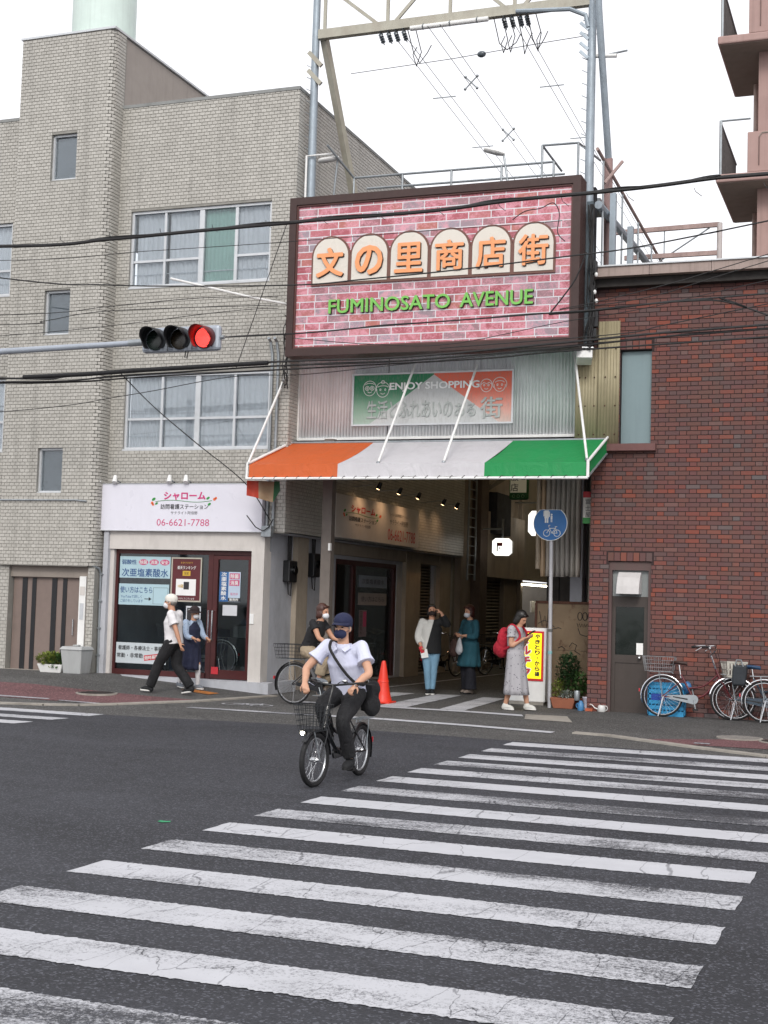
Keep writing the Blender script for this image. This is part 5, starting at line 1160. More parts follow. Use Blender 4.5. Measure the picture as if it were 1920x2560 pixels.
MB().bx(-4.93, -4.83, 22.24, 22.36, 6.1, 8.5).build('pole', mat('blue_grey_pole', '#5d6a72', .5, .3, .12, 4, dirt=.35), cb_)
# ------------------------------------------------------------------ apartment block
M['pinkcon'] = mat('pink_render', '#a88c86', .85, 0, .06, 2, streak=.2); M['undercon'] = mat('soffit_concrete', '#8a8078', .9, 0, .08, 2, dirt=.2)
at = place('apartment_block', 'pinkish apartment block with stacked balconies behind the brick building', 'building', (1, 33, 0))
MB().bx(-2.80, 9, 28.6, 40, 7.2, 22).build('wall', M['pinkcon'], at); MB().bx(-2.9, 9, 29, 40, 0, 7.2).build('lower_wall', M['pinkcon'], at)
m_mesh = glass('smoked_balcony_panel', '#8d8f90', .08)
for z in (10.44, 13.32, 16.2, 7.56):
    MB().bx(-3.57, 6, 28.0, 31.1, z, z+.17).build('balcony_slab', M['pinkcon'], at, bevel=.03)
    MB().bx(-3.52, 6, 28.05, 31.05, z-.012, z-.002).build('balcony_soffit', M['undercon'], at)
    MB().bx(-2.95, 6, 28.02, 28.14, z+.17, z+1.0).build('balcony_front', M['pinkcon'], at, bevel=.015)
    MB().bar((-2.72, 28.015, z+.30), (-2.72, 28.015, z+.88), .02, .02).build('panel_groove', mat('groove', '#6e5a55', .9), at); MB().bar((-2.66, 28.015, z+.96), (-1.9, 28.015, z+.96), .02, .02).build('panel_groove', M['undercon'], at); MB().bar((-2.72, 28.015, z+.88), (-2.66, 28.015, z+.96), .02, .02).build('panel_groove', M['undercon'], at)
    MB().tube([(-3.5, 28.1, z+1.3), (-2.9, 28.1, z+1.3)], .02, 6).build('hand_rail', M['steel'], at); MB().tube([(-3.5, 28.1, z+1.3), (-3.5, 31, z+1.3)], .02, 6).build('hand_rail', M['steel'], at)
    for k in range(22): MB().bx(-3.515, -3.495, 28.08+.135*k, 28.10+.135*k, z+.17, z+1.29).build('baluster', mat('dark_baluster', '#4c4746', .6, .3) if k == 0 and z == 10.44 else bpy.data.materials['dark_baluster'], at)
    MB().bx(-3.50, -3.46, 28.06, 28.12, z+.17, z+1.3).build('rail_post', M['steel'], at)
    MB().tube([(-3.02, 30.4, z+.17), (-3.02, 30.4, z+2.88)], .06, 10).build('drain_pipe', mat('pink_pipe', '#b39d94', .6) if z == 10.44 else bpy.data.materials['pink_pipe'], at, smooth=True)
    MB().bx(-3.35, -3.0, 30.55, 30.9, z+.17, z+.62).build('condenser', M['steel'], at)
# ------------------------------------------------------------------ street furniture
bsg = place('traffic_sign', 'blue round pedestrian and bicycle sign with a flattened top on a pole', 'traffic sign', (-5.55, 22.8, .05))
MB().tube([(-5.52, 22.8, .02), (-5.555, 22.8, 3.38)], .033, 14).build('pole', mat('painted_pole', '#b9b9bd', .45, .2, .06, 5, dirt=.3), bsg, smooth=True)
C = Vector((-5.56, 22.755, 3.15)); r = .295
def disc(rr, flat): return [(C.x+rr*cos(a), C.y, C.z+min(rr*sin(a), flat)) for a in [2*pi*k/48 for k in range(48)]]
MB().prism(disc(r, .235), (0, -.006, 0)).build('rim', M['ink_white'], bsg)
MB().prism([(x, y-.007, z) for x, y, z in disc(r-.012, .228)], (0, -.002, 0)).build('face', mat('sign_blue', '#2468a8', .4, 0, .05, 4, dirt=.1), bsg)
y = C.y-.010; mb = MB()
def ringl(cx, cz, rr): mb.tube([(cx+rr*cos(a*pi/12), y, cz+rr*sin(a*pi/12)) for a in range(24)], .006, 4, closed=True)
bx, bz = -5.53, 2.985
for dx in (-.09, .09): ringl(bx+dx, bz, .055)
for a, b in (((-.09, 0), (-.04, .08)), ((-.04, .08), (.06, .085)), ((.06, .085), (.09, 0)), ((-.04, .08), (.0, 0)), ((.0, 0), (.06, .085)), ((.0, 0), (.09, 0)), ((-.05, .095), (-.055, .13)), ((-.055, .13), (-.03, .135)), ((.06, .085), (.068, .11)), ((.05, .11), (.09, .112))): mb.tube([(bx+a[0], y, bz+a[1]), (bx+b[0], y, bz+b[1])], .006, 4)
mb.build('bicycle_symbol', M['ink_white'], bsg)
mb = MB(); px_ = -5.625
mb.bx(px_-.038, px_+.038, y-.001, y+.003, 3.235, 3.37); mb.bx(px_-.03, px_-.004, y-.001, y+.003, 3.16, 3.235); mb.bx(px_+.004, px_+.03, y-.001, y+.003, 3.16, 3.235); mb.bx(px_-.055, px_-.040, y-.001, y+.003, 3.27, 3.36); mb.bx(px_+.040, px_+.055, y-.001, y+.003, 3.26, 3.35)
mb.bx(-5.555, -5.525, y-.001, y+.003, 3.22, 3.28); mb.bx(-5.553, -5.543, y-.001, y+.003, 3.17, 3.22); mb.bx(-5.537, -5.527, y-.001, y+.003, 3.17, 3.22); mb.prism([(-5.54+.016*cos(a*pi/5), y+.003, 3.30+.016*sin(a*pi/5)) for a in range(10)], (0, -.004, 0))
mb.build('pedestrian_symbol', M['ink_white'], bsg)
mb = MB(); mb.bx(-5.60, -5.51, 22.762, 22.85, 3.08, 3.12); mb.build('clamp', M['steel'], bsg)
for z in (.95, 1.32): MB().tube([(-5.53, 22.8, z), (-5.53, 22.8, z+.05)], .038, 12).build('band', mat('band_%d' % int(z*100), ('#5a5a58' if z > 1 else '#7fb0b5'), .6), bsg)
ys = place('sign_box', 'illuminated yellow and red upright shop sign box behind the traffic pole', 'sign', (-6.1, 23.75, .05))
MB().bx(-6.45, -5.80, 23.6, 23.85, .10, 1.37).build('cabinet', M['white'], ys, bevel=.015)
MB().bx(-6.42, -5.84, 23.585, 23.60, .46, 1.315).build('red_border', mat('sign_red', '#c8242a', .4), ys)
MB().bx(-6.38, -5.875, 23.578, 23.585, .50, 1.28).build('yellow_face', lit('yellow_glow', '#ffe600', .6), ys)
ys_m = bpy.data.materials['yellow_glow']; ys_m.node_tree.nodes['Principled BSDF'].inputs['Base Color'].default_value = S2L('#e8d21e')
for i, ch in enumerate('やきとり・から揚'): text(ch, .09 if ch != '・' else .025, .08 if ch != '・' else .025, (-5.945, 23.577, 1.225-.092*i), M['ink_dark'], ys, bold=.05)
for i, ch in enumerate('マルチク'):
    text(ch, .215, .19, (-6.15, 23.577, 1.17-.185*i), M['ink_white'], ys, bold=.13); text(ch, .175, .15, (-6.15, 23.571, 1.17-.185*i), M['ink_red'], ys, bold=.06)
MB().bx(-6.43, -5.82, 23.57, 23.88, .05, .10).build('base', M['concrete'], ys)
for x in (-6.38, -5.87):
    for yy in (23.63, 23.82): MB().tube([(x-.012, yy, .045), (x+.012, yy, .045)], .035, 10).build('caster', M['black'], ys)
for ch_ in ys.children: ch_.location = Vector(ch_.location)+Vector((.09, -.35, 0))
tc = place('traffic_cone', 'red traffic cone at the arcade entrance', 'cone', (-8.2, 21.7, .05)); m_cone = mat('cone_red', '#d9331f', .45, 0, .06, 5, dirt=.1)
MB().lathe([(.165, .03), (.15, .06), (.115, .20), (.085, .40), (.058, .58), (.034, .70), (.028, .715), (.001, .718)], (-8.24, 21.7, .04), 24).build('cone_body', m_cone, tc, smooth=50)
MB().bx(-8.42, -8.06, 21.52, 21.88, .05, .085).build('base', m_cone, tc, bevel=.012)
MB().lathe([(.092, 0), (.098, .005), (.090, .035), (.082, .04)], (-8.24, 21.7, .40), 24).build('collar', m_cone, tc, smooth=50)
for ch_ in tc.children: ch_.location = Vector(ch_.location)+Vector((.12, .05, 0))
wb = place('waste_bin', 'pale grey lidded plastic bin beside the shop window', 'bin', (-14.13, 21.75, .27)); m_bin = mat('grey_bin_plastic', '#a7a9a9', .5, 0, .05, 3, dirt=.2)
MB().add([(-14.31, 21.60, .26), (-13.94, 21.60, .26), (-13.94, 21.92, .26), (-14.31, 21.92, .26), (-14.36, 21.56, .70), (-13.91, 21.56, .70), (-13.91, 21.96, .70), (-14.36, 21.96, .70)], MB.BF).build('bin_body', m_bin, wb, bevel=.02)
MB().add([(-14.38, 21.54, .70), (-13.89, 21.54, .70), (-13.89, 21.98, .70), (-14.38, 21.98, .70), (-14.34, 21.58, .76), (-13.93, 21.58, .76), (-13.93, 21.94, .76), (-14.34, 21.94, .76)], MB.BF).build('lid', m_bin, wb, bevel=.012)
MB().bx(-14.19, -14.08, 21.70, 21.80, .76, .79).build('lid_handle', m_bin, wb, bevel=.01)
# plants
M['leaf'] = mat('leaf_green', '#3d5a2c', .55, 0, .35, 9); M['leaf2'] = mat('leaf_yellow_green', '#6f7a35', .55, 0, .3, 9); M['leafd'] = mat('leaf_dark', '#2c4427', .55, 0, .35, 9)
M['terracotta'] = mat('terracotta_plastic', '#9a5f47', .7, 0, .1, 5, dirt=.2); M['soil'] = mat('soil', '#2f251d', .95, 0, .3, 20)
def leaves(name, c, r, n, size, m, parent, seed, up=.3):
    rr = random.Random(seed); mb = MB(); c = Vector(c)
    for i in range(n):
        while True:
            p = Vector((rr.uniform(-1, 1), rr.uniform(-1, 1), rr.uniform(-1, 1)))
            if p.length < 1 and rr.random() < .35+.65*p.length: break
        q = c+Vector((p.x*r[0], p.y*r[1], p.z*r[2])); d = Vector((p.x+rr.uniform(-.6, .6), p.y+rr.uniform(-.6, .6), p.z*.5+up+rr.uniform(-.5, .5))).normalized()
        x, y_ = frame_z(d); w = size*rr.uniform(.25, .42); L = size*rr.uniform(.7, 1.3); fold = y_*(w*.35)
        mb.add([q, q+d*L*.5+x*w+fold, q+d*L, q+d*L*.5-x*w+fold, q+d*L*.5], [(0, 1, 4), (1, 2, 4), (2, 3, 4), (3, 0, 4)])
    o = mb.build(name, m, parent); return tag(o, kind='stuff')
pt = place('planter', 'white trough planter with yellow-green plants before the garage door', 'planter', (-14.6, 21.75, .27))
MB().add([(-14.83, 21.65, .26), (-14.40, 21.65, .26), (-14.40, 21.85, .26), (-14.83, 21.85, .26), (-14.89, 21.61, .42), (-14.34, 21.61, .42), (-14.34, 21.89, .42), (-14.89, 21.89, .42)], MB.BF).build('trough', M['white'], pt, bevel=.012)
leaves('foliage', (-14.66, 21.74, .50), (.30, .14, .11), 420, .075, M['leaf2'], pt, 1); leaves('foliage', (-14.52, 21.70, .47), (.2, .12, .11), 260, .07, M['leaf'], pt, 2)
p1_ = place('planter', 'terracotta trough with a bushy dark shrub against the rusty panel', 'planter', (-5.28, 22.85, .05))
MB().add([(-5.45, 22.76, .05), (-5.12, 22.76, .05), (-5.12, 22.95, .05), (-5.45, 22.95, .05), (-5.50, 22.72, .23), (-5.07, 22.72, .23), (-5.07, 22.99, .23), (-5.50, 22.99, .23)], MB.BF).build('trough', M['terracotta'], p1_, bevel=.01); MB().bx(-5.47, -5.10, 22.75, 22.96, .19, .215).build('soil', M['soil'], p1_)
for k in range(7):
    rr = random.Random(k+60); x = -5.42+.05*k; MB().tube([(x, 22.86, .2), (x+rr.uniform(-.05, .05), 22.86, .5), (x+rr.uniform(-.1, .1)+.03, 22.88+rr.uniform(-.05, .1), .9)], [.009, .007, .004], 5).build('stem', mat('stem_brown', '#4a3a28', .8) if k == 0 else bpy.data.materials['stem_brown'], p1_)
leaves('foliage', (-5.24, 22.92, .66), (.19, .16, .30), 620, .075, M['leafd'], p1_, 3); leaves('foliage', (-5.12, 22.93, .46), (.22, .16, .20), 420, .075, M['leaf'], p1_, 4); leaves('foliage', (-5.38, 22.84, .38), (.12, .12, .14), 200, .06, M['leaf2'], p1_, 5); leaves('foliage', (-5.22, 22.78, .28), (.12, .07, .07), 160, .05, mat('silver_leaf', '#8f9790', .6, 0, .2, 9), p1_, 6, .1)
p2_ = place('planter', 'small brown pot half hidden behind the white bucket', 'planter', (-5.0, 22.9, .05)); MB().lathe([(.10, .05), (.13, .20), (.14, .21), (.14, .23), (.12, .23), (.11, .20)], (-5.0, 22.98, 0), 20).build('pot', mat('brown_pot', '#6b3a2e', .7, 0, .1, 6), p2_, smooth=50); leaves('foliage', (-4.99, 22.98, .34), (.1, .1, .12), 120, .06, M['leaf'], p2_, 9)
c1 = place('tin_can', 'small silver can standing on the planter edge', 'can', (-5.05, 22.8, .2)); MB().lathe([(.046, .20), (.05, .21), (.05, .35), (.046, .36), (.042, .34)], (-5.04, 22.74, 0), 18).build('can_body', M['steel'], c1, smooth=50)
b1 = place('bucket', 'white bucket with a plant stalk beside the watering can', 'bucket', (-4.85, 22.7, .05)); MB().lathe([(.062, .05), (.085, .25), (.092, .255), (.092, .27), (.08, .27), (.07, .10)], (-4.85, 22.70, 0), 22).build('bucket_body', mat('white_bucket', '#c3bfc9', .5, 0, .06, 5), b1, smooth=50); MB().tube([(-4.85, 22.70, .15), (-4.86, 22.72, .5), (-4.84, 22.74, .72)], .008, 5).build('stalk', bpy.data.materials['stem_brown'], b1)
j1 = place('jug', 'small blue plastic jug on the ground', 'jug', (-4.94, 22.6, .05)); MB().lathe([(.05, .05), (.055, .07), (.052, .16), (.03, .19), (.028, .21)], (-4.94, 22.58, 0), 16).build('jug_body', mat('blue_plastic', '#3f78a6', .45, 0, .08, 6), j1, smooth=50); MB().tube([(-4.99, 22.58, .17), (-5.02, 22.58, .14), (-5.0, 22.58, .09)], .008, 6).build('handle', bpy.data.materials['blue_plastic'], j1)
k1 = place('brick_block', 'loose orange brick lying by the bucket', 'brick', (-4.8, 22.55, .05)); MB().bx(-4.85, -4.73, 22.50, 22.57, .05, .095).build('block', mat('orange_brick', '#a8563a', .85, 0, .15, 15, bmp=.3), k1, bevel=.005)
wc = place('watering_can', 'small white watering can by the brick wall', 'watering can', (-4.58, 22.55, .05)); m_wc = mat('white_enamel', '#d0d0ce', .3, 0, .04, 4)
MB().lathe([(.058, .05), (.066, .06), (.064, .13), (.055, .155), (.045, .158), (.043, .14)], (-4.585, 22.55, 0), 20).build('can_body', m_wc, wc, smooth=50)
MB().tube([(-4.64, 22.55, .085), (-4.70, 22.55, .11), (-4.745, 22.55, .155), (-4.78, 22.55, .165)], [.012, .009, .008, .007], 8).build('spout', m_wc, wc, smooth=True); MB().tube([(-4.53, 22.55, .145), (-4.50, 22.55, .145), (-4.485, 22.55, .11), (-4.50, 22.55, .08), (-4.53, 22.55, .07)], .006, 6).build('handle', m_wc, wc, smooth=True)
# ------------------------------------------------------------------ overhead cables along the street
def smooth_pts(P, n=8):
    P = [Vector(p) for p in P]
    if len(P) < 3: return [P[0].lerp(P[-1], k/n) for k in range(n+1)]
    out = []
    for i in range(len(P)-1):
        a, b, c, d = P[max(i-1, 0)], P[i], P[i+1], P[min(i+2, len(P)-1)]
        for k in range(n):
            t = k/n; out.append(.5*((2*b)+(c-a)*t+(2*a-5*b+4*c-d)*t*t+(3*b-a-3*c+d)*t**3))
    return out+[P[-1]]
def ext(P, left=True, right=True):
    """carry a cable on to the poles beyond the picture"""
    P = [Vector(p) for p in P]
    if left: d = (P[0]-P[1]).normalized(); P = [P[0]+d*9+Vector((0, 0, .5))]+P
    if right: d = (P[-1]-P[-2]).normalized(); P = P+[P[-1]+d*9]
    return P
def cable(label, P, r, left=True, right=True, twist=0):
    o = place('overhead_cable', label, 'cable', P[0], 'cables strung along the street')
    pts = smooth_pts(ext(P, left, right), 8)
    MB().tube(pts, r, 7).build('cable', M['cable'], o, smooth=True)
    for k in range(twist):
        mb = MB(); N = len(pts); w = [pts[i]+Vector((0, cos(i*.5+k*3)*r*.9, sin(i*.5+k*3)*r*.7+r*.6)) for i in range(N)]; mb.tube(w, r*.38, 5); mb.build('messenger_wire', M['cable'], o, smooth=True)
    return o
o = cable('thick bundled cable crossing the top windows and the top of the big sign', [(-15.16, 20.3, 7.90), (-12.92, 20.3, 7.88), (-11.13, 20.3, 7.91), (-9.47, 20.3, 7.93), (-8.98, 20.3, 7.94), (-6.96, 20.3, 7.95), (-5.69, 20.3, 8.02), (-4.38, 20.3, 8.04), (-3.44, 20.3, 8.07), (-2.56, 20.3, 8.12), (-1.84, 20.3, 8.12)], .031, twist=1)
for x in range(-15, -1): MB().tube([(x+.1, 20.3, 8.0), (x+.13, 20.27, 7.93), (x+.22, 20.3, 7.86)], .006, 4).build('tie', M['cable'], o)
o = cable('cable inside a fat black sleeve in front of the second-floor window', [(-15.03, 20.3, 5.51), (-13.37, 20.3, 5.51), (-9.78, 20.3, 5.62), (-7.46, 20.3, 5.62), (-4.87, 20.3, 5.75), (-3.36, 20.3, 5.84), (-1.82, 20.3, 5.90)], .018)
MB().tube([(-14.53, 20.3, 5.515), (-13.3, 20.3, 5.525), (-12.10, 20.3, 5.565), (-9.77, 20.3, 5.61)], .038, 10).build('sleeve', M['black'], o, smooth=True)
cable('middle cable of the bundle under the big sign', [(-15.06, 20.35, 5.45), (-12.60, 20.35, 5.48), (-9.80, 20.35, 5.56), (-7.47, 20.35, 5.57), (-4.88, 20.35, 5.69), (-3.37, 20.35, 5.79), (-1.82, 20.35, 5.85)], .015, twist=1)
cable('lowest cable of the bundle under the big sign', [(-15.10, 20.4, 5.44), (-11.84, 20.4, 5.47), (-8.88, 20.4, 5.52), (-6.17, 20.4, 5.57), (-4.89, 20.4, 5.64), (-1.82, 20.4, 5.74)], .014)
cable('cable sagging from far left over the lower edge of the cream arches', [(-15.28, 20.5, 7.38), (-13.04, 20.5, 7.13), (-11.20, 20.5, 7.01), (-9.26, 20.5, 6.93), (-8.25, 20.5, 6.96), (-6.73, 20.5, 7.02), (-4.76, 20.5, 7.14), (-3.86, 20.5, 7.20), (-2.58, 20.5, 7.37), (-1.85, 20.5, 7.48)], .012)
cable('thin wire across the third-floor window to the arch tops', [(-15.37, 20.6, 7.73), (-12.38, 20.6, 7.71), (-9.63, 20.6, 7.70), (-7.12, 20.6, 7.72), (-5.48, 20.6, 7.72), (-4.95, 20.6, 7.73)], .006, right=False)
cable('upper thin wire above the traffic signal, ending at the sign edge', [(-15.31, 20.6, 6.72), (-13.01, 20.6, 6.77), (-11.21, 20.6, 6.83), (-10.05, 21.2, 6.92)], .007, right=False)
cable('second thin wire above the traffic signal, ending at the sign edge', [(-15.30, 20.6, 6.54), (-14.37, 20.6, 6.57), (-13.01, 20.6, 6.69), (-10.05, 21.2, 6.78)], .007, right=False)
cable('thin wire just over the traffic signal', [(-15.29, 20.6, 6.34), (-10.77, 20.6, 6.57), (-10.05, 21.2, 6.72)], .006, right=False)
cable('thick cable bending down at the far right over the brick wall', [(-10.66, 20.4, 6.09), (-9.18, 20.4, 6.10), (-7.80, 20.4, 6.16), (-6.35, 20.4, 6.20), (-5.08, 20.4, 6.24), (-4.29, 20.4, 6.26), (-3.24, 20.4, 6.32), (-2.56, 20.4, 6.31), (-2.12, 20.4, 6.18), (-1.83, 20.4, 6.06)], .013, left=False, twist=1)
cable('thick cable over the brick wall above the bending one', [(-5.09, 20.45, 6.23), (-4.30, 20.45, 6.26), (-3.25, 20.45, 6.34), (-1.83, 20.45, 6.39)], .014, left=False)
cable('thin wire rising over the second-floor window to the corrugated wall', [(-15.21, 20.6, 4.95), (-12.65, 20.6, 5.18), (-10.60, 20.6, 5.45), (-9.25, 20.6, 5.45), (-7.56, 20.6, 5.56), (-4.94, 20.6, 5.72)], .007, right=False)
cable('twisted drop wire slanting down from the sleeve to the junction box', [(-12.63, 20.4, 5.55), (-12.15, 20.7, 5.02), (-11.55, 21.1, 4.45), (-10.75, 21.6, 3.74), (-10.48, 22.1, 3.12)], .009, left=False, right=False, twist=1)
cable('steep thin wire slanting beside the left edge of the big sign', [(-9.61, 20.5, 7.97), (-10.45, 20.5, 5.58)], .007, left=False, right=False)
cable('short steep cable crossing the right edge of the big sign', [(-4.56, 20.6, 7.21), (-4.74, 20.6, 6.77), (-5.13, 20.6, 6.26)], .012, left=False, right=False)
cable('slack thin wire sagging along the bottom of the brick print', [(-9.50, 20.6, 6.07), (-8.08, 20.6, 5.91), (-6.73, 20.6, 5.86), (-4.95, 20.6, 6.13), (-3.72, 20.6, 6.28), (-1.85, 20.6, 6.62)], .006, left=False)
cable('upper thin wire climbing to the right over the brick wall', [(-4.96, 20.6, 6.34), (-4.36, 20.6, 6.43), (-3.22, 20.6, 6.66), (-1.85, 20.6, 7.01)], .007, left=False)
cable('lower thin wire climbing to the right over the brick wall', [(-4.97, 20.65, 6.34), (-3.56, 20.65, 6.48), (-1.86, 20.65, 6.92)], .007, left=False)
cable('thin wire climbing to the right from the sheet cladding', [(-6.89, 20.6, 5.80), (-4.08, 20.6, 5.91), (-3.35, 20.6, 6.02), (-1.85, 20.6, 6.27)], .008, left=False)
o = cable('curled loose cable end over the last cream arch', [(-5.75, 20.6, 7.80), (-5.55, 20.6, 7.92), (-5.3, 20.6, 7.95), (-5.1, 20.6, 8.02), (-5.0, 20.6, 7.85), (-5.02, 20.6, 7.55), (-4.9, 20.6, 7.4)], .008, left=False, right=False)
bp_ = place('bracket_pole', 'white pole jutting from the big sign toward the third-floor window', 'pole', (-10.1, 21.9, 6.9)); MB().tube([(-10.1, 21.9, 6.93), (-10.6, 21.3, 6.96), (-12.0, 20.9, 7.28)], .022, 8).build('pole', M['white'], bp_, smooth=True)
for x, z in ((-10.12, 6.42), (-10.16, 6.72), (-10.15, 6.95)):
    MB().lathe([(.02, 0), (.05, .02), (.05, .05), (.02, .08)], (x, 21.9, z), 10).build('insulator', M['porcelain'], bp_)
rr = random.Random(8)
for k in range(6):
    pts = [(-10.22-.1*rr.random(), 22.0+.15*rr.random(), 6.75-j*.16+.05*rr.random()) for j in range(9)]; MB().tube(smooth_pts(pts, 3), .008, 5).build('cable_loop', M['cable'], bp_)
# ------------------------------------------------------------------ traffic signal on its arm
tsg = place('traffic_signal', 'horizontal traffic signal showing red on a long grey arm', 'traffic signal', (-15.2, 17.2, 0))
M['sigbox'] = mat('signal_grey', '#9fa6b0', .4, .2, .04, 4, dirt=.12)
MB().tube([(-15.2, 17.2, 0), (-15.2, 17.2, 6.2)], [.11, .075], 16).build('pole', M['sigbox'], tsg, smooth=True)
MB().tube([(-15.2, 17.1, 5.20), (-12.6, 17.05, 5.31), (-10.30, 17.05, 5.35)], [.055, .048, .042], 12).build('arm', M['sigbox'], tsg, smooth=True)
MB().tube([(-10.42, 17.05, 5.35), (-10.10, 17.05, 5.36)], .052, 12).build('arm_clamp', M['steel'], tsg, smooth=True)
MB().bx(-10.17, -8.93, 16.96, 17.08, 5.185, 5.545).build('housing', M['sigbox'], tsg, bevel=.045)
mb = MB()
for x in (-9.74, -9.35): mb.bx(x-.003, x+.003, 16.953, 16.96, 5.20, 5.53)
mb.build('seam', M['blackplastic'], tsg)
MB().tube([(-8.93, 17.02, 5.37), (-8.88, 17.02, 5.37)], .03, 10).build('end_knob', M['steel'], tsg)
MB().tube([(-9.47, 17.0, 5.19), (-9.47, 16.98, 5.10), (-9.45, 17.0, 5.09), (-9.44, 17.02, 5.19)], .008, 6).build('hook', M['cable'], tsg)
for i, x in enumerate((-9.93, -9.54, -9.15)):
    lc = Vector((x, 16.955, 5.36)); R_ = .150
    lm = mat('signal_lens_%d' % i, ('#14201c', '#201a12', '#3a0a0a')[i], .25, 0, .1, 9)
    MB().tube([lc+Vector((0, .03, 0)), lc+Vector((0, -.012, 0)), lc+Vector((0, -.02, 0))], [R_, R_, R_*.8], 28).build('lens', lm, tsg, smooth=50)
    hm = M['blackplastic'] if i < 2 else mat('hood_red_lit', '#6a1514', .45, 0, .1, 6)
    vs = []; n = 26                                  # hood: upper three quarters of a tube, longer at the top
    for k in range(n+1):
        a = radians(-50)+radians(280)*k/n; L = .10+.17*max(0, sin(a))**.7+.03
        vs += [(x+(R_+.012)*cos(a), 16.955, 5.36+(R_+.012)*sin(a)), (x+(R_+.012)*cos(a)*.98, 16.955-L, 5.36+(R_+.012)*sin(a)*.98-.02)]
    MB().add(vs, [(2*k, 2*k+2, 2*k+3, 2*k+1) for k in range(n)]).build('hood', hm, tsg, smooth=True, solid=.006)
    if i == 2:
        mb = MB()
        for ring in range(0, 8):
            cnt = max(1, ring*6)
            for k in range(cnt):
                a = 2*pi*k/cnt+ring*.2; q = ring*.0185; mb.ell((x+q*cos(a), 16.932, 5.36+q*sin(a)), (.0062, .004, .0062), 6, 4)
        lm2, lp2 = newmat('red_led'); lp2.inputs['Base Color'].default_value = (.8, .02, .02, 1); lp2.inputs['Emission Color'].default_value = (1, .06, .05, 1); lp2.inputs['Emission Strength'].default_value = 4.5
        tag(mb.build('led_array', lm2, tsg), kind='stuff')
        gl = bpy.data.lights.new('signal_glow', 'POINT'); gl.energy = .45; gl.color = (1, .05, .05); gl.shadow_soft_size = .1; go = link(bpy.data.objects.new('signal_glow', gl), tsg); go.location = (x, 16.86, 5.36)
# ------------------------------------------------------------------ bicycles
def wheel_meshes(r, tyre_r, col_t, rimm):
    def ring(R, rr, n=40, m=8, flat=1.):
        mb = MB(); vs = []; fs = []
        for i in range(n):
            a = 2*pi*i/n
            for k in range(m):
                b = 2*pi*k/m; q = R+rr*cos(b); vs.append((q*cos(a), rr*flat*sin(b), q*sin(a)))
        for i in range(n):
            for k in range(m): fs.append((i*m+k, i*m+(k+1) % m, ((i+1) % n)*m+(k+1) % m, ((i+1) % n)*m+k))
        return mb.add(vs, fs)
    out = {}
    def keep(nm, mb, m):
        o = mb.build(nm, m, None, smooth=True); me = o.data; bpy.data.objects.remove(o); out[nm] = me
    keep('rim', ring(r-tyre_r*2-.002, .0085, 40, 6, 1.1), rimm); keep('tyre', ring(r-tyre_r, tyre_r), col_t)
    mb = MB(); R = r-tyre_r*2-.012
    for i in range(28):
        a = 2*pi*i/28; s = 1 if i % 2 else -1; a2 = a+(.55 if (i//2) % 2 else -.55); mb.tube([(.022*cos(a2), s*.028, .022*sin(a2)), (R*cos(a), 0, R*sin(a))], .0017, 3)
    keep('spokes', mb, M['chrome']); mb = MB(); mb.tube([(0, -.05, 0), (0, -.03, 0), (0, .03, 0), (0, .05, 0)], [.010, .026, .026, .010], 10); keep('hub', mb, M['chrome'])
    return out
def wire_basket(mb, x0, x1, w0, w1, z0, z1, nx=7, ny=6, nz=4, r=.0028, taper=.04):
    """open basket of thin wires, wider at the top"""
    def P(u, v, z):
        t = (z-z0)/(z1-z0); return (x0-taper*t*(1-2*u)*.0+(x1-x0)*u+(2*u-1)*taper*t, (w0+(w1-w0)*t)*(v-.5), z)
    for k in range(nz+1):
        z = z0+(z1-z0)*k/nz; mb.tube([P(0, 0, z), P(1, 0, z), P(1, 1, z), P(0, 1, z)], r*(1.8 if k == nz else 1), 4, closed=True)
    for i in range(nx+1):
        u = i/nx; mb.tube([P(u, 0, z1), P(u, 0, z0), P(u, 1, z0), P(u, 1, z1)], r, 4)
    for j in range(1, ny):
        v = j/ny; mb.tube([P(0, v, z1), P(0, v, z0), P(1, v, z0), P(1, v, z1)], r, 4)
    return mb
_wm = {}
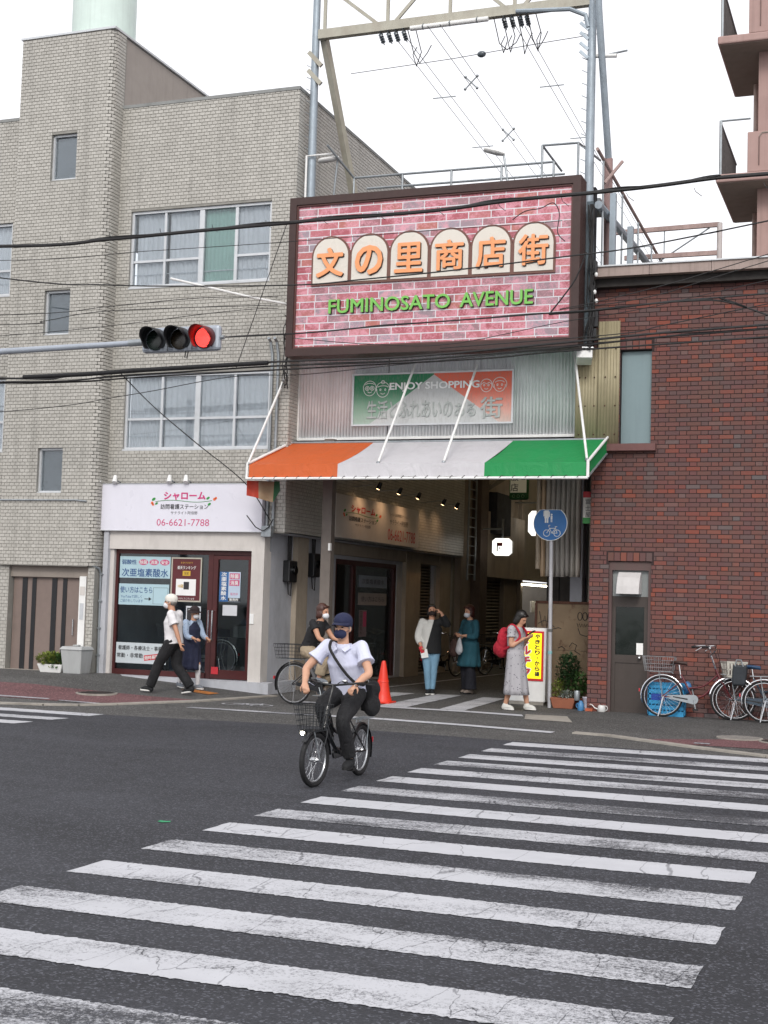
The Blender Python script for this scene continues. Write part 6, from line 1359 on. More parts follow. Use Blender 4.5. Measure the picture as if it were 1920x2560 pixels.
def bicycle(label, loc, rz, o):
    """heading +X; o: r wheel radius, wb wheelbase, col frame colour, plus what it carries"""
    r, wb = o['r'], o['wb']; tr = o.get('tr', .018); sc = r/.33
    key = (r, tr, o.get('rim', 'chrome'))
    if key not in _wm: _wm[key] = wheel_meshes(r, tr, M['black'], M[o.get('rim', 'chrome')])
    B = thing('bicycle', label, 'bicycle', loc, rz); fm = o['col']
    if o.get('lean'): B.rotation_euler = (o['lean'], 0, rz)
    ra = Vector((-wb/2, 0, r)); fa = Vector((wb/2, 0, r)); bb = Vector((-.04*sc, 0, max(.27, .30*sc-.0)))
    hs = o.get('head', 1.); ht0 = Vector((wb/2-.17, 0, r+.30*hs)); ht1 = Vector((wb/2-.24, 0, r+.47*hs)); steer = o.get('steer', 0)
    st_top = Vector((-wb*.235, 0, o.get('seat', .80)-.14)); Rz = Matrix.Rotation(steer, 4, 'Z')
    Ms = Matrix.Translation(ht0) @ Rz @ Matrix.Translation(-ht0)
    for ax, front in ((ra, 0), (fa, 1)):
        me = _wm[key]; w = link(bpy.data.objects.new('wheel', me['rim']), B); w.location = (Ms @ ax) if front else ax; w.rotation_euler = (0, random.random()*.4, steer if front else 0)
        for nm in ('tyre', 'spokes', 'hub'): link(bpy.data.objects.new(nm, me[nm]), w)
    mb = MB(); t = .016
    low = [ht0+Vector((-.02, 0, .02)), Vector((wb*.14, 0, bb.z+.10)), bb+Vector((.05, 0, .03)), bb]
    mb.tube(smooth_pts(low, 5), t*1.15, 8); mb.tube([bb, st_top], t, 8); mb.tube([ht0-(ht1-ht0)*.15, ht1], t*1.25, 8)
    if o.get('twin', True): mb.tube(smooth_pts([ht0+Vector((-.03, 0, .08)), Vector((wb*.10, 0, bb.z+.22)), bb.lerp(st_top, .45)], 5), t*.85, 8)
    for s in (-1, 1):
        mb.tube([bb+Vector((0, s*.03, 0)), ra+Vector((.06, s*.06, 0)), ra+Vector((0, s*.06, 0))], .009, 6); mb.tube([bb.lerp(st_top, .8)+Vector((0, s*.02, 0)), ra+Vector((0, s*.06, 0))], .008, 6)
    mb.build('frame', fm, B, smooth=True)
    mb = MB(); mb.M = Ms
    cr = ht0-(ht1-ht0).normalized()*.04
    for s in (-1, 1): mb.tube(smooth_pts([cr+Vector((0, s*.02, 0)), cr+Vector((.02, s*.052, -.03)), cr.lerp(fa, .6)+Vector((0, s*.055, 0)), fa+Vector((0, s*.055, 0))], 4), .010, 6)
    mb.build('fork', fm, B, smooth=True)
    hb = ht1+(ht1-ht0).normalized()*o.get('stem', .12); bw = o.get('bar', .28); sw = o.get('sweep', .22); up = o.get('rise', .10)
    mb = MB(); mb.M = Ms; mb.tube([ht1, hb], .013, 8)
    for s in (-1, 1): mb.tube(smooth_pts([hb, hb+Vector((.03, s*bw*.45, up*.5)), hb+Vector((-.02, s*bw*.9, up)), hb+Vector((-sw, s*bw, up*.85))], 5), .011, 8)
    hbo = mb.build('handlebar', M['chrome'] if not o.get('darkbar') else M['blackplastic'], B, smooth=True)
    for s in (-1, 1):
        mb = MB(); mb.M = Ms; mb.tube([hb+Vector((-sw+.11, s*bw*.985, up*.9)), hb+Vector((-sw-.01, s*bw, up*.85))], .016, 8); mb.build('grip', M['black'], hbo, smooth=True)
        mb = MB(); mb.M = Ms; mb.tube([hb+Vector((-sw+.15, s*bw*.93, up*.9-.01)), hb+Vector((-sw+.05, s*bw*.94, up*.7-.04))], .006, 5); mb.build('brake_lever', M['chrome'], hbo)
    if o.get('bell', True):
        mb = MB(); mb.M = Ms; mb.ell(hb+Vector((.02, bw*.5, up*.6+.03)), (.028, .028, .02), 10, 6); mb.build('bell', M['chrome'], hbo, smooth=True)
    mb = MB(); mb.M = Ms
    for s in (-1, 1): mb.tube(smooth_pts([hb+Vector((0, s*bw*.8, up*.8)), hb+Vector((.09, s*.08, up*.3)), cr+Vector((.05, s*.02, .02))], 4), .004, 4)
    mb.build('brake_cable', M['black'], B)
    sd = st_top+Vector((-.03, 0, .15)); MB().tube([st_top-Vector((0, 0, .05)), sd], .012, 8).build('seat_post', M['chrome'], B, smooth=True)
    mb = MB(); vs = []
    prof = ((-.13, .085, -.005), (-.11, .10, .012), (-.04, .092, .022), (.04, .05, .018), (.11, .022, .012), (.13, .012, 0)); n = 10
    for x, w, z in prof:
        for k in range(n): a = 2*pi*k/n; vs.append(sd+Vector((x, w*cos(a), z+.02+.028*sin(a)*(1 if sin(a) > 0 else 1.3))))
    fs = [(i*n+k, i*n+(k+1) % n, (i+1)*n+(k+1) % n, (i+1)*n+k) for i in range(len(prof)-1) for k in range(n)]+[tuple(range(n)), tuple((len(prof)-1)*n+k for k in range(n))]
    mb.add(vs, fs).build('saddle', o.get('saddle', M['black']), B, smooth=True)
    mb = MB()
    for k in range(3): mb.tube([bb+Vector((0, -.045-.004*k, 0)), bb+Vector((0, -.05-.004*k, 0))], .07*sc-.012*k, 20)
    cro = mb.build('crank', M['steel'], B); ca = o.get('crank', -1.2)
    for s in (-1, 1):
        d = Vector((cos(ca), 0, sin(ca)))*s*-1*.16; e = bb+d+Vector((0, s*.09, 0)); MB().tube([bb+Vector((0, s*.06, 0)), e-Vector((0, s*.02, 0))], .010, 6).build('crank_arm', M['steel'], cro); MB().bx(e.x-.045, e.x+.045, e.y-.02 if s < 0 else e.y-.015, e.y+.05 if s > 0 else e.y+.02, e.z-.012, e.z+.012).build('pedal', M['black'], cro)
    if o.get('case', True):
        pts = [(bb.x+.075*sc*cos(a), -.062, bb.z+.075*sc*sin(a)) for a in [radians(x) for x in range(-95, 96, 19)]]; pts += [(ra.x+.10+.026*cos(a), -.062, ra.z+.026*sin(a)) for a in [radians(x) for x in range(100, 261, 32)]]
        cco = MB().prism(pts, (0, .02, 0)).build('chain_case', o.get('casem', M['steel']), B)
        MB().prism([(bb.x-.09, -.064, bb.z+.012), (bb.x-.09, -.064, bb.z-.012), (ra.x+.17, -.064, ra.z-.006), (ra.x+.17, -.064, ra.z+.010)], (0, .001, 0)).build('case_slot', M['blackplastic'], cco)
    fendm = o.get('fend', M['chrome'])
    def fender(ax, a0, a1, Mt=None):
        mb = MB(); mb.M = Mt; vs = []; n = 16; R = r+.025
        for k in range(n+1):
            a = a0+(a1-a0)*k/n
            for y, q in ((-.028, R-.014), (-.016, R), (.016, R), (.028, R-.014)): vs.append(ax+Vector((q*cos(a), y, q*sin(a))))
        return mb.add(vs, [(4*k+j, 4*k+j+1, 4*k+j+5, 4*k+j+4) for k in range(n) for j in range(3)]).build('mudguard', fendm, B, smooth=True, solid=.002)
    fender(ra, radians(20), radians(200)); fender(fa, radians(40), radians(175) if not o.get('shortf') else radians(140), Ms)
    if o.get('rack', True):
        mb = MB(); z = r+r+.06
        for s in (-1, 1): mb.tube([ra+Vector((.16, s*.05, z-r-.02)), ra+Vector((.14, s*.06, z-r)), ra+Vector((-.22, s*.06, z-r))], .006, 6); mb.tube([ra+Vector((-.06, s*.065, z-r)), ra+Vector((0, s*.07, .01))], .005, 5)
        for x in (-.2, -.1, 0, .1): mb.tube([ra+Vector((x, -.06, z-r)), ra+Vector((x, .06, z-r))], .005, 5)
        mb.build('rear_rack', M['steel'], B)
    if o.get('rbasket'):
        mb = MB(); mb.M = Matrix.Translation((ra.x-.05, 0, 0)); wire_basket(mb, -.22, .20, .26, .33, 2*r+.07, 2*r+.30); mb.build('rear_basket', o['rbasket'], B)
    if o.get('fbasket'):
        mb = MB(); zb = o.get('fbz', 2*r+.03); mb.M = Ms @ Matrix.Translation((wb/2+.10, 0, 0)); wire_basket(mb, -.17, .13 if not o.get('fbw') else .06, .26*o.get('fbw', 1), .38*o.get('fbw', 1), zb, zb+.24, taper=.03, nz=5); mb.build('front_basket', o['fbasket'], B)
        mb = MB(); mb.M = Ms; mb.tube([fa+Vector((.0, .06, 0)), (wb/2+.12, .06, zb)], .006, 5); mb.tube([fa+Vector((0, -.06, 0)), (wb/2+.12, -.06, zb)], .006, 5); mb.build('basket_stay', M['steel'], B)
    if o.get('plastic'):
        mb = MB(); zb = 2*r+.02; mb.M = Ms @ Matrix.Translation((wb/2+.06, 0, 0)); pm = o['plastic']
        def PP(u, v, t): return (-.15+.27*u+(2*u-1)*.03*t, (.26+.12*t)*(v-.5), zb+.25*t)
        for k in range(6): mb.add([PP(.02+.16*k, 0, .08), PP(.10+.16*k, 0, .08), PP(.16+.16*k-.04, 0, .92), PP(.08+.16*k-.04, 0, .92)], [(0, 1, 2, 3)]); mb.add([PP(.02+.16*k, 1, .08), PP(.10+.16*k, 1, .08), PP(.12+.16*k, 1, .92), PP(.04+.16*k, 1, .92)], [(0, 1, 2, 3)])
        for k in range(6):
            for u in (0, 1): mb.add([PP(u, .02+.17*k, .08), PP(u, .10+.17*k, .08), PP(u, .10+.17*k, .92), PP(u, .02+.17*k, .92)], [(0, 1, 2, 3)])
        for t0, t1 in ((0, .12), (.45, .53), (.88, 1)):
            for a, b in (((0, 0), (1, 0)), ((1, 0), (1, 1)), ((1, 1), (0, 1)), ((0, 1), (0, 0))): mb.add([PP(*a, t0), PP(*b, t0), PP(*b, t1), PP(*a, t1)], [(0, 1, 2, 3)])
        mb.add([PP(0, 0, 0), PP(1, 0, 0), PP(1, 1, 0), PP(0, 1, 0)], [(0, 1, 2, 3)]); mb.build('front_basket', pm, B, solid=.005)
    if o.get('stand', True):
        mb = MB(); mb.tube([ra+Vector((.02, .07, 0)), ra+Vector((-.05, .12, -r+.01))], .008, 6); mb.tube([ra+Vector((.02, -.07, 0)), ra+Vector((-.05, -.12, -r+.01))], .008, 6); mb.build('kickstand', M['chrome'], B)
    lp = Vector((wb/2+.06, -.07, r+.20)) if o.get('lamp') is None else Vector(o['lamp'])
    mb = MB(); mb.M = Ms; mb.tube([lp-Vector((.06, 0, 0)), lp-Vector((.03, 0, 0)), lp], [.018, .034, .034], 12); lo = mb.build('head_lamp', M['blackplastic'], B, smooth=True)
    mb = MB(); mb.M = Ms; mb.tube([lp, lp+Vector((.004, 0, 0))], .024, 12); mb.build('lamp_lens', lit('lamp_on', '#fff6e0', 7) if o.get('lit') else M['ink_white'], lo)
    if o.get('reflector', True): MB().bx(ra.x-r-.05, ra.x-r-.035, -.022, .022, r+.06, r+.11).build('rear_reflector', M['ink_red'], B)
    return B
C_red = mat('burgundy_enamel', '#5a1e24', .3, .1, .06, 6, coat=.3); C_black = mat('black_enamel', '#17181b', .3, .1, .1, 6, coat=.3); C_blue = mat('slate_blue_enamel', '#3a4a58', .35, .2, .06, 6, coat=.2); C_silver = mat('silver_frame', '#9aa0a6', .35, .6, .06, 6)
M['wire_silver'] = mat('silver_wire', '#aeb0b2', .35, .8, .05, 9); M['wire_dark'] = mat('dark_wire', '#2a2d30', .5, .4, .1, 9); M['rim_alu'] = mat('rim_alloy', '#b9bbbe', .3, .8, .05, 9)
GZ = gh(-3, 22)
bicycle('burgundy city bicycle with wire rear basket before the blue crate', (-3.02, 22.26, GZ), radians(2), dict(r=.325, wb=1.06, col=C_red, rbasket=M['wire_silver'], plastic=mat('white_plastic_basket', '#bdbab0', .5, 0, .06, 6), steer=radians(22), seat=.82, lean=radians(-2), stem=.22, rise=.15, crank=-1.35, saddle=mat('brown_saddle', '#3a2722', .5)))
bicycle('slate blue bicycle with a black bag, second along the brick wall', (-1.90, 22.32, GZ), radians(1), dict(r=.325, wb=1.06, col=C_blue, fbasket=M['wire_dark'], seat=.80, lean=radians(-2), saddle=mat('blue_saddle', '#22405e', .45), casem=C_blue))
bicycle('silver bicycle cut by the right edge of the picture', (-1.44, 22.16, GZ), radians(2), dict(r=.325, wb=1.06, col=C_silver, fbasket=M['wire_silver'], seat=.80, lean=radians(-2)))
cbag = place('bag', 'dark grey upright bag on the slate blue bicycle', 'bag', (-2.36, 22.3, .6)); MB().add([(-2.47, 22.22, .60), (-2.27, 22.22, .60), (-2.27, 22.38, .60), (-2.47, 22.38, .60), (-2.48, 22.20, .92), (-2.24, 22.20, .92), (-2.24, 22.40, .92), (-2.48, 22.40, .92)], MB.BF).build('bag_body', mat('dark_nylon', '#2b3036', .7, 0, .15, 9), cbag, bevel=.03); MB().tube([(-2.42, 22.2, .9), (-2.40, 22.19, 1.0), (-2.33, 22.19, 1.0), (-2.30, 22.2, .9)], .012, 6).build('bag_handle', M['steel'], cbag)
bicycle('black bicycle ridden by the person in a black shirt', (-8.66, 20.45, gh(-9, 20.5)), radians(-7), dict(r=.335, wb=1.10, col=C_black, rbasket=M['wire_dark'], seat=.84, fend=C_black, casem=C_black, stand=False, fbasket=None, rim='rim_alu'))
bicycle('small-wheeled black bicycle ridden by the man in white', (-5.09, 12.46, 0), radians(-91), dict(r=.255, tr=.026, wb=1.06, col=C_black, fbasket=M['wire_dark'], fbz=.53, fbw=.7, head=1.05, seat=.80, stem=.20, bar=.27, sweep=.12, rise=.03, darkbar=True, fend=C_black, casem=C_black, stand=False, rim='rim_alu', steer=radians(-6), lamp=(.56, -.12, .50), lit=True, crank=1.3, bell=True))
bicycle('dark bicycle parked deepest by the arcade side door', (-9.85, 30.3, .05), radians(75), dict(r=.335, wb=1.08, col=C_black, fend=C_black, casem=C_black, seat=.84, fbasket=M['wire_dark']))
bicycle('dark bicycle parked behind the person in teal', (-9.2, 32.6, .05), radians(70), dict(r=.335, wb=1.08, col=C_black, fend=C_black, casem=C_black, seat=.84, rbasket=M['wire_dark']))
bicycle('bicycle with chrome mudguards standing inside the shop', (-12.52, 23.35, .262), radians(180), dict(r=.33, wb=1.05, col=C_black, fbasket=M['wire_silver'], seat=.82))
# blue crate behind the burgundy bicycle
cr_ = place('crate', 'bright blue plastic crate behind the burgundy bicycle wheel', 'crate', (-3.5, 22.48, .05)); m_cr = mat('blue_crate', '#2f8fc0', .45, 0, .05, 4)
x0, x1, y0, y1, z0, z1 = -3.80, -3.22, 22.38, 22.57, .05, .58
MB().bx(x0, x1, y0, y1, z0, z0+.02).build('floor', m_cr, cr_)
for k in range(6): MB().bx(x0, x1, y0, y0+.012, z0+.02+.085*k, z0+.02+.085*k+.06).build('slat', m_cr, cr_)
mb = MB(); 
for x in [x0+.058*i for i in range(11)]: mb.bx(x-.008, x+.008, y0+.002, y0+.014, z0+.02, z1)
mb.bx(x0, x0+.012, y0, y1, z0, z1); mb.bx(x1-.012, x1, y0, y1, z0, z1); mb.bx(x0, x1, y1-.012, y1, z0, z1); mb.bx(x0-.01, x1+.01, y0-.01, y0+.012, z1-.03, z1); mb.build('crate_body', m_cr, cr_)
MB().bx(x0+.05, x0+.28, y0-.004, y0, .30, .40).build('dark_label', mat('deep_blue', '#1c3f9a', .5), cr_)
bt = place('bottle', 'blue plastic bag stuffed above the crate end', 'bag', (-3.2, 22.4, .5)); MB().ell((-3.19, 22.42, .52), (.075, .06, .10), 12, 8).build('bag_body', mat('blue_bag', '#3b6ea0', .35, 0, .2, 12), bt, smooth=True); bt.name = 'plastic_bag'; MB().tube([(-3.19, 22.42, .6), (-3.17, 22.41, .66), (-3.21, 22.42, .68)], .012, 6).build('knot', bpy.data.materials['blue_bag'], bt)
# box shapes in the shop
sx_ = place('display_shelf', 'dim shelf with boxes behind the shop glass', 'shelf', (-13.2, 24.6, .26))
for k, (a, b, c, d, col) in enumerate(((-13.7, -12.6, .26, 1.1, '#274064'), (-13.6, -13.1, 1.1, 1.5, '#3a5878'), (-12.4, -11.6, .26, .95, '#6a6a6c'), (-11.5, -11.0, .26, 1.25, '#55504c'), (-12.3, -12.0, .95, 1.2, '#a4a6a8'))):
    MB().bx(a, b, 24.4, 24.9, c, d).build('box', mat('shelf_box_%d' % k, col, .7, 0, .2, 4), sx_, bevel=.015)
# ------------------------------------------------------------------ people
TMP = bpy.data.scenes.new('tmp')
def blob(mb, name, m, parent, voxel=.012, sm=4, fac=.5):
    """melt overlapping closed shapes into one continuous surface"""
    me = bpy.data.meshes.new(name); me.from_pydata(mb.v, [], mb.f); q = bpy.data.objects.new(name, me); TMP.collection.objects.link(q)
    md = q.modifiers.new('r', 'REMESH'); md.mode = 'VOXEL'; md.voxel_size = voxel; md.use_smooth_shade = True
    if sm: ms = q.modifiers.new('s', 'SMOOTH'); ms.iterations = sm; ms.factor = fac
    with bpy.context.temp_override(scene=TMP, view_layer=TMP.view_layers[0]):
        dg = bpy.context.evaluated_depsgraph_get(); me2 = bpy.data.meshes.new_from_object(q.evaluated_get(dg))
    bpy.data.objects.remove(q); me2.materials.clear(); me2.materials.append(m); me2.name = name
    return link(bpy.data.objects.new(name, me2), parent)
def limb(mb, pts, rad, n=12, sub=4, e0=True, e1=True):
    P = smooth_pts(pts, sub); R = []
    for i in range(len(pts)-1):
        for k in range(sub):
            t = k/sub; a, b = rad[i], rad[i+1]
            if isinstance(a, (tuple, list)) or isinstance(b, (tuple, list)):
                a = a if isinstance(a, (tuple, list)) else (a, a); b = b if isinstance(b, (tuple, list)) else (b, b); R.append((a[0]+(b[0]-a[0])*t, a[1]+(b[1]-a[1])*t))
            else: R.append(a+(b-a)*t)
    R.append(rad[-1]); mb.tube(P, R, n)
    for p, r, on in ((pts[0], rad[0], e0), (pts[-1], rad[-1], e1)):
        if not on: continue
        r = r if not isinstance(r, (tuple, list)) else min(r); mb.ell(p, (r, r, r), 10, 6)
def hand(mb, w, d, nrm, side, curl=.5, L=1.):
    """palm, four unequal bent fingers and a thumb leaving the palm's side"""
    w = Vector(w); d = Vector(d).normalized(); nrm = Vector(nrm); nrm = (nrm-d*nrm.dot(d)).normalized(); x = d.cross(nrm)*side
    kn = w+d*.085*L; limb(mb, [w-d*.01, w+d*.045*L, kn], [(.026, .022), (.038, .017), (.038, .014)], 10, 2)
    mb.box(w+d*.05*L, (.001, .001, .001))
    for i, ln in enumerate((.066, .076, .070, .054)):
        p = kn+x*(.028-.0185*i)-d*.008; q = p; ang = curl*.5
        for k, fr_ in enumerate((.45, .32, .25)):
            dd = d*cos(ang)+nrm*sin(ang); q2 = q+dd*ln*fr_*1.05*L; mb.tube([q, q2], [.0095-.001*k, .0085-.001*k], 8); mb.ell(q2, (.0085-.001*k,)*3, 8, 5); q = q2; ang += curl*.9
    t0 = w+d*.022*L+x*.026; t1 = t0+(d*.55+x*.75+nrm*.3).normalized()*.036; t2 = t1+(d*.85+x*.15+nrm*(.3+curl*.4)).normalized()*.032
    mb.tube([t0, t1, t2], [.013, .011, .008], 8); mb.ell(t2, (.008,)*3, 8, 5)
SKIN = mat('skin', '#b98a70', .55, 0, .06, 14); SKIN2 = mat('skin_warm', '#c2957b', .55, 0, .06, 14)
EYE_M = mat('eye_dark', '#1a1412', .2); 
def person(label, loc, rz, J, face=(0, 0, 0), voxel=.011, skin=None, hands=None, sc=1.):
    """J: joint positions in metres, facing +X, left +Y. The body is one continuous mesh."""
    P = thing('person', label, 'person', loc, rz); P.scale = (sc, sc, sc); J = {k: Vector(v) for k, v in J.items()}
    mb = MB(); Rh = Euler(face).to_matrix(); hc = J['head']
    def H(v): return hc+Rh @ Vector(v)
    mb.ell(H((-.008, 0, .022)), (.096, .076, .098), 18, 12, Rh); mb.ell(H((.022, 0, -.035)), (.070, .060, .085), 16, 10, Rh)      # cranium and face
    mb.ell(H((.072, 0, -.098)), (.022, .028, .020), 10, 8, Rh); mb.ell(H((.098, 0, -.020)), (.017, .012, .026), 10, 8, Rh)          # chin, nose
    mb.ell(H((.086, 0, -.058)), (.014, .026, .010), 10, 6, Rh); mb.ell(H((.080, 0, .022)), (.018, .048, .010), 10, 6, Rh)           # lips, brow
    for s in (-1, 1): mb.ell(H((-.005, s*.078, -.015)), (.020, .010, .032), 8, 6, Rh)
    limb(mb, [J['neck']-Vector((0, 0, .05)), J['neck'].lerp(hc, .35), H((-.012, 0, -.06))], [.062, .054, .056])
    limb(mb, [J['hip'], J['hip'].lerp(J['chest'], .45), J['chest'], J['neck']-Vector((0, 0, .03))], [(.150, .105), (.125, .095), (.160, .108), (.075, .065)], 16)
    for s in 'lr':
        limb(mb, [J[s+'sho'], J[s+'sho'].lerp(J[s+'elb'], .5), J[s+'elb'], J[s+'elb'].lerp(J[s+'wri'], .4), J[s+'wri']], [.056, .047, .040, .039, .027])
        limb(mb, [J['chest'].lerp(J[s+'sho'], .25), J[s+'sho']], [.07, .056])
        sgn = 1 if s == 'l' else -1; hd_ = (hands or {}).get(s, {})
        d = Vector(hd_.get('d', J[s+'wri']-J[s+'elb'])); nrm = Vector(hd_.get('n', (-.2, -sgn, .0))); hand(mb, J[s+'wri'], d, nrm, hd_.get('side', sgn), hd_.get('curl', .45))
        limb(mb, [J[s+'hip'], J[s+'hip'].lerp(J[s+'kne'], .5), J[s+'kne'], J[s+'kne'].lerp(J[s+'ank'], .35), J[s+'ank']], [.088, .078, .056, .054, .036])
        limb(mb, [J[s+'ank']+Vector((-.02, 0, -.03)), J[s+'ank'].lerp(J[s+'toe'], .8)], [.032, .020])
    P['_'] = 0; del P['_']
    body = blob(mb, 'body', skin or SKIN, P, voxel, 3)
    for s in (-1, 1): MB().ell(H((.083, s*.032, .002)), (.010, .013, .007), 10, 6, Rh).build('eye', EYE_M, P, smooth=True)
    P_ = dict(obj=P, J=J, H=H, Rh=Rh); return P_
def hair(p, m, style='short'):
    H, Rh = p['H'], p['Rh']; mb = MB()
    if style == 'cap':                            # only what shows below a cap
        mb.ell(H((-.045, 0, -.012)), (.062, .080, .050), 14, 10, Rh)
        for s in (-1, 1): mb.ell(H((.0, s*.074, .0)), (.028, .010, .030), 10, 6, Rh)
        return blob(mb, 'hair', m, p['obj'], .010, 2)
    mb.ell(H((-.022, 0, .040)), (.100, .088, .100), 18, 12, Rh); mb.ell(H((-.050, 0, -.02)), (.065, .078, .085), 14, 10, Rh)
    for k in range(7): mb.ell(H((.050, -.055+.018*k, .080+.006*(k % 2))), (.040, .016, .022), 8, 6, Rh)
    if style in ('bob', 'medium'):
        for s in (-1, 1): mb.ell(H((-.015, s*.070, -.045)), (.055, .022, .095 if style == 'bob' else .07), 12, 8, Rh)
        mb.ell(H((-.06, 0, -.07)), (.05, .075, .075), 12, 8, Rh)
    if style == 'short':
        for s in (-1, 1): mb.ell(H((-.01, s*.072, .01)), (.04, .014, .045), 10, 6, Rh)
    o = blob(mb, 'hair', m, p['obj'], .010, 2); return o
def mask(p, m):
    H, Rh = p['H'], p['Rh']; mb = MB(); mb.ell(H((.058, 0, -.062)), (.060, .066, .052), 16, 10, Rh); mb.ell(H((.092, 0, -.042)), (.022, .024, .034), 10, 8, Rh)
    o = blob(mb, 'face_mask', m, p['obj'], .009, 3)
    mb = MB()
    for s in (-1, 1): mb.tube([H((.05, s*.062, -.04)), H((.0, s*.082, -.015)), H((-.015, s*.085, .0))], .0025, 4)
    mb.build('mask_loop', m, p['obj'])
def top(p, m, sleeve=.55, ease=.022, hem=-.06, long=False, name='shirt', wid=1., collar=False, voxel=.011, arms='lr', cuffs=.012):
    J = p['J']; mb = MB(); up = (J['chest']-J['hip']).normalized(); b = J['hip']+up*hem
    limb(mb, [b, J['hip'].lerp(J['chest'], .35), J['chest'], J['neck']-Vector((0, 0, .045))], [((.158+ease)*wid, (.112+ease)*wid), ((.142+ease)*wid, (.104+ease)*wid), (.168+ease, .114+ease), (.085, .075)], 20, e0=False)
    for s in arms:
        limb(mb, [J['chest'].lerp(J[s+'sho'], .3)+Vector((0, 0, .01)), J[s+'sho']+Vector((0, 0, .004))], [.078+ease*.4, .058+ease*.3])
        if long: limb(mb, [J[s+'sho'], J[s+'elb'], J[s+'elb'].lerp(J[s+'wri'], .75)], [.062+ease*.3, .052+ease*.4, .040+ease*.5], e1=False)
        else: limb(mb, [J[s+'sho'], J[s+'sho'].lerp(J[s+'elb'], sleeve*.6), J[s+'sho'].lerp(J[s+'elb'], sleeve)], [.060+ease*.3, .056+ease*.5, .050+ease+cuffs], e1=False)
    o = blob(mb, name, m, p['obj'], voxel, 3)
    if collar:
        n = J['neck']; mb = MB()
        for s in (-1, 1): mb.add([n+Vector((-.05, s*.065, -.005)), n+Vector((.03, s*.075, -.012)), n+Vector((.098, s*.022, -.055)), n+Vector((.100, s*.060, -.082)), n+Vector((.03, s*.092, -.045)), n+Vector((-.06, s*.08, -.04))], [(0, 1, 4, 5), (1, 2, 3, 4)])
        mb.add([n+Vector((-.05, -.065, .0)), n+Vector((-.05, .065, .0)), n+Vector((-.075, .08, -.045)), n+Vector((-.075, -.08, -.045))], [(0, 1, 2, 3)])
        mb.build('collar', m, p['obj'], solid=.006)
    return o
def trousers(p, m, end=.96, ease=.014, flare=.0, name='trousers', voxel=.011):
    J = p['J']; mb = MB(); up = (J['chest']-J['hip']).normalized()
    limb(mb, [J['hip']-up*.03, J['hip']+up*.13], [(.160+ease*.5, .118+ease*.5), (.145+ease*.5, .108+ease*.5)], 16)
    for s in 'lr':
        e = J[s+'kne'].lerp(J[s+'ank'], end) if end > 0 else J[s+'hip'].lerp(J[s+'kne'], -end)
        if end > 0: limb(mb, [J[s+'hip'], J[s+'hip'].lerp(J[s+'kne'], .5), J[s+'kne'], J[s+'kne'].lerp(e, .5), e], [.097+ease, .087+ease, .064+ease, .058+ease+flare*.5, .046+ease+flare], e1=False)
        else: limb(mb, [J[s+'hip'], J[s+'hip'].lerp(J[s+'kne'], .5), e], [.097+ease, .092+ease, .078+ease+flare])
    return blob(mb, name, m, p['obj'], voxel, 3)
def shoes(p, m, sole, name='shoe'):
    J = p['J']
    for s in 'lr':
        a, t = J[s+'ank'], J[s+'toe']; f = (t-a); f.z = 0; f = f.normalized() if f.length > .02 else Vector((1, 0, 0)); tilt = (t-a).normalized()
        mb = MB(); limb(mb, [a+Vector((0, 0, -.005)), a+Vector((-.012, 0, -.045))+f*-.01], [.046, .046]); limb(mb, [a+f*-.028+Vector((0, 0, -.045)), a.lerp(t, .55)+Vector((0, 0, -.008)), t], [(.042, .040), (.048, .040), (.040, .030)])
        o = blob(mb, name, m, p['obj'], .010, 3)
        mb = MB(); d = t-a; L = d.length
        base_h = a+f*-.045+Vector((0, 0, -.078)); base_t = t+f*.035+Vector((0, 0, -.026)); x, y_ = frame_z(base_t-base_h, (0, 0, 1))
        ring = []
        for k in range(16):
            an = 2*pi*k/16; u = .5+.5*cos(an); w = .042*(abs(sin(an))**.7)*(1 if sin(an) >= 0 else -1)*(1.05 if u > .5 else .95); ring.append(base_h.lerp(base_t, u)+x*w)
        mb.prism(ring, (0, 0, .022)); mb.build('sole', sole, o)
def skirt(p, m, z0, r0, z1, r1, name, n=26, wav=.016, ctr=None, lean=(0, 0)):
    J = p['J']; c = ctr or J['hip']; mb = MB(); rings = 9; vs = []
    for i in range(rings+1):
        t = i/rings; z = z0+(z1-z0)*t; rx = r0[0]+(r1[0]-r0[0])*t; ry = r0[1]+(r1[1]-r0[1])*t
        for k in range(n*2):
            a = 2*pi*k/(n*2); w = 1+wav*t/.1*sin(a*9+t*2)*.6; vs.append((c.x+lean[0]*t+rx*cos(a)*w, c.y+lean[1]*t+ry*sin(a)*w, z))
    N = n*2; fs = [(i*N+k, i*N+(k+1) % N, (i+1)*N+(k+1) % N, (i+1)*N+k) for i in range(rings) for k in range(N)]
    return mb.add(vs, fs).build(name, m, p['obj'], smooth=True, solid=.004)
def cloth(name, col, var=.14, folds=.5, rough=.85, scale=9):
    m = mat(name, col, rough, 0, var, 5); q = m.node_tree.nodes['Principled BSDF']
    n1 = noise(m, posn(m, (1, 1, .55)), scale*1.4, 3, .5, 1.4); n2 = noise(m, posn(m), 160, 2)
    bump(m, q, math_(m, 'ADD', n1, math_(m, 'MULTIPLY', n2, .08)), min(1., folds*1.5), .03); return m
def floral(name, base, spot, sc=26):
    m, q = newmat(name); pos = posn(m); v = nd(m, 'ShaderNodeTexVoronoi'); v.inputs['Scale'].default_value = sc; lk(m, pos, v.inputs['Vector'])
    nz = noise(m, pos, sc*1.6, 3); f = ramp(m, math_(m, 'ADD', v.outputs['Distance'], math_(m, 'MULTIPLY', nz, .45)), [(.40, 1.), (.46, 0.)])
    lk(m, mixc(m, f, S2L(base), S2L(spot)), q.inputs['Base Color']); q.inputs['Roughness'].default_value = .85; bump(m, q, noise(m, posn(m, (1, 1, .3)), 9, 3), .4, .02); return m
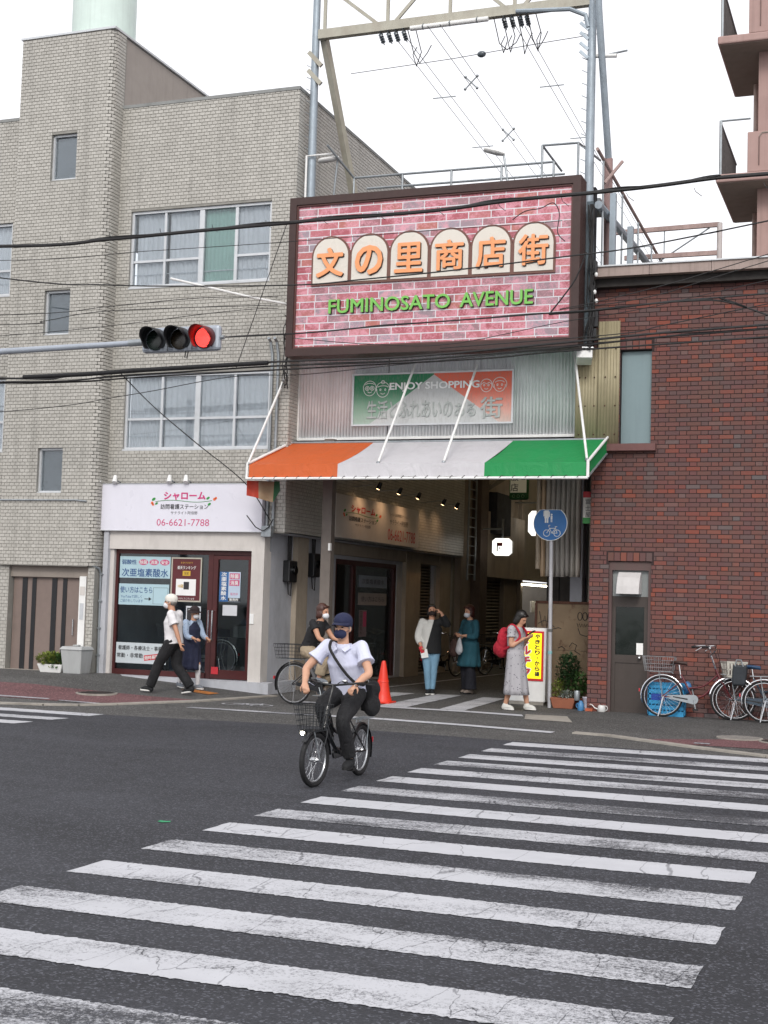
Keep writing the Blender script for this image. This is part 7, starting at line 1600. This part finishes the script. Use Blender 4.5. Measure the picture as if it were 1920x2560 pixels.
def stand(h=1.0, stride=.0, armsw=.0, lean=0.):
    """neutral standing joints for a 1.66 m adult"""
    return dict(hip=(0, 0, .90), chest=(lean*.6, 0, 1.22), neck=(lean*.9, 0, 1.39), head=(lean+.015, 0, 1.545),
        lsho=(lean*.7, .175, 1.34), rsho=(lean*.7, -.175, 1.34), lelb=(-.02-armsw, .215, 1.07), relb=(-.02+armsw, -.215, 1.07), lwri=(.05-armsw*1.3, .225, .84), rwri=(.05+armsw*2, -.225, .84),
        lhip=(0, .085, .88), rhip=(0, -.085, .88), lkne=(.03+stride, .085, .48), rkne=(.03-stride*.4, -.085, .48), lank=(0+stride*1.5, .085, .09), rank=(-stride*1.4, -.085, .09), ltoe=(.14+stride*1.5, .09, .035), rtoe=(.14-stride*1.4, -.09, .035))
CL = {k: cloth(k, c) for k, c in dict(white_tee='#d6d4d6', black_pants='#161619', black_tee='#19191c', navy='#20243c', khaki='#9a8a74', teal='#1f4f5c', dark_navy='#14151f', jeans='#6f93ab', shirt_w0='#c9cce0', shirt_half='#c6c6c2', dkgrey='#26262b').items()}
CL['shirt_white'] = cloth('shirt_white', '#c9cce0', .05, .28, .85, 6); M_BLACKHAIR = mat('black_hair', '#16120f', .4, 0, .25, 30, bmp=.5, bs=90); M_BROWNHAIR = mat('brown_hair', '#43271f', .4, 0, .25, 30, bmp=.5, bs=90); M_REDHAIR = mat('reddish_hair', '#3c1c18', .4, 0, .25, 30, bmp=.5, bs=90); M_GREYHAIR = mat('grey_hair', '#6d6964', .5, 0, .2, 30)
MASKW = cloth('white_mask', '#d4d6da', .03, .2); MASKN = cloth('navy_mask', '#1c2344', .05, .2); MASKB = cloth('dark_mask', '#2a201f', .05, .2)
SOLEW = mat('white_sole', '#d5d4d0', .6); SHOEB = cloth('black_shoe', '#17181b', .1, .2); SHOEW = cloth('white_shoe', '#c9c8c2', .06, .2); SHOEG = cloth('grey_shoe', '#6f747b', .1, .2)
def cap(p, m, brim=True, name='cap', knit=False):
    H, Rh = p['H'], p['Rh']; mb = MB(); mb.ell(H((-.010, 0, .060)), (.112, .094, .086), 20, 12, Rh); mb.ell(H((-.012, 0, .030)), (.108, .092, .05), 20, 10, Rh); o = blob(mb, name, m, p['obj'], .009, 3)
    if brim:
        vs = []; n = 16
        for k in range(n+1):
            a = -pi/2*.85+pi*.85*k/n; vs += [H((.085*cos(a)+.01, .085*sin(a), .045)), H((.095*cos(a)+.095*cos(a)**2+.01, .088*sin(a), .030+.0*cos(a)-.016*abs(sin(a))))]
        MB().add(vs, [(2*k, 2*k+2, 2*k+3, 2*k+1) for k in range(n)]).build('brim', m, p['obj'], smooth=True, solid=.005)
    return o
# 1 man in white shirt riding toward us; +X of the figure is the riding direction (-Y of the street)
cz = 0.
J = dict(hip=(-.20, 0, .86), chest=(-.10, 0, 1.16), neck=(-.03, 0, 1.33), head=(.0, 0, 1.485), lsho=(-.06, .18, 1.30), rsho=(-.06, -.18, 1.30),
    lelb=(.05, .31, 1.06), relb=(.06, -.34, 1.08), lwri=(.20, .245, .955), rwri=(.22, -.285, .945), lhip=(-.18, .09, .84), rhip=(-.18, -.09, .84), lkne=(.16, .10, .60), rkne=(.18, -.115, .73),
    lank=(.00, .12, .22), rank=(-.02, -.12, .44), ltoe=(.12, .125, .155), rtoe=(.12, -.13, .385))
p = person('man in white short-sleeved shirt, navy cap and mask riding a bicycle', (-5.09, 12.46, 0), radians(-91), J, voxel=.009, skin=SKIN2, hands=dict(l=dict(d=(.5, -.35, -.55), n=(-.3, -.3, -1), curl=1.15), r=dict(d=(.5, .35, -.55), n=(-.3, .3, -1), curl=1.15)))
o = p['obj']; hair(p, M_GREYHAIR, 'cap'); cap(p, cloth('navy_cap', '#1b2140', .06, .2)); mask(p, MASKN)
top(p, CL['shirt_white'], .62, .026, -.02, collar=True, voxel=.009, cuffs=.018); trousers(p, CL['black_pants'], .93, .006, .012, voxel=.009); shoes(p, SHOEB, M['black'])
limbs = MB(); limb(limbs, [(-.20, 0, .945), (-.20, 0, .975)], [(.168, .124), (.166, .122)], 20); blob(limbs, 'belt', M['black'], o, .011, 1)
bgc = [(-.03, -.135, 1.345), (.09, -.085, 1.27), (.075, .03, 1.10), (.0, .13, .97), (-.12, .19, .93)]
sbg = thing('shoulder_bag', 'black shoulder bag slung across the cyclist in white', 'bag', (-5.09, 12.46, 0), radians(-91)); mb = MB(); P_ = smooth_pts(bgc, 5); vs = []
mb.tube(P_+smooth_pts([bgc[-1], (-.30, .10, 1.05), (-.22, -.10, 1.30), bgc[0]], 5), (.014), 6); mb.build('strap', M['black'], sbg, smooth=True)
mb = MB(); mb.box((-.34, .17, .80), (.20, .12, .26)); mb.ell((-.33, .20, .72), (.14, .075, .11), 14, 8); mb.ell((-.38, .19, .88), (.08, .07, .09), 10, 8); blob(mb, 'bag_body', cloth('black_nylon', '#141417', .15, .6), sbg, .012, 3)
# 2 person in a black shirt on a bicycle, riding to the right
J = dict(hip=(-.30, 0, .90), chest=(-.16, 0, 1.20), neck=(-.09, 0, 1.37), head=(-.05, 0, 1.515), lsho=(-.13, .165, 1.325), rsho=(-.13, -.165, 1.325), lelb=(.02, .22, 1.10), relb=(.02, -.22, 1.10), lwri=(.18, .27, 1.03), rwri=(.18, -.27, 1.03),
    lhip=(-.28, .085, .88), rhip=(-.28, -.085, .88), lkne=(.10, .11, .62), rkne=(.06, -.11, .76), lank=(-.10, .10, .26), rank=(-.03, -.10, .45), ltoe=(.03, .10, .19), rtoe=(.11, -.10, .40))
p = person('person in a black shirt and khaki trousers cycling past the corner', (-8.66, 20.45, gh(-9, 20.5)), radians(-7), J, (0, .1, 0), hands=dict(l=dict(d=(.8, .1, -.2), n=(-.1, -.2, -1), curl=1.1), r=dict(d=(.8, -.1, -.2), n=(-.1, .2, -1), curl=1.1)))
hair(p, M_BROWNHAIR, 'medium'); mask(p, MASKW); top(p, CL['black_tee'], .45, .022, -.06); trousers(p, CL['khaki'], .80, .02, .02); shoes(p, SHOEG, SOLEW)
# 3 walking man, white T-shirt
J = stand(); J.update(hip=(0, 0, .89), chest=(.03, 0, 1.21), neck=(.05, 0, 1.39), head=(.085, 0, 1.535), lkne=(.22, .09, .50), lank=(.36, .09, .12), ltoe=(.49, .10, .08), rkne=(-.04, -.085, .47), rank=(-.30, -.085, .13), rtoe=(-.17, -.09, .04), lelb=(-.12, .22, 1.08), lwri=(-.20, .22, .86), relb=(.02, -.21, 1.07), rwri=(.06, -.22, .83))
GW = gh(-11.45, 20.45)
p = person('man in white T-shirt, cream cap and black trousers walking past the shop', (-11.40, 20.45, GW), radians(187), J, (0, -.08, .1))
hair(p, M_GREYHAIR, 'cap'); cap(p, cloth('cream_knit', '#dedbd2', .05, .3, .9, 40), False); mask(p, MASKW); top(p, CL['white_tee'], .70, .034, -.05, wid=1.06); trousers(p, CL['black_pants'], .98, .022, .012); shoes(p, SHOEB, SOLEW)
# 4 older person in a dark hat and pinafore
J = stand(); J.update(head=(.06, 0, 1.53), neck=(.03, 0, 1.385), lelb=(.10, .21, 1.08), lwri=(.30, .16, 1.02), relb=(.08, -.21, 1.08), rwri=(.27, -.18, 1.03), lkne=(.12, .085, .48), lank=(.13, .085, .10), ltoe=(.26, .09, .045), rkne=(-.05, -.085, .48), rank=(-.24, -.085, .13), rtoe=(-.12, -.09, .05))
p = person('older person in a dark hat and navy pinafore beside the shop door', (-11.55, 21.35, gh(-11.55, 21.35)), radians(-20), J, (0, .12, 0), sc=.87)
hair(p, M_GREYHAIR, 'cap'); o = p['obj']; m_hat = cloth('dark_hat', '#2b2022', .1, .4); cap(p, m_hat, False, 'hat')
vs = []; n = 28
for k in range(n):
    a = 2*pi*k/n; vs += [p['H']((.09*cos(a)-.005, .085*sin(a), .045)), p['H']((.165*cos(a)-.005, .155*sin(a), .015+.012*cos(2*a)))]
MB().add(vs, [(2*k, 2*((k+1) % n), 2*((k+1) % n)+1, 2*k+1) for k in range(n)]).build('hat_brim', m_hat, o, smooth=True, solid=.006)
mask(p, MASKW); top(p, floral('floral_sleeve', '#9fb0c6', '#3f5a86', 30), .9, .014, .02, long=True, name='blouse'); top(p, CL['navy'], .1, .026, -.04, name='pinafore_top', arms=''); skirt(p, CL['navy'], .98, (.15, .18), .40, (.20, .22), 'pinafore_skirt')
mb = MB()
for s in 'lr': limb(mb, [p['J'][s+'kne'], p['J'][s+'ank']], [.062, .042])
blob(mb, 'sock', cloth('white_sock', '#c4c4c6', .05, .2), o, .011, 2); shoes(p, SHOEG, SOLEW)
# 5 man with half white, half black top, hand at his head
J = stand(); J.update(head=(.0, -.005, 1.55), lelb=(.06, .30, 1.30), lwri=(.10, .17, 1.52), relb=(.0, -.25, 1.08), rwri=(.13, -.19, .90), lank=(.03, .04, .09), lkne=(.02, .06, .48), ltoe=(.17, .05, .035), rank=(.06, -.03, .09), rkne=(.08, -.06, .48), rtoe=(.20, -.045, .035), lsho=(0, .18, 1.37))
p = person('man in half white, half black top scratching his head in the arcade', (-8.18, 24.4, .05), radians(-72), J, (0, -.22, .1), hands=dict(l=dict(d=(-.3, -.6, .6), n=(-.6, -.5, -.3), curl=.7), r=dict(d=(.7, .2, -.6), n=(.2, .9, .2), curl=.7)))
hair(p, M_BLACKHAIR, 'medium'); mask(p, MASKB); o = p['obj']
m_half, hq = newmat('half_and_half_top'); hp_ = posn(m_half); hs_ = nd(m_half, 'ShaderNodeSeparateXYZ'); lk(m_half, hp_, hs_.inputs[0])
hedge = math_(m_half, 'ADD', hs_.outputs[1], math_(m_half, 'MULTIPLY', math_(m_half, 'SUBTRACT', 1.22, hs_.outputs[2]), .25)); lk(m_half, mixc(m_half, math_(m_half, 'GREATER_THAN', hedge, .0), S2L('#c2c2be'), S2L('#121315')), hq.inputs['Base Color']); hq.inputs['Roughness'].default_value = .85; bump(m_half, hq, noise(m_half, hp_, 10, 3), .5, .02)
top(p, m_half, .9, .034, -.14, long=True, wid=1.05, name='half_top'); trousers(p, CL['jeans'], .97, .006, .0, name='jeans'); shoes(p, SHOEB, SOLEW)
ph = thing('phone', 'red phone and white papers held by the head-scratching man', 'phone', (-8.18, 24.4, .05), radians(-72)); MB().box((.20, -.17, .83), (.02, .075, .13), Euler((.4, .3, 0)).to_matrix()).build('phone_body', M['ink_red'], ph, bevel=.006); MB().box((.185, -.12, .76), (.006, .13, .16), Euler((.2, .2, 0)).to_matrix()).build('papers', M['ink_white'], ph)
# 6 person in a teal tunic with bags
J = stand(); J.update(head=(.03, 0, 1.555), neck=(.0, 0, 1.40), lelb=(.04, .24, 1.10), lwri=(.22, .12, 1.10), relb=(.06, -.22, 1.10), rwri=(.22, -.10, 1.12), lank=(.02, .085, .09), rank=(-.03, -.06, .09), rtoe=(.11, -.07, .035), ltoe=(.16, .10, .035))
p = person('person in a long teal tunic holding bags in the arcade', (-7.66, 25.15, .05), radians(-128), J, (0, .1, .05))
hair(p, M_REDHAIR, 'medium'); mask(p, MASKW); top(p, CL['teal'], .8, .034, -.05, long=True, wid=1.05, name='tunic_top'); skirt(p, CL['teal'], .98, (.16, .20), .52, (.21, .25), 'tunic_skirt', wav=.01); trousers(p, CL['dark_navy'], .99, .03, .05); shoes(p, cloth('beige_shoe', '#7a7068', .1, .2), M['black'])
bg = thing('tote_bag', 'brown tote bag held by the person in teal', 'bag', (-7.66, 25.15, .05), radians(-128)); mb = MB(); mb.ell((.24, -.17, .86), (.06, .13, .17), 14, 10); mb.ell((.24, -.17, .80), (.07, .14, .12), 14, 8); blob(mb, 'bag_body', cloth('brown_tote', '#4b3630', .12, .6), bg, .012, 3); MB().tube([(.23, -.24, 1.0), (.22, -.18, 1.12), (.23, -.10, 1.0)], .008, 6).build('handle', cloth('tote_strap', '#4b3630'), bg)
bg = thing('plastic_bag', 'white plastic bag hanging from the hand of the person in teal', 'bag', (-7.66, 25.15, .05), radians(-128)); mb = MB(); limb(mb, [(.27, .06, 1.07), (.28, .06, .98), (.28, .06, .84), (.28, .06, .78)], [.012, (.06, .03), (.10, .055), (.085, .045)], 14); blob(mb, 'bag_body', cloth('white_poly', '#cfd0d4', .05, .9, .4, 30), bg, .011, 1)
MB().tube([(.27, .055, 1.06), (.25, .07, 1.13), (.27, .09, 1.05)], .005, 5).build('handle', bpy.data.materials['white_poly'], bg)
# 7 person in a grey floral dress with a red backpack, looking at a phone
J = stand(); J.update(hip=(0, 0, .90), chest=(.0, 0, 1.22), neck=(.035, 0, 1.385), head=(.085, 0, 1.525), lelb=(.03, .20, 1.08), lwri=(.19, .07, 1.20), relb=(.02, -.20, 1.07), rwri=(.18, -.07, 1.19), lkne=(.12, .08, .48), lank=(.19, .08, .10), ltoe=(.32, .085, .045), rkne=(-.02, -.08, .48), rank=(-.13, -.08, .09), rtoe=(.0, -.085, .035))
p = person('person in a long grey floral dress looking down at a phone', (-5.87, 21.85, .05), radians(-12), J, (0, .55, 0), hands=dict(l=dict(d=(.9, -.2, .3), n=(-.3, -.6, .6), curl=.7), r=dict(d=(.9, .2, .3), n=(-.3, .6, .6), curl=.7)), sc=.98)
hair(p, M_BLACKHAIR, 'bob'); fm = floral('grey_floral', '#a19fa3', '#4c4a52', 22); top(p, fm, .5, .022, -.02, name='dress_top'); skirt(p, fm, 1.0, (.13, .165), .26, (.20, .225), 'dress_skirt', wav=.012, lean=(.03, 0)); shoes(p, SHOEW, SOLEW)
bp = thing('backpack', 'red backpack worn by the person in the floral dress', 'backpack', (-5.87, 21.85, .05), radians(-12)); m_red = cloth('red_nylon', '#a3182c', .1, .6); mb = MB(); mb.ell((-.22, 0, 1.12), (.10, .15, .22), 16, 12); mb.ell((-.25, 0, 1.0), (.12, .15, .17), 14, 10); blob(mb, 'bag_body', m_red, bp, .012, 3); mb = MB(); mb.ell((-.35, 0, .98), (.04, .11, .11), 12, 8); blob(mb, 'pocket', cloth('dark_red_nylon', '#8a1526', .1, .6), bp, .011, 2)
for s in (-1, 1): MB().tube(smooth_pts([(-.14, s*.10, 1.28), (-.02, s*.12, 1.385), (.10, s*.125, 1.30), (.13, s*.13, 1.18), (.02, s*.175, 1.06), (-.14, s*.12, .98)], 5), (.020), 8).build('strap', m_red, bp, smooth=True)
ph = thing('phone', 'dark phone held by the person in the floral dress', 'phone', (-5.87, 21.85, .05), radians(-12)); MB().box((.27, 0, 1.26), (.15, .075, .010), Euler((0, -.55, 0)).to_matrix()).build('phone_body', M['blackplastic'], ph, bevel=.004); MB().box((.2675, 0, 1.2675), (.135, .066, .002), Euler((0, -.55, 0)).to_matrix()).build('screen', mat('phone_screen', '#3a4450', .1), ph)
bpy.data.scenes.remove(TMP)
